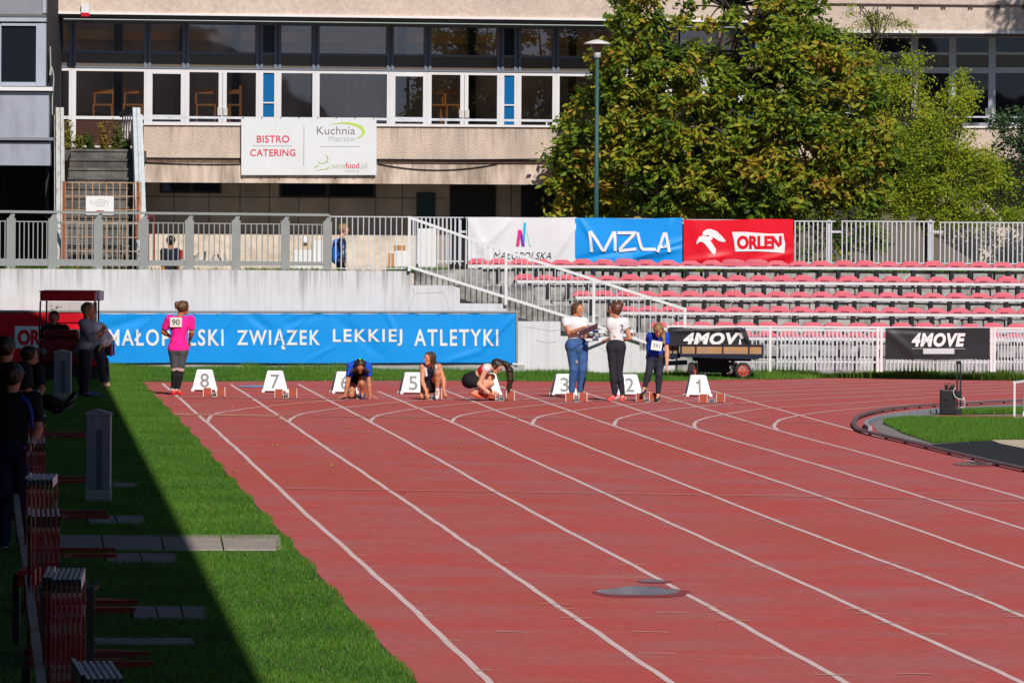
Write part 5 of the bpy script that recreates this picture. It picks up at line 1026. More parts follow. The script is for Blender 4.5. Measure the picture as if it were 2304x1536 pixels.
# ------------------------------------------------------------------ loudspeaker on its trolley, white frame at the right edge
p = G(2134, 934.5); Yq = p.y; spk = mat('black speaker plastic', (.018, .018, .02), .45, var=.1)
sp_ = thing('speaker', 'black wheeled loudspeaker with a raised trolley handle on the infield runway', 'speaker', tuple(p))
mb = MB(); mb.bpx(2116, 876, 2151, 932, Yq, .26); mb.build('cabinet', spk, sp_, bevel=.02); mb = MB(); mb.bpx(2124, 878, 2125, 930, Yq-.003, .01); mb.bpx(2125, 898, 2134, 899.5, Yq-.012, .02); mb.bpx(2125, 910, 2135, 911.5, Yq-.012, .02); mb.build('seam', black, sp_)
mb = MB(); mb.bpx(2152, 818, 2155.5, 934, Yq+.05, .025); mb.bpx(2159.5, 818, 2163, 934, Yq+.12, .025); mb.bpx(2152, 812, 2163, 819, Yq+.05, .1); mb.build('trolley_handle', spk, sp_); mb = MB(); mb.bpx(2150, 880, 2164, 896, Yq+.04, .1); mb.bpx(2149, 922, 2164, 935, Yq+.03, .1); mb.build('trolley_bracket', spk, sp_)
q = W(2153, 930, Yq); MB().lathe([(.0, -.02), (.035, -.02), (.035, .02), (0, .02)], (q.x-.02, Yq-.015, p.z+.035), 14, 0).build('castor', spk, sp_, True)
cbp = spl([W(2150, 871, Yq-.02), W(2145, 880, Yq-.03), W(2150, 893, Yq-.04), W(2165, 899, Yq-.03), W(2168, 893, Yq), W(2170, 902, Yq-.02), W(2171, 912, Yq-.02), W(2165, 917, Yq-.01), W(2159, 915, Yq)], 8); MB().tube(cbp, .007, 5).build('cable', mat('white cable', (.65, .62, .62), .5), sp_, True)
rc = thing('receiver', 'small black receiver with a thin aerial lying on the loudspeaker', 'receiver', tuple(W(2136, 876, Yq+.1))); mb = MB(); mb.bpx(2126, 864, 2148, 875.5, Yq+.04, .14); mb.build('body', spk, rc, bevel=.02); mb = MB(); mb.bpx(2136.6, 828, 2137.4, 865, Yq+.1, .005); mb.build('aerial', black, rc); mb = MB(); mb.bar(W(2133, 874, Yq+.03), W(2138, 866, Yq+.03), .012); mb.build('orange_tag', mat('orange tag', (.7, .12, .03), .5), rc)
p = G(2284, 945); Yq = p.y; wf = thing('goal_frame', 'white rectangular metal frame standing on the infield at the right edge', 'frame', tuple(p))
mb = MB(); mb.bpx(2280.5, 859, 2285, 944, Yq, .03); mb.bar(W(2281, 860, Yq+.02), W(2310, 856.5, Yq+.5), .035); mb.bar(W(2310, 856.5, Yq+.5), W(2420, 858, Yq+.5), .035); mb.bpx(2281, 938, 2420, 944.5, Yq+.002, .03); mb.bpx(2302, 858, 2306, 944, Yq+.45, .03); mb.bpx(2415, 858, 2419, 944, Yq+.45, .03); mb.build('frame', white, wf)
mb = MB(); mb.bpx(2303, 866, 2306.5, 922, Yq+.42, .02); mb.build('grey_sleeve', grey_metal, wf)
# ------------------------------------------------------------------ clutter on the terrace
ob = mat('orange brown board', (.48, .24, .10), .8, var=.2); wb = mat('white board', (.74, .73, .72), .5); Yc = 148.5
def clutter(name, lab, cat, rects, m, Yd=0, grp=None):
    t = thing(name, lab, cat, tuple(W((rects[0][0]+rects[0][2])/2, rects[0][3], Yc+Yd)), grp); 
    for k, r in enumerate(rects): mb = MB(); mb.bpx(*r[:4], Yc+Yd+.02*k, .05 if len(r) < 5 else r[4]); mb.build('panel' if k else 'board', m[k] if isinstance(m, list) else m, t)
    return t
clutter('white_cabinet', 'tall white cabinet leaning behind the bar fence left of the white banner', 'cabinet', [(941, 514, 981, 640, .3)], wb, -3.5)
clutter('board', 'white board leaning beside an orange board behind the thin bar fence', 'board', [(888, 564, 917, 640, .03)], wb, -.3); clutter('board', 'orange brown wooden board leaning left of the white board', 'board', [(873, 570, 887, 640, .03), (886, 552, 912, 566, .02)], ob, .3)
clutter('box', 'white box standing highest in the clutter behind the grey railing', 'box', [(682, 531, 693, 545, .2)], wb); clutter('box', 'cream box in the middle of the clutter behind the grey railing', 'box', [(680, 546, 700, 566, .3)], mat('cream card', (.62, .48, .32), .8), .1)
clutter('board', 'large white panel leaning at the right of the clutter behind the grey railing', 'board', [(706, 540, 726, 640, .04)], wb, -.2); clutter('box', 'white box at the lower left of the clutter behind the grey railing', 'box', [(662, 562, 700, 640, .3)], wb, -.5)
for i in range(9):
    x = 414+i*12+random.uniform(-4, 4); a = W(x, 583+random.uniform(0, 2), Yc); b = W(x+random.uniform(-16, 22), 566+random.uniform(-2, 10), Yc+.3)
    mb = MB(); mb.bar(a, b, .05, .02); o = mb.build('plank', [wb, mat('dark plank', (.05, .045, .04), .8), mat('grey plank', (.3, .28, .26), .8)][i % 3]); tag(o, '%s plank in the heap by the wall behind the grey railing' % ['white', 'dark', 'grey'][i % 3], 'plank', 'heap of %s planks on the terrace' % ['white', 'dark', 'grey'][i % 3])
mb = MB(); mb.tube(spl([W(334, 590, Yc-2), W(334, 495, Yc-2), W(338, 488, Yc-2), W(346, 492, Yc-2), W(347, 590, Yc-2)], 5), .018, 6); o = mb.build('tube_frame', mat('dark red tube', (.20, .03, .03), .6)); tag(o, 'dark red bent tube frame beside the right post of the outside stair', 'frame')
# ------------------------------------------------------------------ people: one implicit surface per body, meshed with surface nets
def nets(fld, org, h):
    nx, ny, nz = fld.shape; s = fld < 0
    c = [s[:-1, :-1, :-1], s[1:, :-1, :-1], s[:-1, 1:, :-1], s[1:, 1:, :-1], s[:-1, :-1, 1:], s[1:, :-1, 1:], s[:-1, 1:, 1:], s[1:, 1:, 1:]]
    cnt = sum(q.astype(np.int8) for q in c); act = (cnt > 0) & (cnt < 8); ijk = np.argwhere(act); idx = -np.ones(act.shape, np.int32); idx[act] = np.arange(len(ijk))
    if not len(ijk): return np.zeros((0, 3)), np.zeros((0, 4), int)
    offs = np.array([(0,0,0),(1,0,0),(0,1,0),(1,1,0),(0,0,1),(1,0,1),(0,1,1),(1,1,1)]); val = np.stack([fld[ijk[:, 0]+o[0], ijk[:, 1]+o[1], ijk[:, 2]+o[2]] for o in offs], 1)
    acc = np.zeros((len(ijk), 3)); n = np.zeros(len(ijk))
    for a, b in ((0,1),(2,3),(4,5),(6,7),(0,2),(1,3),(4,6),(5,7),(0,4),(1,5),(2,6),(3,7)):
        va, vb = val[:, a], val[:, b]; m = (va < 0) != (vb < 0); t = np.where(m, va/(np.where(m, va-vb, 1)), 0); acc += np.where(m[:, None], offs[a]+(offs[b]-offs[a])*t[:, None], 0); n += m
    V = org+(ijk+acc/n[:, None])*h; Fs = []
    for ax in range(3):
        u, v = (ax+1) % 3, (ax+2) % 3; sl0 = [slice(None)]*3; sl1 = [slice(None)]*3; sl0[ax] = slice(0, -1); sl1[ax] = slice(1, None)
        for q in (u, v): sl0[q] = slice(1, -1); sl1[q] = slice(1, -1)
        a, b = s[tuple(sl0)], s[tuple(sl1)]; e = np.argwhere(a != b)
        if not len(e): continue
        fl = a[tuple(e.T)]; e[:, u] += 1; e[:, v] += 1; du = np.zeros(3, int); du[u] = 1; dv = np.zeros(3, int); dv[v] = 1
        g = lambda p: idx[p[:, 0], p[:, 1], p[:, 2]]; q = np.stack([g(e-du-dv), g(e-dv), g(e), g(e-du)], 1); q[~fl] = q[~fl][:, ::-1]; Fs.append(q)
    return V, np.concatenate(Fs)
def sdf_mesh(bones, h=.010, k=.02):
    """bones: dicts p,q (ends) r,s (radii), optional flat=(axis, factor), k, clips=[(point, normal)], sub=True to carve"""
    lo = np.min([np.minimum(np.array(b['p'])-b['r'], np.array(b['q'])-b['s']) for b in bones if not b.get('sub')], 0)-.05; hi = np.max([np.maximum(np.array(b['p'])+b['r'], np.array(b['q'])+b['s']) for b in bones if not b.get('sub')], 0)+.05
    dim = np.ceil((hi-lo)/h).astype(int)+2; fld = np.full(dim, .5, np.float32)
    for b in bones:
        p, q = np.array(b['p'], float), np.array(b['q'], float); r, s = b['r'], b['s']; kk = b.get('k', k); m = max(r, s)+kk*1.5+.03
        i0 = np.maximum(((np.minimum(p, q)-m-lo)/h).astype(int), 0); i1 = np.minimum(((np.maximum(p, q)+m-lo)/h).astype(int)+2, dim)
        if np.any(i1 <= i0): continue
        ax = [lo[a]+h*np.arange(i0[a], i1[a]) for a in range(3)]; X, Y, Z = np.meshgrid(*ax, indexing='ij', sparse=True); d = q-p; L = max(d.dot(d), 1e-9)
        t = np.clip(((X-p[0])*d[0]+(Y-p[1])*d[1]+(Z-p[2])*d[2])/L, 0, 1); ex, ey_, ez = X-p[0]-t*d[0], Y-p[1]-t*d[1], Z-p[2]-t*d[2]
        if 'flat' in b:
            for n_, fc in (b['flat'] if isinstance(b['flat'], list) else [b['flat']]):
                dn = (ex*n_[0]+ey_*n_[1]+ez*n_[2])*(1/fc-1); ex, ey_, ez = ex+dn*n_[0], ey_+dn*n_[1], ez+dn*n_[2]
        D = np.sqrt(ex*ex+ey_*ey_+ez*ez)-(r+(s-r)*t)
        for c, n_ in b.get('clips', []): D = np.maximum(D, (X-c[0])*n_[0]+(Y-c[1])*n_[1]+(Z-c[2])*n_[2])
        sl = tuple(slice(i0[a], i1[a]) for a in range(3)); A = fld[sl]
        if b.get('sub'): fld[sl] = np.maximum(A, -D)
        else: hh = np.clip(.5+.5*(A-D)/kk, 0, 1); fld[sl] = A*(1-hh)+D*hh-kk*hh*(1-hh)
    return nets(fld, lo, h)
def skin(name, c): return mat(name, c, .5, var=.06, vscale=12, spec=.3)
SK = skin('skin', sr(214, 156, 126)); SK2 = skin('tanned skin', sr(186, 122, 88)); SK3 = skin('warm skin', sr(205, 140, 105))
def hairm(name, c, c2): return mat(name, c, .45, var=.25, vscale=14, col2=c2, f2=.55, s2=16, stretch2=(1, 1, .25), spec=.4)
H_BR = hairm('brown hair', (.055, .028, .014), (.11, .055, .028)); H_DK = hairm('dark brown hair', (.022, .012, .008), (.05, .026, .016)); H_BL = hairm('dark blond hair', (.22, .12, .045), (.36, .21, .09)); H_LB = hairm('light brown hair', (.085, .042, .018), (.15, .08, .035)); H_RD = hairm('reddish brown hair', (.09, .028, .014), (.16, .06, .03))
EYE = mat('eye', (.015, .012, .012), .2); LIP = mat('lip', (.42, .12, .11), .5)
def v3(a): return np.array(a, float)
def unit(a): a = v3(a); return a/(np.linalg.norm(a)+1e-9)
class Person:
    """joints given as photo pixel + depth behind the figure's own ground point; everything is built in metres at that spot"""
    def __init__(s, label, base, J, hgt=1.65, skin_m=SK, face=(0, -1, 0), up=(0, 0, 1), group=None, Y=None, name='person', z0=None):
        g = G(*base) if Y is None else W(base[0], base[1], Y)
        s.g = g; s.Y = g.y; s.k = hgt/1.65; s.sk = skin_m; s.o = thing(name, label, 'person', tuple(g), group)
        s.J = {n: v3(W(p[0], p[1], s.Y))+v3((0, p[2] if len(p) > 2 else 0, 0)) for n, p in J.items()}
        s.f = unit(face); s.up = unit(up); s.f = unit(s.f-s.up*s.f.dot(s.up)); s.rt = np.cross(s.f, s.up)
        sh = s.J['shL']-s.J['shR']; s.across = unit(sh); tr = unit(s.J['neck']-s.J['pel']); s.tfwd = unit(np.cross(s.across, tr)); s.trk = tr
    def b(s, a, c, r, q=None, **kw):
        a = s.J[a] if isinstance(a, str) else v3(a); c = s.J[c] if isinstance(c, str) else v3(c); r *= s.k; q = r if q is None else q*s.k
        return dict(p=a, q=c, r=r, s=q, **kw)
    def torso(s, e=0, wide=1):
        wide *= .94; J = s.J; f = (s.tfwd, .68); n, p = J['neck'], J['pel']; ch = n+(p-n)*.26; wa = n+(p-n)*.68; w_ = s.across*s.k
        B = [s.b(ch-w_*.065*wide, ch+w_*.065*wide, .115+e, flat=f), s.b(ch, wa, .135*wide+e, .112*wide+e, flat=(s.tfwd, .74)), s.b(wa, p, .112*wide+e, .135*wide+e, flat=(s.tfwd, .78)), s.b(p-w_*.05, p+w_*.05, .118*wide+e, flat=(s.tfwd, .86)),
             s.b(n+(p-n)*.10+(J['shL']-n)*.55, J['shL'], .062+e, .056+e), s.b(n+(p-n)*.10+(J['shR']-n)*.55, J['shR'], .062+e, .056+e)]
        return B
    def arm(s, d, e=0, t0=0, t1=2, clip=True):                       # t in upper arm 0..1, forearm 1..2
        J = s.J; S, E, Wr = J['sh'+d], J['el'+d], J['wr'+d]; B = []; ru = lambda t: .050-.012*t; rf = lambda t: .039-.014*t
        a0, a1 = min(t0, 1), min(t1, 1)
        if a1 > a0:
            kw = {}
            if t1 < 1: kw = dict(clips=[(S+(E-S)*t1, unit(E-S))])
            B.append(s.b(S+(E-S)*a0, S+(E-S)*(a1+(.05 if kw else 0)), ru(a0)+e, ru(a1)+e, **kw))
        if t1 > 1:
            kw = dict(clips=[(E+(Wr-E)*(t1-1), unit(Wr-E))]) if t1 < 2 else {}
            m = E+(Wr-E)*.3; B += [s.b(E, m, .038+e, .040+e, **kw), s.b(m, E+(Wr-E)*min(1, t1-1+.03), .040+e, .026+e, **kw)]
        return B
    def leg(s, d, e=0, t0=0, t1=2):                                   # 0..1 thigh, 1..2 shin
        J = s.J; Hp, K, A = J['hip'+d], J['kn'+d], J['an'+d]; B = []
        a1 = min(t1, 1); kw = dict(clips=[(Hp+(K-Hp)*t1, unit(K-Hp))]) if t1 < 1 else {}
        B.append(s.b(Hp+(K-Hp)*t0, Hp+(K-Hp)*min(1, a1+.04), .088-.034*t0+e, .088-.034*a1+e, **kw))
        if t0 == 0: B.append(s.b(Hp+(J['pel']-Hp)*.4, Hp, .10+e, .09+e))
        if t1 > 1:
            kw = dict(clips=[(K+(A-K)*(t1-1), unit(A-K))]) if t1 < 2 else {}
            bk = -s.tfwd*.012*s.k; m = K+(A-K)*.32+bk; B += [s.b(K, m, .053+e, .054+e, **kw), s.b(m, K+(A-K)*min(1, t1-1+.04), .054+e, .032+e, **kw)]
        return B
    def hand(s, d, curl=.5, palm=None, spread=.5, dirn=None):
        J = s.J; Wr = J['wr'+d]; u = unit(dirn) if dirn is not None else unit(Wr-J['el'+d]); k = s.k
        pn = unit(palm) if palm is not None else unit(np.cross(u, (0, 1, .01))+1e-6); pn = unit(pn-u*pn.dot(u)); sd = np.cross(u, pn); B = [dict(p=Wr, q=Wr+u*.075*k, r=.026*k, s=.036*k, flat=(pn, .5), k=.012)]
        kn = Wr+u*.078*k; L = (.066, .075, .070, .055)
        for i in range(4):
            a = (i-1.5); o = kn+sd*a*.0195*k; dv = unit(u+sd*a*.16*spread); c1 = unit(dv+pn*curl*.55); c2 = unit(dv+pn*curl*1.5); l = L[i]*k; m = o+c1*l*.5; e = m+c2*l*.5
            B += [dict(p=o, q=m, r=.0095*k, s=.0085*k, k=.004), dict(p=m, q=e, r=.0085*k, s=.0072*k, k=.004)]
        o = Wr+u*.022*k-sd*.026*k; dv = unit(u*.7-sd*.75*(.6+.4*spread)+pn*.35*curl); m = o+dv*.038*k; e = m+unit(dv+u*.4)*.030*k
        B += [dict(p=o, q=m, r=.0125*k, s=.0105*k, k=.008), dict(p=m, q=e, r=.0105*k, s=.008*k, k=.004)]
        return B
    def head(s):
        J = s.J; c = J['head']; f, u, r_ = s.f, s.up, s.rt; k = s.k*1.0; B = [dict(p=c+u*.022*k-f*.018*k, q=c+u*.022*k+f*.02*k, r=.086*k, s=.082*k, flat=(r_, .88)), dict(p=c+f*.02*k, q=c+f*.045*k-u*.075*k, r=.066*k, s=.040*k, flat=(r_, .95), k=.03),
             dict(p=J['neck']+s.trk*-.01, q=c-u*.05*k-f*.015*k, r=.056*k, s=.050*k, k=.03), dict(p=c+f*.092*k+u*.005*k, q=c+f*.108*k-u*.028*k, r=.008*k, s=.014*k, k=.010), dict(p=c+f*.085*k+u*.028*k+r_*.03*k, q=c+f*.085*k+u*.028*k-r_*.03*k, r=.010*k, s=.010*k, k=.012), dict(p=c+f*.082*k-u*.060*k+r_*.012*k, q=c+f*.082*k-u*.060*k-r_*.012*k, r=.010*k, s=.010*k, k=.01), dict(p=c+f*.078*k-u*.09*k, q=c+f*.075*k-u*.09*k, r=.018*k, s=.018*k, k=.02)]
        for q in (-1, 1): B.append(dict(p=c+r_*q*.078*k-f*.012*k+u*.012*k, q=c+r_*q*.080*k-f*.008*k-u*.028*k, r=.016*k, s=.010*k, flat=(r_, .5), k=.008))
        return B
    def add(s, name, B, m, h=.0095, k=.02):
        V, Fq = sdf_mesh(B, h, k)
        if not len(V): return None
        o = mk(name, V, Fq, m, s.o, True); sm_ = o.modifiers.new('smooth', 'SMOOTH'); sm_.factor = .5; sm_.iterations = 2
        if name != 'body' and name not in ('sock', 'hair_tie', 'belt'):
            q = 'hair strands' if name == 'hair' else 'cloth creases'; tx = bpy.data.textures.get(q) or bpy.data.textures.new(q, 'CLOUDS'); tx.noise_scale = .028 if name == 'hair' else .085; tx.noise_depth = 2
            dm = o.modifiers.new('creases', 'DISPLACE'); dm.texture = tx; dm.strength = .022 if name == 'hair' else .014 if name in ('shirt', 'cardigan', 'jacket') else .007; dm.mid_level = .45; dm.texture_coords = 'LOCAL'
        return o
    def body(s, curl=(.5, .5), palm=(None, None), spread=(.4, .4), hd=(None, None), wide=1, feet=True):
        B = s.torso(0, wide)+s.head()
        for i, d in enumerate('LR'):
            B += s.arm(d)+s.hand(d, curl[i], palm[i], spread[i], hd[i])+s.leg(d)
            B.append(s.b('an'+d, 'to'+d, .034, .026))
        o = s.add('body', B, s.sk, .0085, .022)
        c, f, u, r_, k = s.J['head'], s.f, s.up, s.rt, s.k; 
        for q in (-1, 1): e = c+f*.084*k+u*.014*k+r_*q*.030*k; MB().ball(tuple(e), .0125*k, 10).build('eye', EYE, s.o, True); MB().bar(tuple(c+f*.092*k+u*.034*k+r_*q*.018*k), tuple(c+f*.084*k+u*.034*k+r_*q*.045*k), .010*k, .006*k).build('eyebrow', s.hm if hasattr(s, 'hm') else H_DK, s.o)
        MB().ball(tuple(c+f*.090*k-u*.058*k), .018*k, 10, (.55+.9*abs(r_[0]), .55+.9*abs(r_[1]), .38)).build('mouth', LIP, s.o, True); return o
    def hair(s, m, extra=(), line=.35, vol=.012, low=-.02, bob=None):
        c, f, u, r_, k = s.J['head'], s.f, s.up, s.rt, s.k
        cl = [(c+f*.050*k+u*.045*k, unit(f*1-u*line)), (c-f*.02*k+u*low*k-u*.05*k, unit(-u*1+f*.55))]
        B = [dict(p=c+u*.026*k-f*.024*k, q=c+u*.026*k+f*.018*k, r=(.092+vol)*k, s=(.086+vol)*k, flat=(r_, .90), clips=cl)]
        if bob:
            for q in (-1, 0, 1): B.append(dict(p=c+r_*q*.066*k-f*.03*k+u*.02*k, q=c+r_*q*.074*k-f*.035*k-u*bob*k, r=.045*k, s=.040*k, k=.03))
        B += list(extra); s.add('hair', B, m, .009, .018)
    def rel(s, f=0, u=0, r=0): return s.J['head']+s.k*(s.f*f+s.up*u+s.rt*r)
    def seatb(s, e, wide=1): w_ = s.across*s.k; pl_ = s.J['pel']; n = s.J['neck']; return [s.b(pl_-w_*.055, pl_+w_*.055, .118*wide+e, flat=(s.tfwd, .90)), s.b(pl_, pl_+(n-pl_)*.14, .135*wide+e, .125*wide+e, flat=(s.tfwd, .82))]
    def shoe(s, d, m, sole, r=.042, sock=None):
        a, t = s.J['an'+d], s.J['to'+d]; dr = unit(t-a); hl = a-unit(v3((dr[0], dr[1], 0)))*.035*s.k; zmin = min(a[2], t[2])
        dn = unit(np.cross(np.cross(dr, (0, 0, 1))+1e-6, dr)); dn = dn if dn[2] < 0 else -dn; base = t+dn*.034*s.k
        B = [s.b(hl+dn*.012, a+dr*.05*s.k+dn*.02*s.k, r*.95, r, clips=[(base, dn), (a-dn*.03*s.k, -dn)]), s.b(a+dr*.05*s.k+dn*.02*s.k, t+dn*.005, r, r*.78, clips=[(base, dn)])]
        o = s.add('shoe', B, m, .008, .02)
        B = [s.b(hl+dn*.02, t+dn*.012, r*1.04, r*.86, flat=(dn, .999), clips=[(base+dn*.012*s.k, dn), (base-dn*.006*s.k, -dn)])]
        V, Fq = sdf_mesh(B, .0075, .01)
        if len(V): mk('sole', V, Fq, sole, o, True)
        if sock: s.add('sock', [s.b(a+unit(s.J['kn'+d]-a)*.06*s.k, a, .037, .040)], sock, .008)
    def print_on(s, name, body, c, w_, h_, m, nrm, updir=(0, 0, 1), bold=0):   # flat number lying on cloth
        n_ = unit(nrm); u = unit(v3(updir)-n_*np.dot(updir, n_)); r_ = np.cross(u, n_); c = v3(c)
        if body is None: vs = [c-r_*w_/2-u*h_/2, c+r_*w_/2-u*h_/2, c+r_*w_/2+u*h_/2, c-r_*w_/2+u*h_/2]; mb = MB(); mb.add([tuple(q+n_*.003) for q in vs]+[tuple(q-n_*.003) for q in vs], BF); return mb.build(name, m, s.o)
        v_, f_ = text_geo(body, 0, bold); return mk(name, [tuple(c+r_*(p[0]-.5)*w_+u*(p[1]-.5)*h_+n_*.0015) for p in v_], f_, m, s.o)
def fabric(name, c, v=.08, **k): return mat(name, c, .85, var=v, vscale=10, bump=.25, bscale=14, **k)
bib_m = mat('paper bib', (.74, .70, .62), .7); bib_w = mat('white paper bib', (.8, .8, .8), .7); blk_t = mat('black print', (.02, .02, .02), .6)
# 1 girl in pink, seen from behind
p = Person('girl in a pink shirt numbered 90 seen from behind at lane 8', (397, 889), dict(head=(412.5, 693), neck=(404.5, 710), shR=(428, 719, .02), shL=(381, 718, .0), elR=(431.5, 747, .05), elL=(366.5, 746, .06), wrR=(426, 766, .20), wrL=(381, 757, .20), pel=(401, 784), hipR=(410.5, 790), hipL=(391.5, 790), knR=(405.5, 833, .02), knL=(394.5, 833, .02), anR=(399, 879, .02), anL=(389, 878, .05), toR=(409, 886.5, -.08), toL=(391, 884.5, .0)), 1.66, SK2, face=(.72, .70, -.15))
p.hm = H_LB; p.body(curl=(.6, .7)); p.hair(H_LB, [dict(p=p.rel(-.10, .05), q=p.rel(-.15, .07), r=.03, s=.034), dict(p=p.rel(-.15, .07), q=p.rel(-.165, .0), r=.034, s=.018), dict(p=p.rel(-.14, .09), q=p.rel(-.17, .045), r=.02, s=.02)])
p.add('hair_tie', [dict(p=p.rel(-.115, .075, .0), q=p.rel(-.12, .045, .01), r=.022, s=.022)], red)
pk = fabric('hot pink jersey', (.92, .015, .30)); J = p.J
p.add('shirt', [dict(b, clips=[(v3(W(400, 788, p.Y)), v3((0, 0, -1)))]) for b in p.torso(.016, 1.04)]+[p.b(J['pel']+v3((0, 0, .10)), J['pel']+v3((0, 0, -.08)), .150, .155, flat=(p.tfwd, .80), clips=[(v3(W(400, 788, p.Y)), v3((0, 0, -1)))])]+p.arm('L', .022, 0, .78)+p.arm('R', .022, 0, .78), pk)
gl = fabric('grey leggings', (.075, .078, .088)); bl = fabric('black cloth', (.012, .012, .014)); pp = fabric('pale pink band', (.62, .36, .37))
p.add('leggings', sum([p.leg(d, .006, 0, 1.92) for d in 'LR'], [])+[p.b('pel', 'pel', .135, flat=(p.tfwd, .85))], [bl]); 
p.add('legging_thigh', sum([p.leg(d, .009, 0, .86) for d in 'LR'], [])+[p.b('pel', 'pel', .137, flat=(p.tfwd, .87))], gl)
p.add('legging_band', [p.b(J['hip'+d]+(J['kn'+d]-J['hip'+d])*.80, J['kn'+d]+(J['an'+d]-J['kn'+d])*.12, .070, .062, clips=[(J['hip'+d]+(J['kn'+d]-J['hip'+d])*.865, -unit(J['kn'+d]-J['hip'+d])), (J['kn'+d]+(J['an'+d]-J['kn'+d])*.06, unit(J['an'+d]-J['kn'+d]))]) for d in 'LR'], pp)
shr = mat('red running shoe', (.65, .02, .03), .5, var=.3, vscale=30)
for d in 'LR': p.shoe(d, shr, cone_m, sock=cone_m)
bc = v3(W(396.5, 724.5, p.Y))+v3((0, -.122, 0)); p.print_on('bib', None, bc, .205, .165, bib_m, (-.08, -1, .06)); p.print_on('bib_number', '90', bc+v3((0, -.004, 0)), .13, .095, blk_t, (-.08, -1, .06), bold=.01)
# 2 girl in blue kneeling in the set position
p = Person('kneeling girl in a blue shirt with both hands on the start line', (809, 899), dict(head=(810.5, 824, -.10), neck=(808, 818, .02), shR=(789, 824, .0), shL=(828, 824, .0), elR=(783, 858, -.06), elL=(830, 858, -.06), wrR=(776.5, 890, -.10), wrL=(833, 890, -.10), pel=(806, 838, .50), hipR=(796, 842, .48), hipL=(816, 841, .48), knR=(790, 888, .14), knL=(814, 862, .02), anR=(797, 891, .60), anL=(815.5, 884, .12), toR=(797, 895, .68), toL=(815.5, 896, .03)), 1.55, SK2, face=(.05, -.55, -.83), up=(.0, -.72, .60))
J = p.J; p.hm = H_DK; p.body(curl=(.15, .15), spread=(1.3, 1.3), palm=((0, .1, -1), (0, .1, -1)), hd=((-.2, -.75, -.45)and(.75, -.25, -.22), (-.75, -.25, -.22)))
p.hair(H_DK, [dict(p=p.rel(-.03, .05, q*.055), q=v3(W(810+q*20, 836, p.Y))+v3((0, -.16, 0)), r=.05, s=.022) for q in (-1, 1)]+[dict(p=p.rel(-.06, .06), q=p.rel(-.10, .0), r=.05, s=.05)], line=.1)
p.add('hair_tie', [dict(p=p.rel(-.06, .125), q=p.rel(-.08, .12), r=.018, s=.018)], mat('neon green tie', (.10, .85, .12), .5))
bj = fabric('royal blue jersey', (.01, .075, .55)); p.add('shirt', p.torso(.014, 1.0)+p.arm('L', .02, 0, .68)+p.arm('R', .02, 0, .68), bj); dk_n = fabric('dark navy cloth', (.012, .016, .03))
p.add('shirt_front', [p.b(J['neck']+(J['pel']-J['neck'])*.2+v3((0, 0, -.02)), J['neck']+(J['pel']-J['neck'])*.8+v3((0, 0, -.03)), .105, .11, flat=(p.across, .9))], dk_n)
p.add('shorts', p.leg('L', .014, 0, .55)+p.leg('R', .014, 0, .55)+p.seatb(.014)+[p.b('pel', 'pel', .14)], bl); nb = mat('blue grey spike shoe', (.03, .06, .13), .5); p.shoe('L', nb, mat('pale blue sole', (.30, .55, .80), .5)); p.shoe('R', nb, black)
# 3 girl in navy and white crouching on one knee
p = Person('girl in a navy and white top crouching on one knee, looking left', (975, 900), dict(head=(966.5, 807, -.02), neck=(969, 821, .06), shR=(951, 826, .04), shL=(987.5, 825, .02), elR=(950, 858, -.04), elL=(998, 852, -.02), wrR=(960, 882, -.14), wrL=(999, 880, -.10), pel=(968, 867, .24), hipR=(960, 869, .22), hipL=(977, 868, .22), knR=(950, 891, .0), knL=(985, 838, -.10), anR=(953, 893, .42), anL=(984, 880, .0), toR=(955, 896, .52), toL=(983, 894, -.10)), 1.55, SK3, face=(-.80, -.60, -.05))
J = p.J; p.hm = H_BR; p.body(curl=(.6, .5), palm=((.5, .5, -.5), (-.5, .5, -.3)), hd=((.3, -.2, -.9), (.35, -.25, -.85)))
p.hair(H_BR, [dict(p=p.rel(-.07, .03), q=p.rel(-.12, -.08), r=.05, s=.035), dict(p=p.rel(-.12, -.08), q=v3(W(978, 845, p.Y))+v3((0, -.06, 0)), r=.035, s=.02), dict(p=p.rel(.02, .05, -.06), q=p.rel(-.02, -.09, -.07), r=.03, s=.02)])
nv = fabric('navy jersey', (.012, .018, .045)); p.add('top', p.torso(.012, .98)[:4], nv); p.add('top_straps', [p.b(J['neck']+(J['sh'+d]-J['neck'])*.75+p.tfwd*.03, J['neck']+(J['pel']-J['neck'])*.36+(J['sh'+d]-J['neck'])*.5+p.tfwd*.075, .036, .028) for d in 'LR']+[p.b(J['neck']+(J['sh'+d]-J['neck'])*.75, J['neck']+(J['sh'+d]-J['neck'])*.75-p.trk*.12-p.tfwd*.05, .04, .05) for d in 'LR'], fabric('white cloth', (.75, .75, .75)))
p.add('shorts', p.leg('L', .012, 0, .42)+p.leg('R', .012, 0, .42)+p.seatb(.014)+[p.b('pel', 'pel', .13)], bl); p.shoe('L', mat('white shoe', (.75, .76, .78), .5), cone_m, sock=cone_m); p.shoe('R', bl, black)
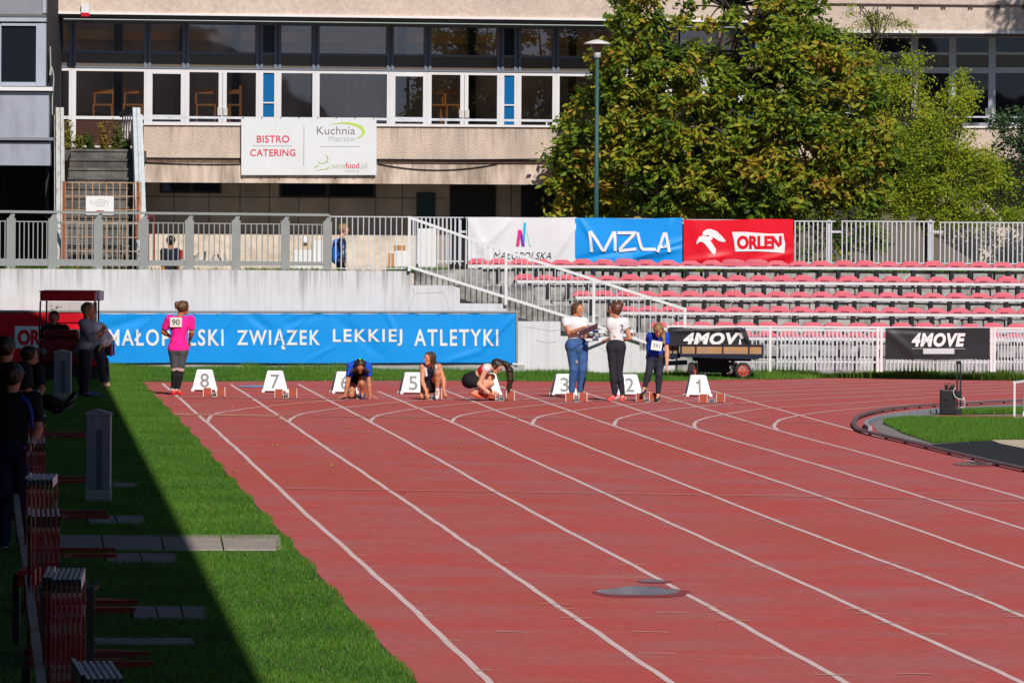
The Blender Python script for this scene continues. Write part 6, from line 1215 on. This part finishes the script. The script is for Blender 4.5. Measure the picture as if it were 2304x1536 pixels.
# 4 girl in red and white crouching sideways
p = Person('crouching girl in a red and white crop top adjusting her starting block', (1090, 902), dict(head=(1117.5, 824, -.04), neck=(1103, 824, -.02), shR=(1094, 829, -.16), shL=(1097, 829, .14), elR=(1078, 864, -.20), elL=(1090, 862, .16), wrR=(1100, 884, -.26), wrL=(1106, 880, .05), pel=(1058, 855, 0), hipR=(1062, 858, -.09), hipL=(1062, 858, .09), knR=(1105, 862, -.12), knL=(1107, 848, .12), anR=(1066, 884, -.12), anL=(1083, 884, .14), toR=(1079, 892, -.13), toL=(1098, 893, .12)), 1.6, SK, face=(.66, -.25, -.70), up=(.70, -.1, .70))
J = p.J; p.hm = H_DK; p.body(curl=(.9, .8), palm=((.3, .3, -.9), (.3, -.3, -.9)), hd=((.9, -.1, -.25), (.9, -.1, -.2)))
pt = [p.rel(-.06, .075, 0), v3(W(1138, 818, p.Y)), v3(W(1146, 832, p.Y))+v3((0, -.05, 0)), v3(W(1148, 855, p.Y))+v3((0, -.06, 0)), v3(W(1144, 882, p.Y))+v3((0, -.06, 0))]
p.hair(H_DK, [dict(p=pt[i], q=pt[i+1], r=(.035, .04, .058, .055)[i], s=(.04, .058, .055, .016)[i]) for i in range(4)]+[dict(p=pt[2]+v3((.03, 0, 0)), q=v3(W(1140, 876, p.Y)), r=.03, s=.01), dict(p=pt[2], q=v3(W(1151, 872, p.Y)), r=.03, s=.01)], line=.2)
p.add('hair_tie', [dict(p=v3(W(1135, 815, p.Y)), q=v3(W(1138, 822, p.Y)), r=.03, s=.03)], mat('orange tie', (.75, .40, .05), .5))
ws0 = fabric('white jersey', (.74, .72, .72)); p.add('crop_top', [dict(b, clips=[(J['neck']+(J['pel']-J['neck'])*.52, unit(J['pel']-J['neck']))]) for b in p.torso(.011, .98)], ws0)
p.add('red_panel', [dict(b, clips=[(J['neck']+(J['pel']-J['neck'])*.515, unit(J['pel']-J['neck'])), (J['neck']+(J['pel']-J['neck'])*.27+v3((.03, 0, 0)), unit(v3((.35, 0, 0))-unit(J['pel']-J['neck'])))]) for b in p.torso(.015, .98)[:2]], fabric('bright red jersey', (.62, .012, .03)))
p.add('shorts', p.leg('L', .014, 0, .40)+p.leg('R', .014, 0, .40)+p.seatb(.018)+[p.b('pel', J['pel']+(J['neck']-J['pel'])*.18, .145, .12)], bl); orr = mat('orange running shoe', (.85, .10, .02), .5, col2=(.03, .03, .04), f2=.58, s2=30)
for d in 'LR': p.shoe(d, orr, mat('dark sole', (.12, .10, .10), .6))
# 5 woman in jeans with a clipboard
p = Person('woman in a white shirt and blue jeans writing on a clipboard', (1298, 897), dict(head=(1300, 697, -.02), neck=(1294.5, 714), shR=(1273, 723), shL=(1314, 723, .02), elR=(1281, 750, -.10), elL=(1316, 750, -.02), wrR=(1314, 736, -.30), wrL=(1319, 758, -.26), pel=(1297, 778), hipR=(1287, 782), hipL=(1309, 782), knR=(1291, 832, -.03), knL=(1311, 832, -.02), anR=(1286, 888, .02), anL=(1305, 886, .04), toR=(1284, 895, -.12), toL=(1308, 893, -.10)), 1.68, SK3, face=(.72, -.62, -.30))
J = p.J; p.hm = H_LB; p.body(curl=(1.1, .9), palm=((.2, -.2, -1), (.2, 0, 1)), hd=((.9, -.35, .05), (.8, -.5, .0)), wide=1.10)
p.hair(H_LB, [dict(p=p.rel(-.09, .0), q=p.rel(-.10, -.07), r=.04, s=.035)], line=.35)
ws = fabric('white shirt cloth', (.78, .78, .79)); p.add('shirt', [dict(b, clips=[(v3(W(1297, 763, p.Y)), v3((0, 0, -1)))]) for b in p.torso(.014, 1.14)]+p.arm('L', .020, 0, .42)+p.arm('R', .020, 0, .42), ws)
jean = fabric('blue denim', (.035, .095, .26), .2, col2=(.07, .16, .36), f2=.56, s2=4); p.add('jeans', p.leg('L', .017, 0, 1.90)+p.leg('R', .017, 0, 1.90)+p.seatb(.012, 1.08)+[p.b(J['pel']+v3((-.06, 0, 0)), J['pel']+v3((.06, 0, 0)), .138, flat=(p.tfwd, .9)), p.b(J['pel']+v3((0, 0, .12)), J['pel'], .128, .15, flat=(p.tfwd, .84), clips=[(v3(W(1297, 763, p.Y)), v3((0, 0, 1)))])], jean, k=.012)
p.add('belt', [p.b(v3(W(1297, 765, p.Y)), v3(W(1297, 759, p.Y)), .137, .136, flat=(p.tfwd, .82), clips=[(v3(W(1297, 760.5, p.Y)), v3((0, 0, 1))), (v3(W(1297, 764.5, p.Y)), v3((0, 0, -1)))])], black)
mb = MB(); 
for x, y, r in ((1297.5, 814, .02), (1287.5, 777, .012)): q = W(x, y, p.Y-.11); mb.ball(tuple(q), r, 8, (1.2, .25, 1.4)); mb.build('torn_patch', mat('pale torn denim', (.45, .36, .34), .9), p.o, True); mb = MB()
for d in 'LR': p.shoe(d, white, cone_m)
YY = p.Y-.33; cl = thing('clipboard', 'clipboard with white sheets held by the woman in jeans', 'clipboard', tuple(W(1322, 750, YY))); a, b_ = W(1302, 757, YY-.05), W(1345, 738.5, YY+.1); dn = Vector((.0, -.16, .10)); mb = MB(); mb.add([a, b_, b_+dn, a+dn]+[q-Vector((0, 0, .008)) for q in (a, b_, b_+dn, a+dn)], [(0,1,2,3),(7,6,5,4),(0,4,5,1),(1,5,6,2),(2,6,7,3),(3,7,4,0)]); mb.build('board', mat('grey clipboard', (.30, .30, .34), .5), cl); mb = MB(); mb.add([q+Vector((0, 0, .004)) for q in (a, b_, b_+dn*.9, a+dn*.9)], [(0,1,2,3)]); mb.build('paper', bib_w, cl)
q = W(1327, 755, YY-.03); ph = MB(); ph.box((q.x-.05, q.y-.03, q.z-.03), (q.x+.06, q.y+.05, q.z+.0)); o = ph.build('black_case', black, None, bevel=.008); tag(o, 'small black case held under the clipboard', 'case')
# 6 girl in black leggings seen from behind
p = Person('girl in black leggings and a white shirt numbered 2, seen from behind', (1388, 903), dict(head=(1383.5, 697, -.02), neck=(1387.5, 714), shL=(1374, 725, .02), shR=(1405, 724, -.01), elL=(1384.5, 758, -.05), elR=(1417, 760, .05), wrL=(1366.5, 763.5, .08), wrR=(1402, 766, .16), pel=(1386, 780), hipL=(1377.5, 784), hipR=(1395, 784), knL=(1379, 836, -.01), knR=(1393, 836, .0), anL=(1383.5, 891, .02), anR=(1402, 892, .03), toL=(1370, 898.5, .0), toR=(1397, 899.5, -.08)), 1.68, SK, face=(-.93, .30, -.15))
J = p.J; p.hm = H_RD; p.body(curl=(.9, .6), wide=.86); p.hair(H_RD, [dict(p=p.rel(-.08, .06), q=p.rel(-.11, .10), r=.045, s=.045), dict(p=p.rel(-.05, .11), q=p.rel(-.09, .13), r=.03, s=.03), dict(p=p.rel(-.06, -.02), q=p.rel(-.04, -.08), r=.045, s=.03)], line=.30)
p.add('shirt', [dict(b, clips=[(v3(W(1386, 768, p.Y)), v3((0, 0, -1)))]) for b in p.torso(.014, .92)]+p.arm('L', .020, 0, .38)+p.arm('R', .020, 0, .38), ws); p.print_on('shirt_number', '2', v3(W(1399.5, 736, p.Y))+v3((0, -.118, 0)), .055, .10, mat('navy print', (.02, .03, .10), .6), (.12, -1, .08))
p.add('leggings', p.leg('L', .008, 0, 1.93)+p.leg('R', .008, 0, 1.93)+p.seatb(.010, .9)+[p.b(J['pel']+v3((0, 0, .10)), J['pel'], .105, .128, flat=(p.tfwd, .85), clips=[(v3(W(1386, 766, p.Y)), v3((0, 0, 1)))])], fabric('charcoal leggings', (.022, .023, .030)), k=.012)
for d in 'LR': p.shoe(d, mat('coral red shoe', (.70, .07, .09), .5, var=.3, vscale=25), cone_m, sock=bl)
# 7 girl in blue shirt bending over her block
p = Person('girl in a blue shirt numbered 391 bending over her starting block', (1476, 905), dict(head=(1480.5, 742, -.14), neck=(1480, 753, -.02), shR=(1464, 757, -.02), shL=(1497, 757, -.02), elR=(1460, 768, .16), elL=(1500.5, 790, -.06), wrR=(1468, 780, .26), wrL=(1500, 822, -.12), pel=(1476, 802, .08), hipR=(1467, 806, .08), hipL=(1485, 806, .08), knR=(1459, 840, -.02), knL=(1483, 842, .02), anR=(1449.5, 874, .0), anL=(1481, 890, .06), toR=(1445, 885, -.12), toL=(1478, 899.5, -.08)), 1.55, SK, face=(.05, -.80, -.62), up=(.05, -.5, .75))
J = p.J; p.hm = H_BL; p.body(curl=(.3, .35), palm=(None, (-.5, .6, 0)), spread=(.3, .6), wide=.92)
p.hair(H_BL, [dict(p=p.rel(-.05, .06, -.03), q=v3(W(1491, 752, p.Y))+v3((0, -.06, 0)), r=.05, s=.045), dict(p=v3(W(1491, 750, p.Y))+v3((0, -.08, 0)), q=v3(W(1494, 772, p.Y))+v3((0, -.14, 0)), r=.045, s=.018), dict(p=p.rel(.07, .06, .0), q=p.rel(.075, .045, .04), r=.035, s=.03)], line=.55)
p.add('shirt', [dict(b, clips=[(v3(W(1476, 808, p.Y)), v3((0, 0, -1)))]) for b in p.torso(.018, .98)]+[p.b(J['pel']+v3((-.03, -.02, .16)), J['pel']+v3((0, 0, -.04)), .15, .155, flat=(p.tfwd, .8), clips=[(v3(W(1476, 807, p.Y)), v3((.06, 0, -1)))])]+p.arm('L', .024, 0, .55)+p.arm('R', .024, 0, .8), mat('blue patterned jersey', (.006, .06, .60), .8, col2=(.012, .02, .10), f2=.56, s2=3.2))
p.add('leggings', p.leg('R', .008, 0, 1.9)+p.leg('L', .008, 0, 1.9)+p.seatb(.010)+[p.b('pel', 'pel', .128)], fabric('slate leggings', (.026, .028, .042)))
for d in 'LR': p.shoe(d, mat('navy shoe', (.02, .03, .06), .5), mat('lime sole', (.50, .60, .05), .5))
bc = v3(W(1477, 777, p.Y))+v3((0, -.172, 0)); p.print_on('bib', None, bc, .185, .16, bib_w, (-.1, -1, .12), (.14, 0, 1)); p.print_on('bib_number', '391', bc+v3((0, -.005, 0)), .12, .062, mat('grey ink', (.12, .12, .15), .6), (-.1, -1, .12), (.14, 0, 1))
# 8 boy with backpack on the terrace, 9 dark haired person behind the railing
p = Person('fair haired boy with a blue backpack walking right on the terrace behind the bar fence', (768, 668), dict(head=(774, 517), neck=(769, 532), shR=(769, 541, -.15), shL=(770, 541, .15), elR=(773, 570, -.17), elL=(771, 570, .17), wrR=(776, 590, -.13), wrL=(778, 590, .14), pel=(768, 592), hipR=(768, 596, -.08), hipL=(768, 596, .08), knR=(772, 630, -.08), knL=(764, 630, .08), anR=(772, 660, -.08), anL=(760, 660, .08), toR=(784, 666, -.08), toL=(772, 666, .08)), 1.40, SK, face=(.97, -.1, -.22), Y=142.9)
J = p.J; p.hm = H_BL; p.body(); p.hair(H_BL, [dict(p=p.rel(-.02, .10), q=p.rel(.03, .12), r=.03, s=.02), dict(p=p.rel(-.08, .08), q=p.rel(-.10, .03), r=.04, s=.03)], vol=.02)
p.add('jacket', p.torso(.024, .95)+p.arm('L', .02, 0, 1.92)+p.arm('R', .02, 0, 1.92), mat('black white jacket', (.02, .025, .05), .8, col2=(.42, .42, .48), f2=.56, s2=11)); p.add('shorts', p.leg('L', .02, 0, .9)+p.leg('R', .02, 0, .9)+[p.b('pel', 'pel', .14)], bl)
for d in 'LR': p.shoe(d, bl, black)
bk_ = thing('backpack', "blue backpack worn by the fair haired boy", 'backpack', tuple(W(757, 588, 142.9))); V, Fq = sdf_mesh([dict(p=v3(W(757, 548, 142.9)), q=v3(W(756, 578, 142.9)), r=.10, s=.115, flat=((1, 0, 0), .8)), dict(p=v3(W(757, 580, 142.9)), q=v3(W(758, 584, 142.9)), r=.11, s=.10), dict(p=v3(W(750, 566, 142.9)), q=v3(W(750, 582, 142.9)), r=.055, s=.06)], .012, .03); mk('bag', V, Fq, mat('blue nylon', (.01, .16, .62), .6, var=.15), bk_, True)
mb = MB(); mb.tube([v3(W(761, 538, 142.72)), v3(W(770, 543, 142.70)), v3(W(771, 560, 142.70)), v3(W(764, 576, 142.75))], .02, 6); mb.build('strap', mat('dark blue strap', (.01, .05, .25), .6), bk_); mb = MB(); mb.ball(tuple(W(757, 575, 142.8)), .03, 8, (1, .4, .8)); mb.build('patch', mat('dull red patch', (.45, .06, .06), .6), bk_)
p = Person('dark haired person in a dark shirt behind the grey railing by the outside stair', (383, 690), dict(head=(385, 543), neck=(383, 558), shR=(398, 566), shL=(368, 566), elR=(400, 596), elL=(366, 596), wrR=(398, 618, -.1), wrL=(370, 618, -.1), pel=(383, 618), hipR=(391, 622), hipL=(375, 622), knR=(391, 655), knL=(375, 655), anR=(391, 684), anL=(375, 684), toR=(391, 689, -.1), toL=(375, 689, -.1)), 1.55, SK2, face=(.3, .9, -.2), Y=143.4)
p.hm = H_DK; p.body(); p.hair(H_DK); p.add('shirt', p.torso(.018, .98)+p.arm('L', .02, 0, .7)+p.arm('R', .02, 0, .7), mat('black navy cloth', (.012, .016, .03), .9)); p.add('trousers', p.leg('L', .015, 0, 1.9)+p.leg('R', .015, 0, 1.9), bl)
o = MB().bpx(400, 562, 413, 583, 143.5, .1).build('red_bag', red, None, bevel=.02); tag(o, 'red bag beside the dark haired person behind the grey railing', 'bag')
# ------------------------------------------------------------------ tractor, its driver and the people at the left
YTR = 130.0; maroon = mat('dark maroon paint', (.16, .012, .018), .4, var=.15); plex = glass('scratched windscreen', (.90, .88, .86), 1.0)
tk_ = thing('tractor', 'small dark red canopied tractor parked facing the camera before the red banner', 'tractor', tuple(G(150, 878)))
mb = MB(); mb.bpx(90, 657, 213, 677, YTR, 1.5); mb.bpx(88, 654.5, 216, 657.5, YTR-.03, 1.6); mb.build('roof', mat('red roof panel', (.50, .01, .03), .45), tk_, bevel=.02)
mb = MB(); mb.bpx(213, 656, 224, 677, YTR+.1, 1.4); mb.build('roof_end', mat('pale roof end', (.62, .60, .62), .5), tk_)
for p_, q_ in (((91, 677), (88, 770)), ((105, 677), (104, 740)), ((222, 677), (221, 730)), ((214, 677), (214, 740))): mb = MB(); mb.bar(W(*p_, YTR+.1), W(*q_, YTR+.15), .03); mb.build('post', black, tk_)
mb = MB(); mb.bpx(107, 679, 184, 730, YTR+1.1, .01); mb.build('windscreen', plex, tk_); mb = MB(); mb.bpx(105, 725, 186, 727.5, YTR+1.08, .02); mb.build('windscreen_bar', black, tk_)
mb = MB(); mb.bpx(209, 680, 218, 735, YTR+.9, .03); mb.build('side_pane', mat('pale lit pane', (.70, .72, .76), .3), tk_)  # lit edge of the windscreen, its brightness put into a pale colour
mb = MB()
for x0, y0, x1, y1 in ((111, 687.5, 119, 688.5), (113, 695, 131, 696), (125, 690, 128, 694), (129, 688, 131, 693), (132, 690.5, 140, 692), (114, 697, 121, 697.8)): mb.bpx(x0, y0, x1, y1, YTR+1.09, .004)
mb.build('scrawl', blk_t, tk_)
mb = MB(); mb.bpx(86, 762, 186, 818, YTR-.4, .9); mb.bpx(96, 742, 178, 762, YTR-.1, .9); mb.build('hood', maroon, tk_, bevel=.06); mb = MB(); mb.bpx(82, 815, 190, 846, YTR-.3, 1.6); mb.build('chassis', black, tk_)
for x in (95, 176): q = W(x, 790, YTR-.42); MB().lathe([(.0, -.04), (.075, -.035), (.08, .0), (.05, .08)], tuple(q), 16, 1).build('headlight', mat('headlight glass', (.12, .13, .13), .15), tk_, True)
for x in (92, 176): wheel(x, 848, .23, .18, .0, YTR-.1, 'wheel', tk_, black, False)
for x in (84, 213): wheel(x, 843, .33, .20, 1.5, YTR+1.0, 'wheel', tk_, maroon, False)
mb = MB(); mb.bpx(188, 800, 222, 826, YTR+.5, .9); mb.build('fender', mat('red fender', (.45, .012, .02), .45), tk_, bevel=.04)
dkc = mat('very dark cloth', (.010, .010, .012), .9); dk_skin = skin('skin', (0, 0, 0))
p = Person('driver in dark clothes sitting under the tractor canopy', (124, 900), dict(head=(121, 716), neck=(123, 733), shR=(103, 741), shL=(145, 741), elR=(97, 770, -.1), elL=(150, 770, -.1), wrR=(110, 780, -.3), wrL=(138, 780, -.3), pel=(124, 793, .1), hipR=(116, 795), hipL=(132, 795), knR=(112, 798, -.4), knL=(136, 798, -.4), anR=(112, 845, -.4), anL=(136, 845, -.4), toR=(111, 852, -.55), toL=(137, 852, -.55)), 1.78, SK2, Y=YTR+.55)
p.hm = H_DK; p.body(); p.hair(H_DK); p.add('jacket', p.torso(.03, 1.1)+p.arm('L', .025, 0, 1.9)+p.arm('R', .025, 0, 1.9), dkc); p.add('trousers', p.leg('L', .02, 0, 1.9)+p.leg('R', .02, 0, 1.9), dkc)
for d in 'LR': p.shoe(d, dkc, black)
p = Person('blond woman in a grey blue cardigan gesturing beside the tractor', (191, 894), dict(head=(199, 697), neck=(194.5, 714), shR=(188, 727, -.15), shL=(193, 727, .16), elR=(205, 760, -.18), elL=(210, 760, .14), wrR=(227, 747, -.16), wrL=(226, 757, .10), pel=(192, 795), hipR=(192, 799, -.08), hipL=(192, 799, .08), knR=(195, 840, -.08), knL=(189, 840, .08), anR=(190, 885, -.07), anL=(185, 884, .09), toR=(204, 891, -.08), toL=(198, 890, .1)), 1.66, SK3, face=(.97, -.16, -.12))
J = p.J; p.hm = H_DK; p.body(curl=(.3, .2), hd=((.65, -.1, .7), (.6, 0, .7)), palm=((.3, 0, -.8), (.4, .8, 0)), spread=(.8, .7)); p.hair(H_BL, bob=.10, line=.2)
cg = fabric('grey blue knit', (.27, .30, .36)); p.add('cardigan', p.torso(.022, 1.0)+p.arm('L', .020, 0, 1.55)+p.arm('R', .020, 0, 1.55)+[p.b(J['pel']+v3((-.02, -.06, .12)), W(196, 788, p.Y)-Vector((0, .10, 0)), .12, .05), p.b(J['pel']+v3((-.02, .06, .12)), J['pel']+v3((.02, .08, .03)), .12, .08)], cg); p.add('trousers', p.leg('L', .030, 0, 1.96)+p.leg('R', .030, 0, 1.96)+p.seatb(.01), fabric('charcoal trousers', (.03, .03, .036)))
for d in 'LR': p.shoe(d, dkc, black)
p = Person('person in a white jacket sitting at the side of the tractor', (232, 892), dict(head=(202, 713, .2), neck=(210, 730, .15), shR=(213, 738, -.1), shL=(225, 737, .22), elR=(233, 764, -.12), elL=(243, 762, .2), wrR=(228, 778, -.2), wrL=(236, 776, .02), pel=(214, 786, .15), hipR=(218, 788, .06), hipL=(218, 788, .24), knR=(229, 815, -.28), knL=(235, 812, -.05), anR=(236, 866, -.25), anL=(243, 866, .0), toR=(241, 885, -.42), toL=(246, 885, -.2)), 1.7, SK, face=(.8, -.5, -.2), Y=126.0)
p.hm = H_BR; p.body(); p.hair(H_BR); p.add('jacket', p.torso(.035, 1.05)+p.arm('L', .035, 0, 1.85)+p.arm('R', .035, 0, 1.85), fabric('white jacket cloth', (.78, .78, .80))); p.add('trousers', p.leg('L', .02, 0, 1.85)+p.leg('R', .02, 0, 1.85)+p.seatb(.012), fabric('dark grey trousers', (.04, .042, .05)))
for d in 'LR': p.shoe(d, mat('grey trainer', (.28, .30, .32), .5), cone_m)
mb = MB(); mb.bpx(234, 770, 246, 800, 126.3, .2); mb.bpx(236, 767, 256, 771, 126.3, .2); o = thing('bag', 'black and red bag beside the person in the white jacket', 'bag', tuple(W(245, 800, 126.3))); mb.build('body', black, o, bevel=.015); mb = MB(); mb.bpx(246, 771, 251, 802, 126.32, .18); mb.bpx(252.5, 772, 257, 800, 126.32, .18); mb.build('red_side', red, o, bevel=.012)
V, Fq = sdf_mesh([dict(p=v3(G(180, 892))+v3((0, 0, .02)), q=v3(G(205, 890))+v3((0, 0, .03)), r=.05, s=.05, flat=((0, 0, 1), .6)), dict(p=v3(G(212, 890))+v3((0, 0, .02)), q=v3(G(232, 893))+v3((0, 0, .02)), r=.05, s=.03, flat=((0, 0, 1), .6)), dict(p=v3(G(195, 888)), q=v3(G(215, 888)), r=.04, s=.05)], .012, .03); o = mk('blue_cloth', V, Fq, mat('bright blue cloth', (.01, .06, .55), .7), None, True); tag(o, 'bright blue cloth lying in the grass at the feet of the woman in the cardigan', 'cloth')
def onlooker(label, s, jx, hgt, hair, face, shirt, trs, extra=None):
    Y = F/s; base = 478+3.2*s; J = {k: v for k, v in jx.items()}
    q = Person(label, (J['pel'][0], base), J, hgt, SK2, face, Y=Y); q.hm = hair; q.body(); q.hair(hair); q.add('shirt', q.torso(.02, 1.05)+q.arm('L', .022, 0, .75)+q.arm('R', .022, 0, .75), shirt); q.add('trousers', q.leg('L', .022, 0, 1.94)+q.leg('R', .022, 0, 1.94)+q.seatb(.014), trs)
    for d in 'LR': q.shoe(d, dkc, mat('pale sole', (.30, .29, .30), .6))
    return q
blk_s = fabric('black tee', (.010, .010, .012)); jn = fabric('dark jeans', (.012, .02, .06))
def stand(px, ytop, s, fw=0): m = lambda x, y, d=0: (px+x*s, ytop+y*s, d); return dict(head=m(0, .13), neck=m(-.01, .26), shR=m(.19, .34), shL=m(-.19, .34), elR=m(.235, .62, -.03), elL=m(-.235, .62), wrR=m(.16, .80, -.22), wrL=m(-.2, .84, -.1), pel=m(0, .86), hipR=m(.085, .89), hipL=m(-.085, .89), knR=m(.09, 1.30), knL=m(-.09, 1.30), anR=m(.09, 1.70), anL=m(-.09, 1.70), toR=m(.12, 1.76, .12), toL=m(-.12, 1.76, .12))
onlooker('dark onlooker cut by the left edge, the further of the two standing in shade', 213, stand(14, 757, 213), 1.78, H_DK, (.5, .8, -.2), blk_s, jn)
q = onlooker('dark onlooker with a blue shoulder strap standing in shade', 242, stand(30, 816, 242), 1.74, H_DK, (.4, .85, -.3), blk_s, jn)
mb = MB(); mb.tube(spl([W(48, 893, q.Y-.13), W(62, 905, q.Y-.15), W(70, 930, q.Y-.16), W(72, 965, q.Y-.15)], 6), .022, 6); mb.build('blue_strap', mat('blue strap', (.01, .04, .30), .6), q.o, True); mb = MB(); mb.ball(tuple(W(52, 1008, q.Y-.26)), .035, 8, (1, 1, .7)); mb.build('purple_band', mat('purple band', (.12, .01, .20), .6), q.o, True)
p = Person('seated person in black stretching one leg out past the grey cabinet', (64, 1010), dict(head=(66, 800, .1), neck=(66, 822, .1), shR=(86, 832, .0), shL=(50, 832, .2), elR=(96, 876, -.1), elL=(45, 876, .1), wrR=(78, 905, -.25), wrL=(58, 905, -.1), pel=(62, 905, .1), hipR=(68, 907, .02), hipL=(60, 907, .18), knR=(108, 898, -.1), knL=(100, 905, .15), anR=(143, 911, -.1), anL=(128, 925, .15), toR=(168, 884, -.08), toL=(158, 905, .2)), 1.7, SK2, face=(.8, .3, -.3), Y=96.0)
p.hm = H_DK; p.body(); p.hair(H_DK); p.add('shirt', p.torso(.02, 1.05)+p.arm('L', .022, 0, .8)+p.arm('R', .022, 0, .8), blk_s); p.add('trousers', p.leg('L', .02, 0, 1.9)+p.leg('R', .02, 0, 1.9)+p.seatb(.012), dkc)
for d in 'LR': p.shoe(d, dkc, mat('pale sole', (.30, .29, .30), .6))
mb = MB(); q0 = W(60, 918, 96.2); mb.box((q0.x-.35, 96.0, .30), (q0.x+.22, 96.5, q0.z-.06)); 
o = thing('low_wall', 'dark low block the black clad person sits on at the edge of the stand', 'wall', (q0.x, 96.2, 0)); mb.box((q0.x-.3, 96.05, -.1), (q0.x+.18, 96.45, .30)); mb.build('block', gm, o)
# stand-front rail and a dark table at the bottom left
fr = thing('front_rail', 'pale pipe handrail of the grandstand front at the lower left', 'railing', tuple(W(60, 1300, 58)+Vector((0, 0, -.6))))
Zr = .55
def R_(px, py): Y = (H-Zr)*F/(py-478+ (px-1152)*ROLL*-1); q = W(px, py, Y); return q
rp_ = [R_(20, 990), R_(28, 1045), R_(46, 1200), R_(62, 1285), R_(75, 1400), R_(93, 1536), R_(118, 1700)]
mb = MB()
for a, b in zip(rp_[:-1], rp_[1:]): mb.bar(a, b, .055, .03)
mb.build('handrail', mat('worn pale rail', (.46, .43, .38), .5, var=.2, vscale=20), fr); q = R_(64, 1292); mb = MB(); mb.box((q.x-.06, q.y-.3, q.z-.07), (q.x+.07, q.y+.3, q.z+.045)); mb.build('clamp', red, fr, bevel=.01)
for py in (1100, 1290, 1500): q = R_(20+(py-990)*.134, py); mb = MB(); mb.box((q.x-.1, q.y-.03, -.3), (q.x-.05, q.y+.03, q.z)); mb.build('post', black, fr)
tbl = thing('table', 'dark wooden trestle table in the shade beside the hurdle stacks', 'table', tuple(W(150, 1480, 45))); dw = mat('dark wood', (.05, .045, .04), .8, var=.2)
mb = MB(); mb.bpx(86, 1322, 212, 1331, 44.5, .6); mb.build('top', dw, tbl); mb = MB(); mb.bpx(195, 1331, 211, 1560, 44.5, .05); mb.build('leg', dw, tbl); mb = MB(); mb.bpx(88, 1331, 102, 1560, 44.5, .05); mb.build('leg', dw, tbl); mb = MB(); mb.bar(W(160, 1360, 44.6), W(140, 1500, 44.6), .015); mb.bar(W(158, 1385, 44.7), W(170, 1490, 44.7), .012); mb.bar(W(98, 1495, 44.6), W(145, 1505, 44.6), .02); mb.build('strut', mat('grey strut', (.15, .15, .16), .6), tbl)
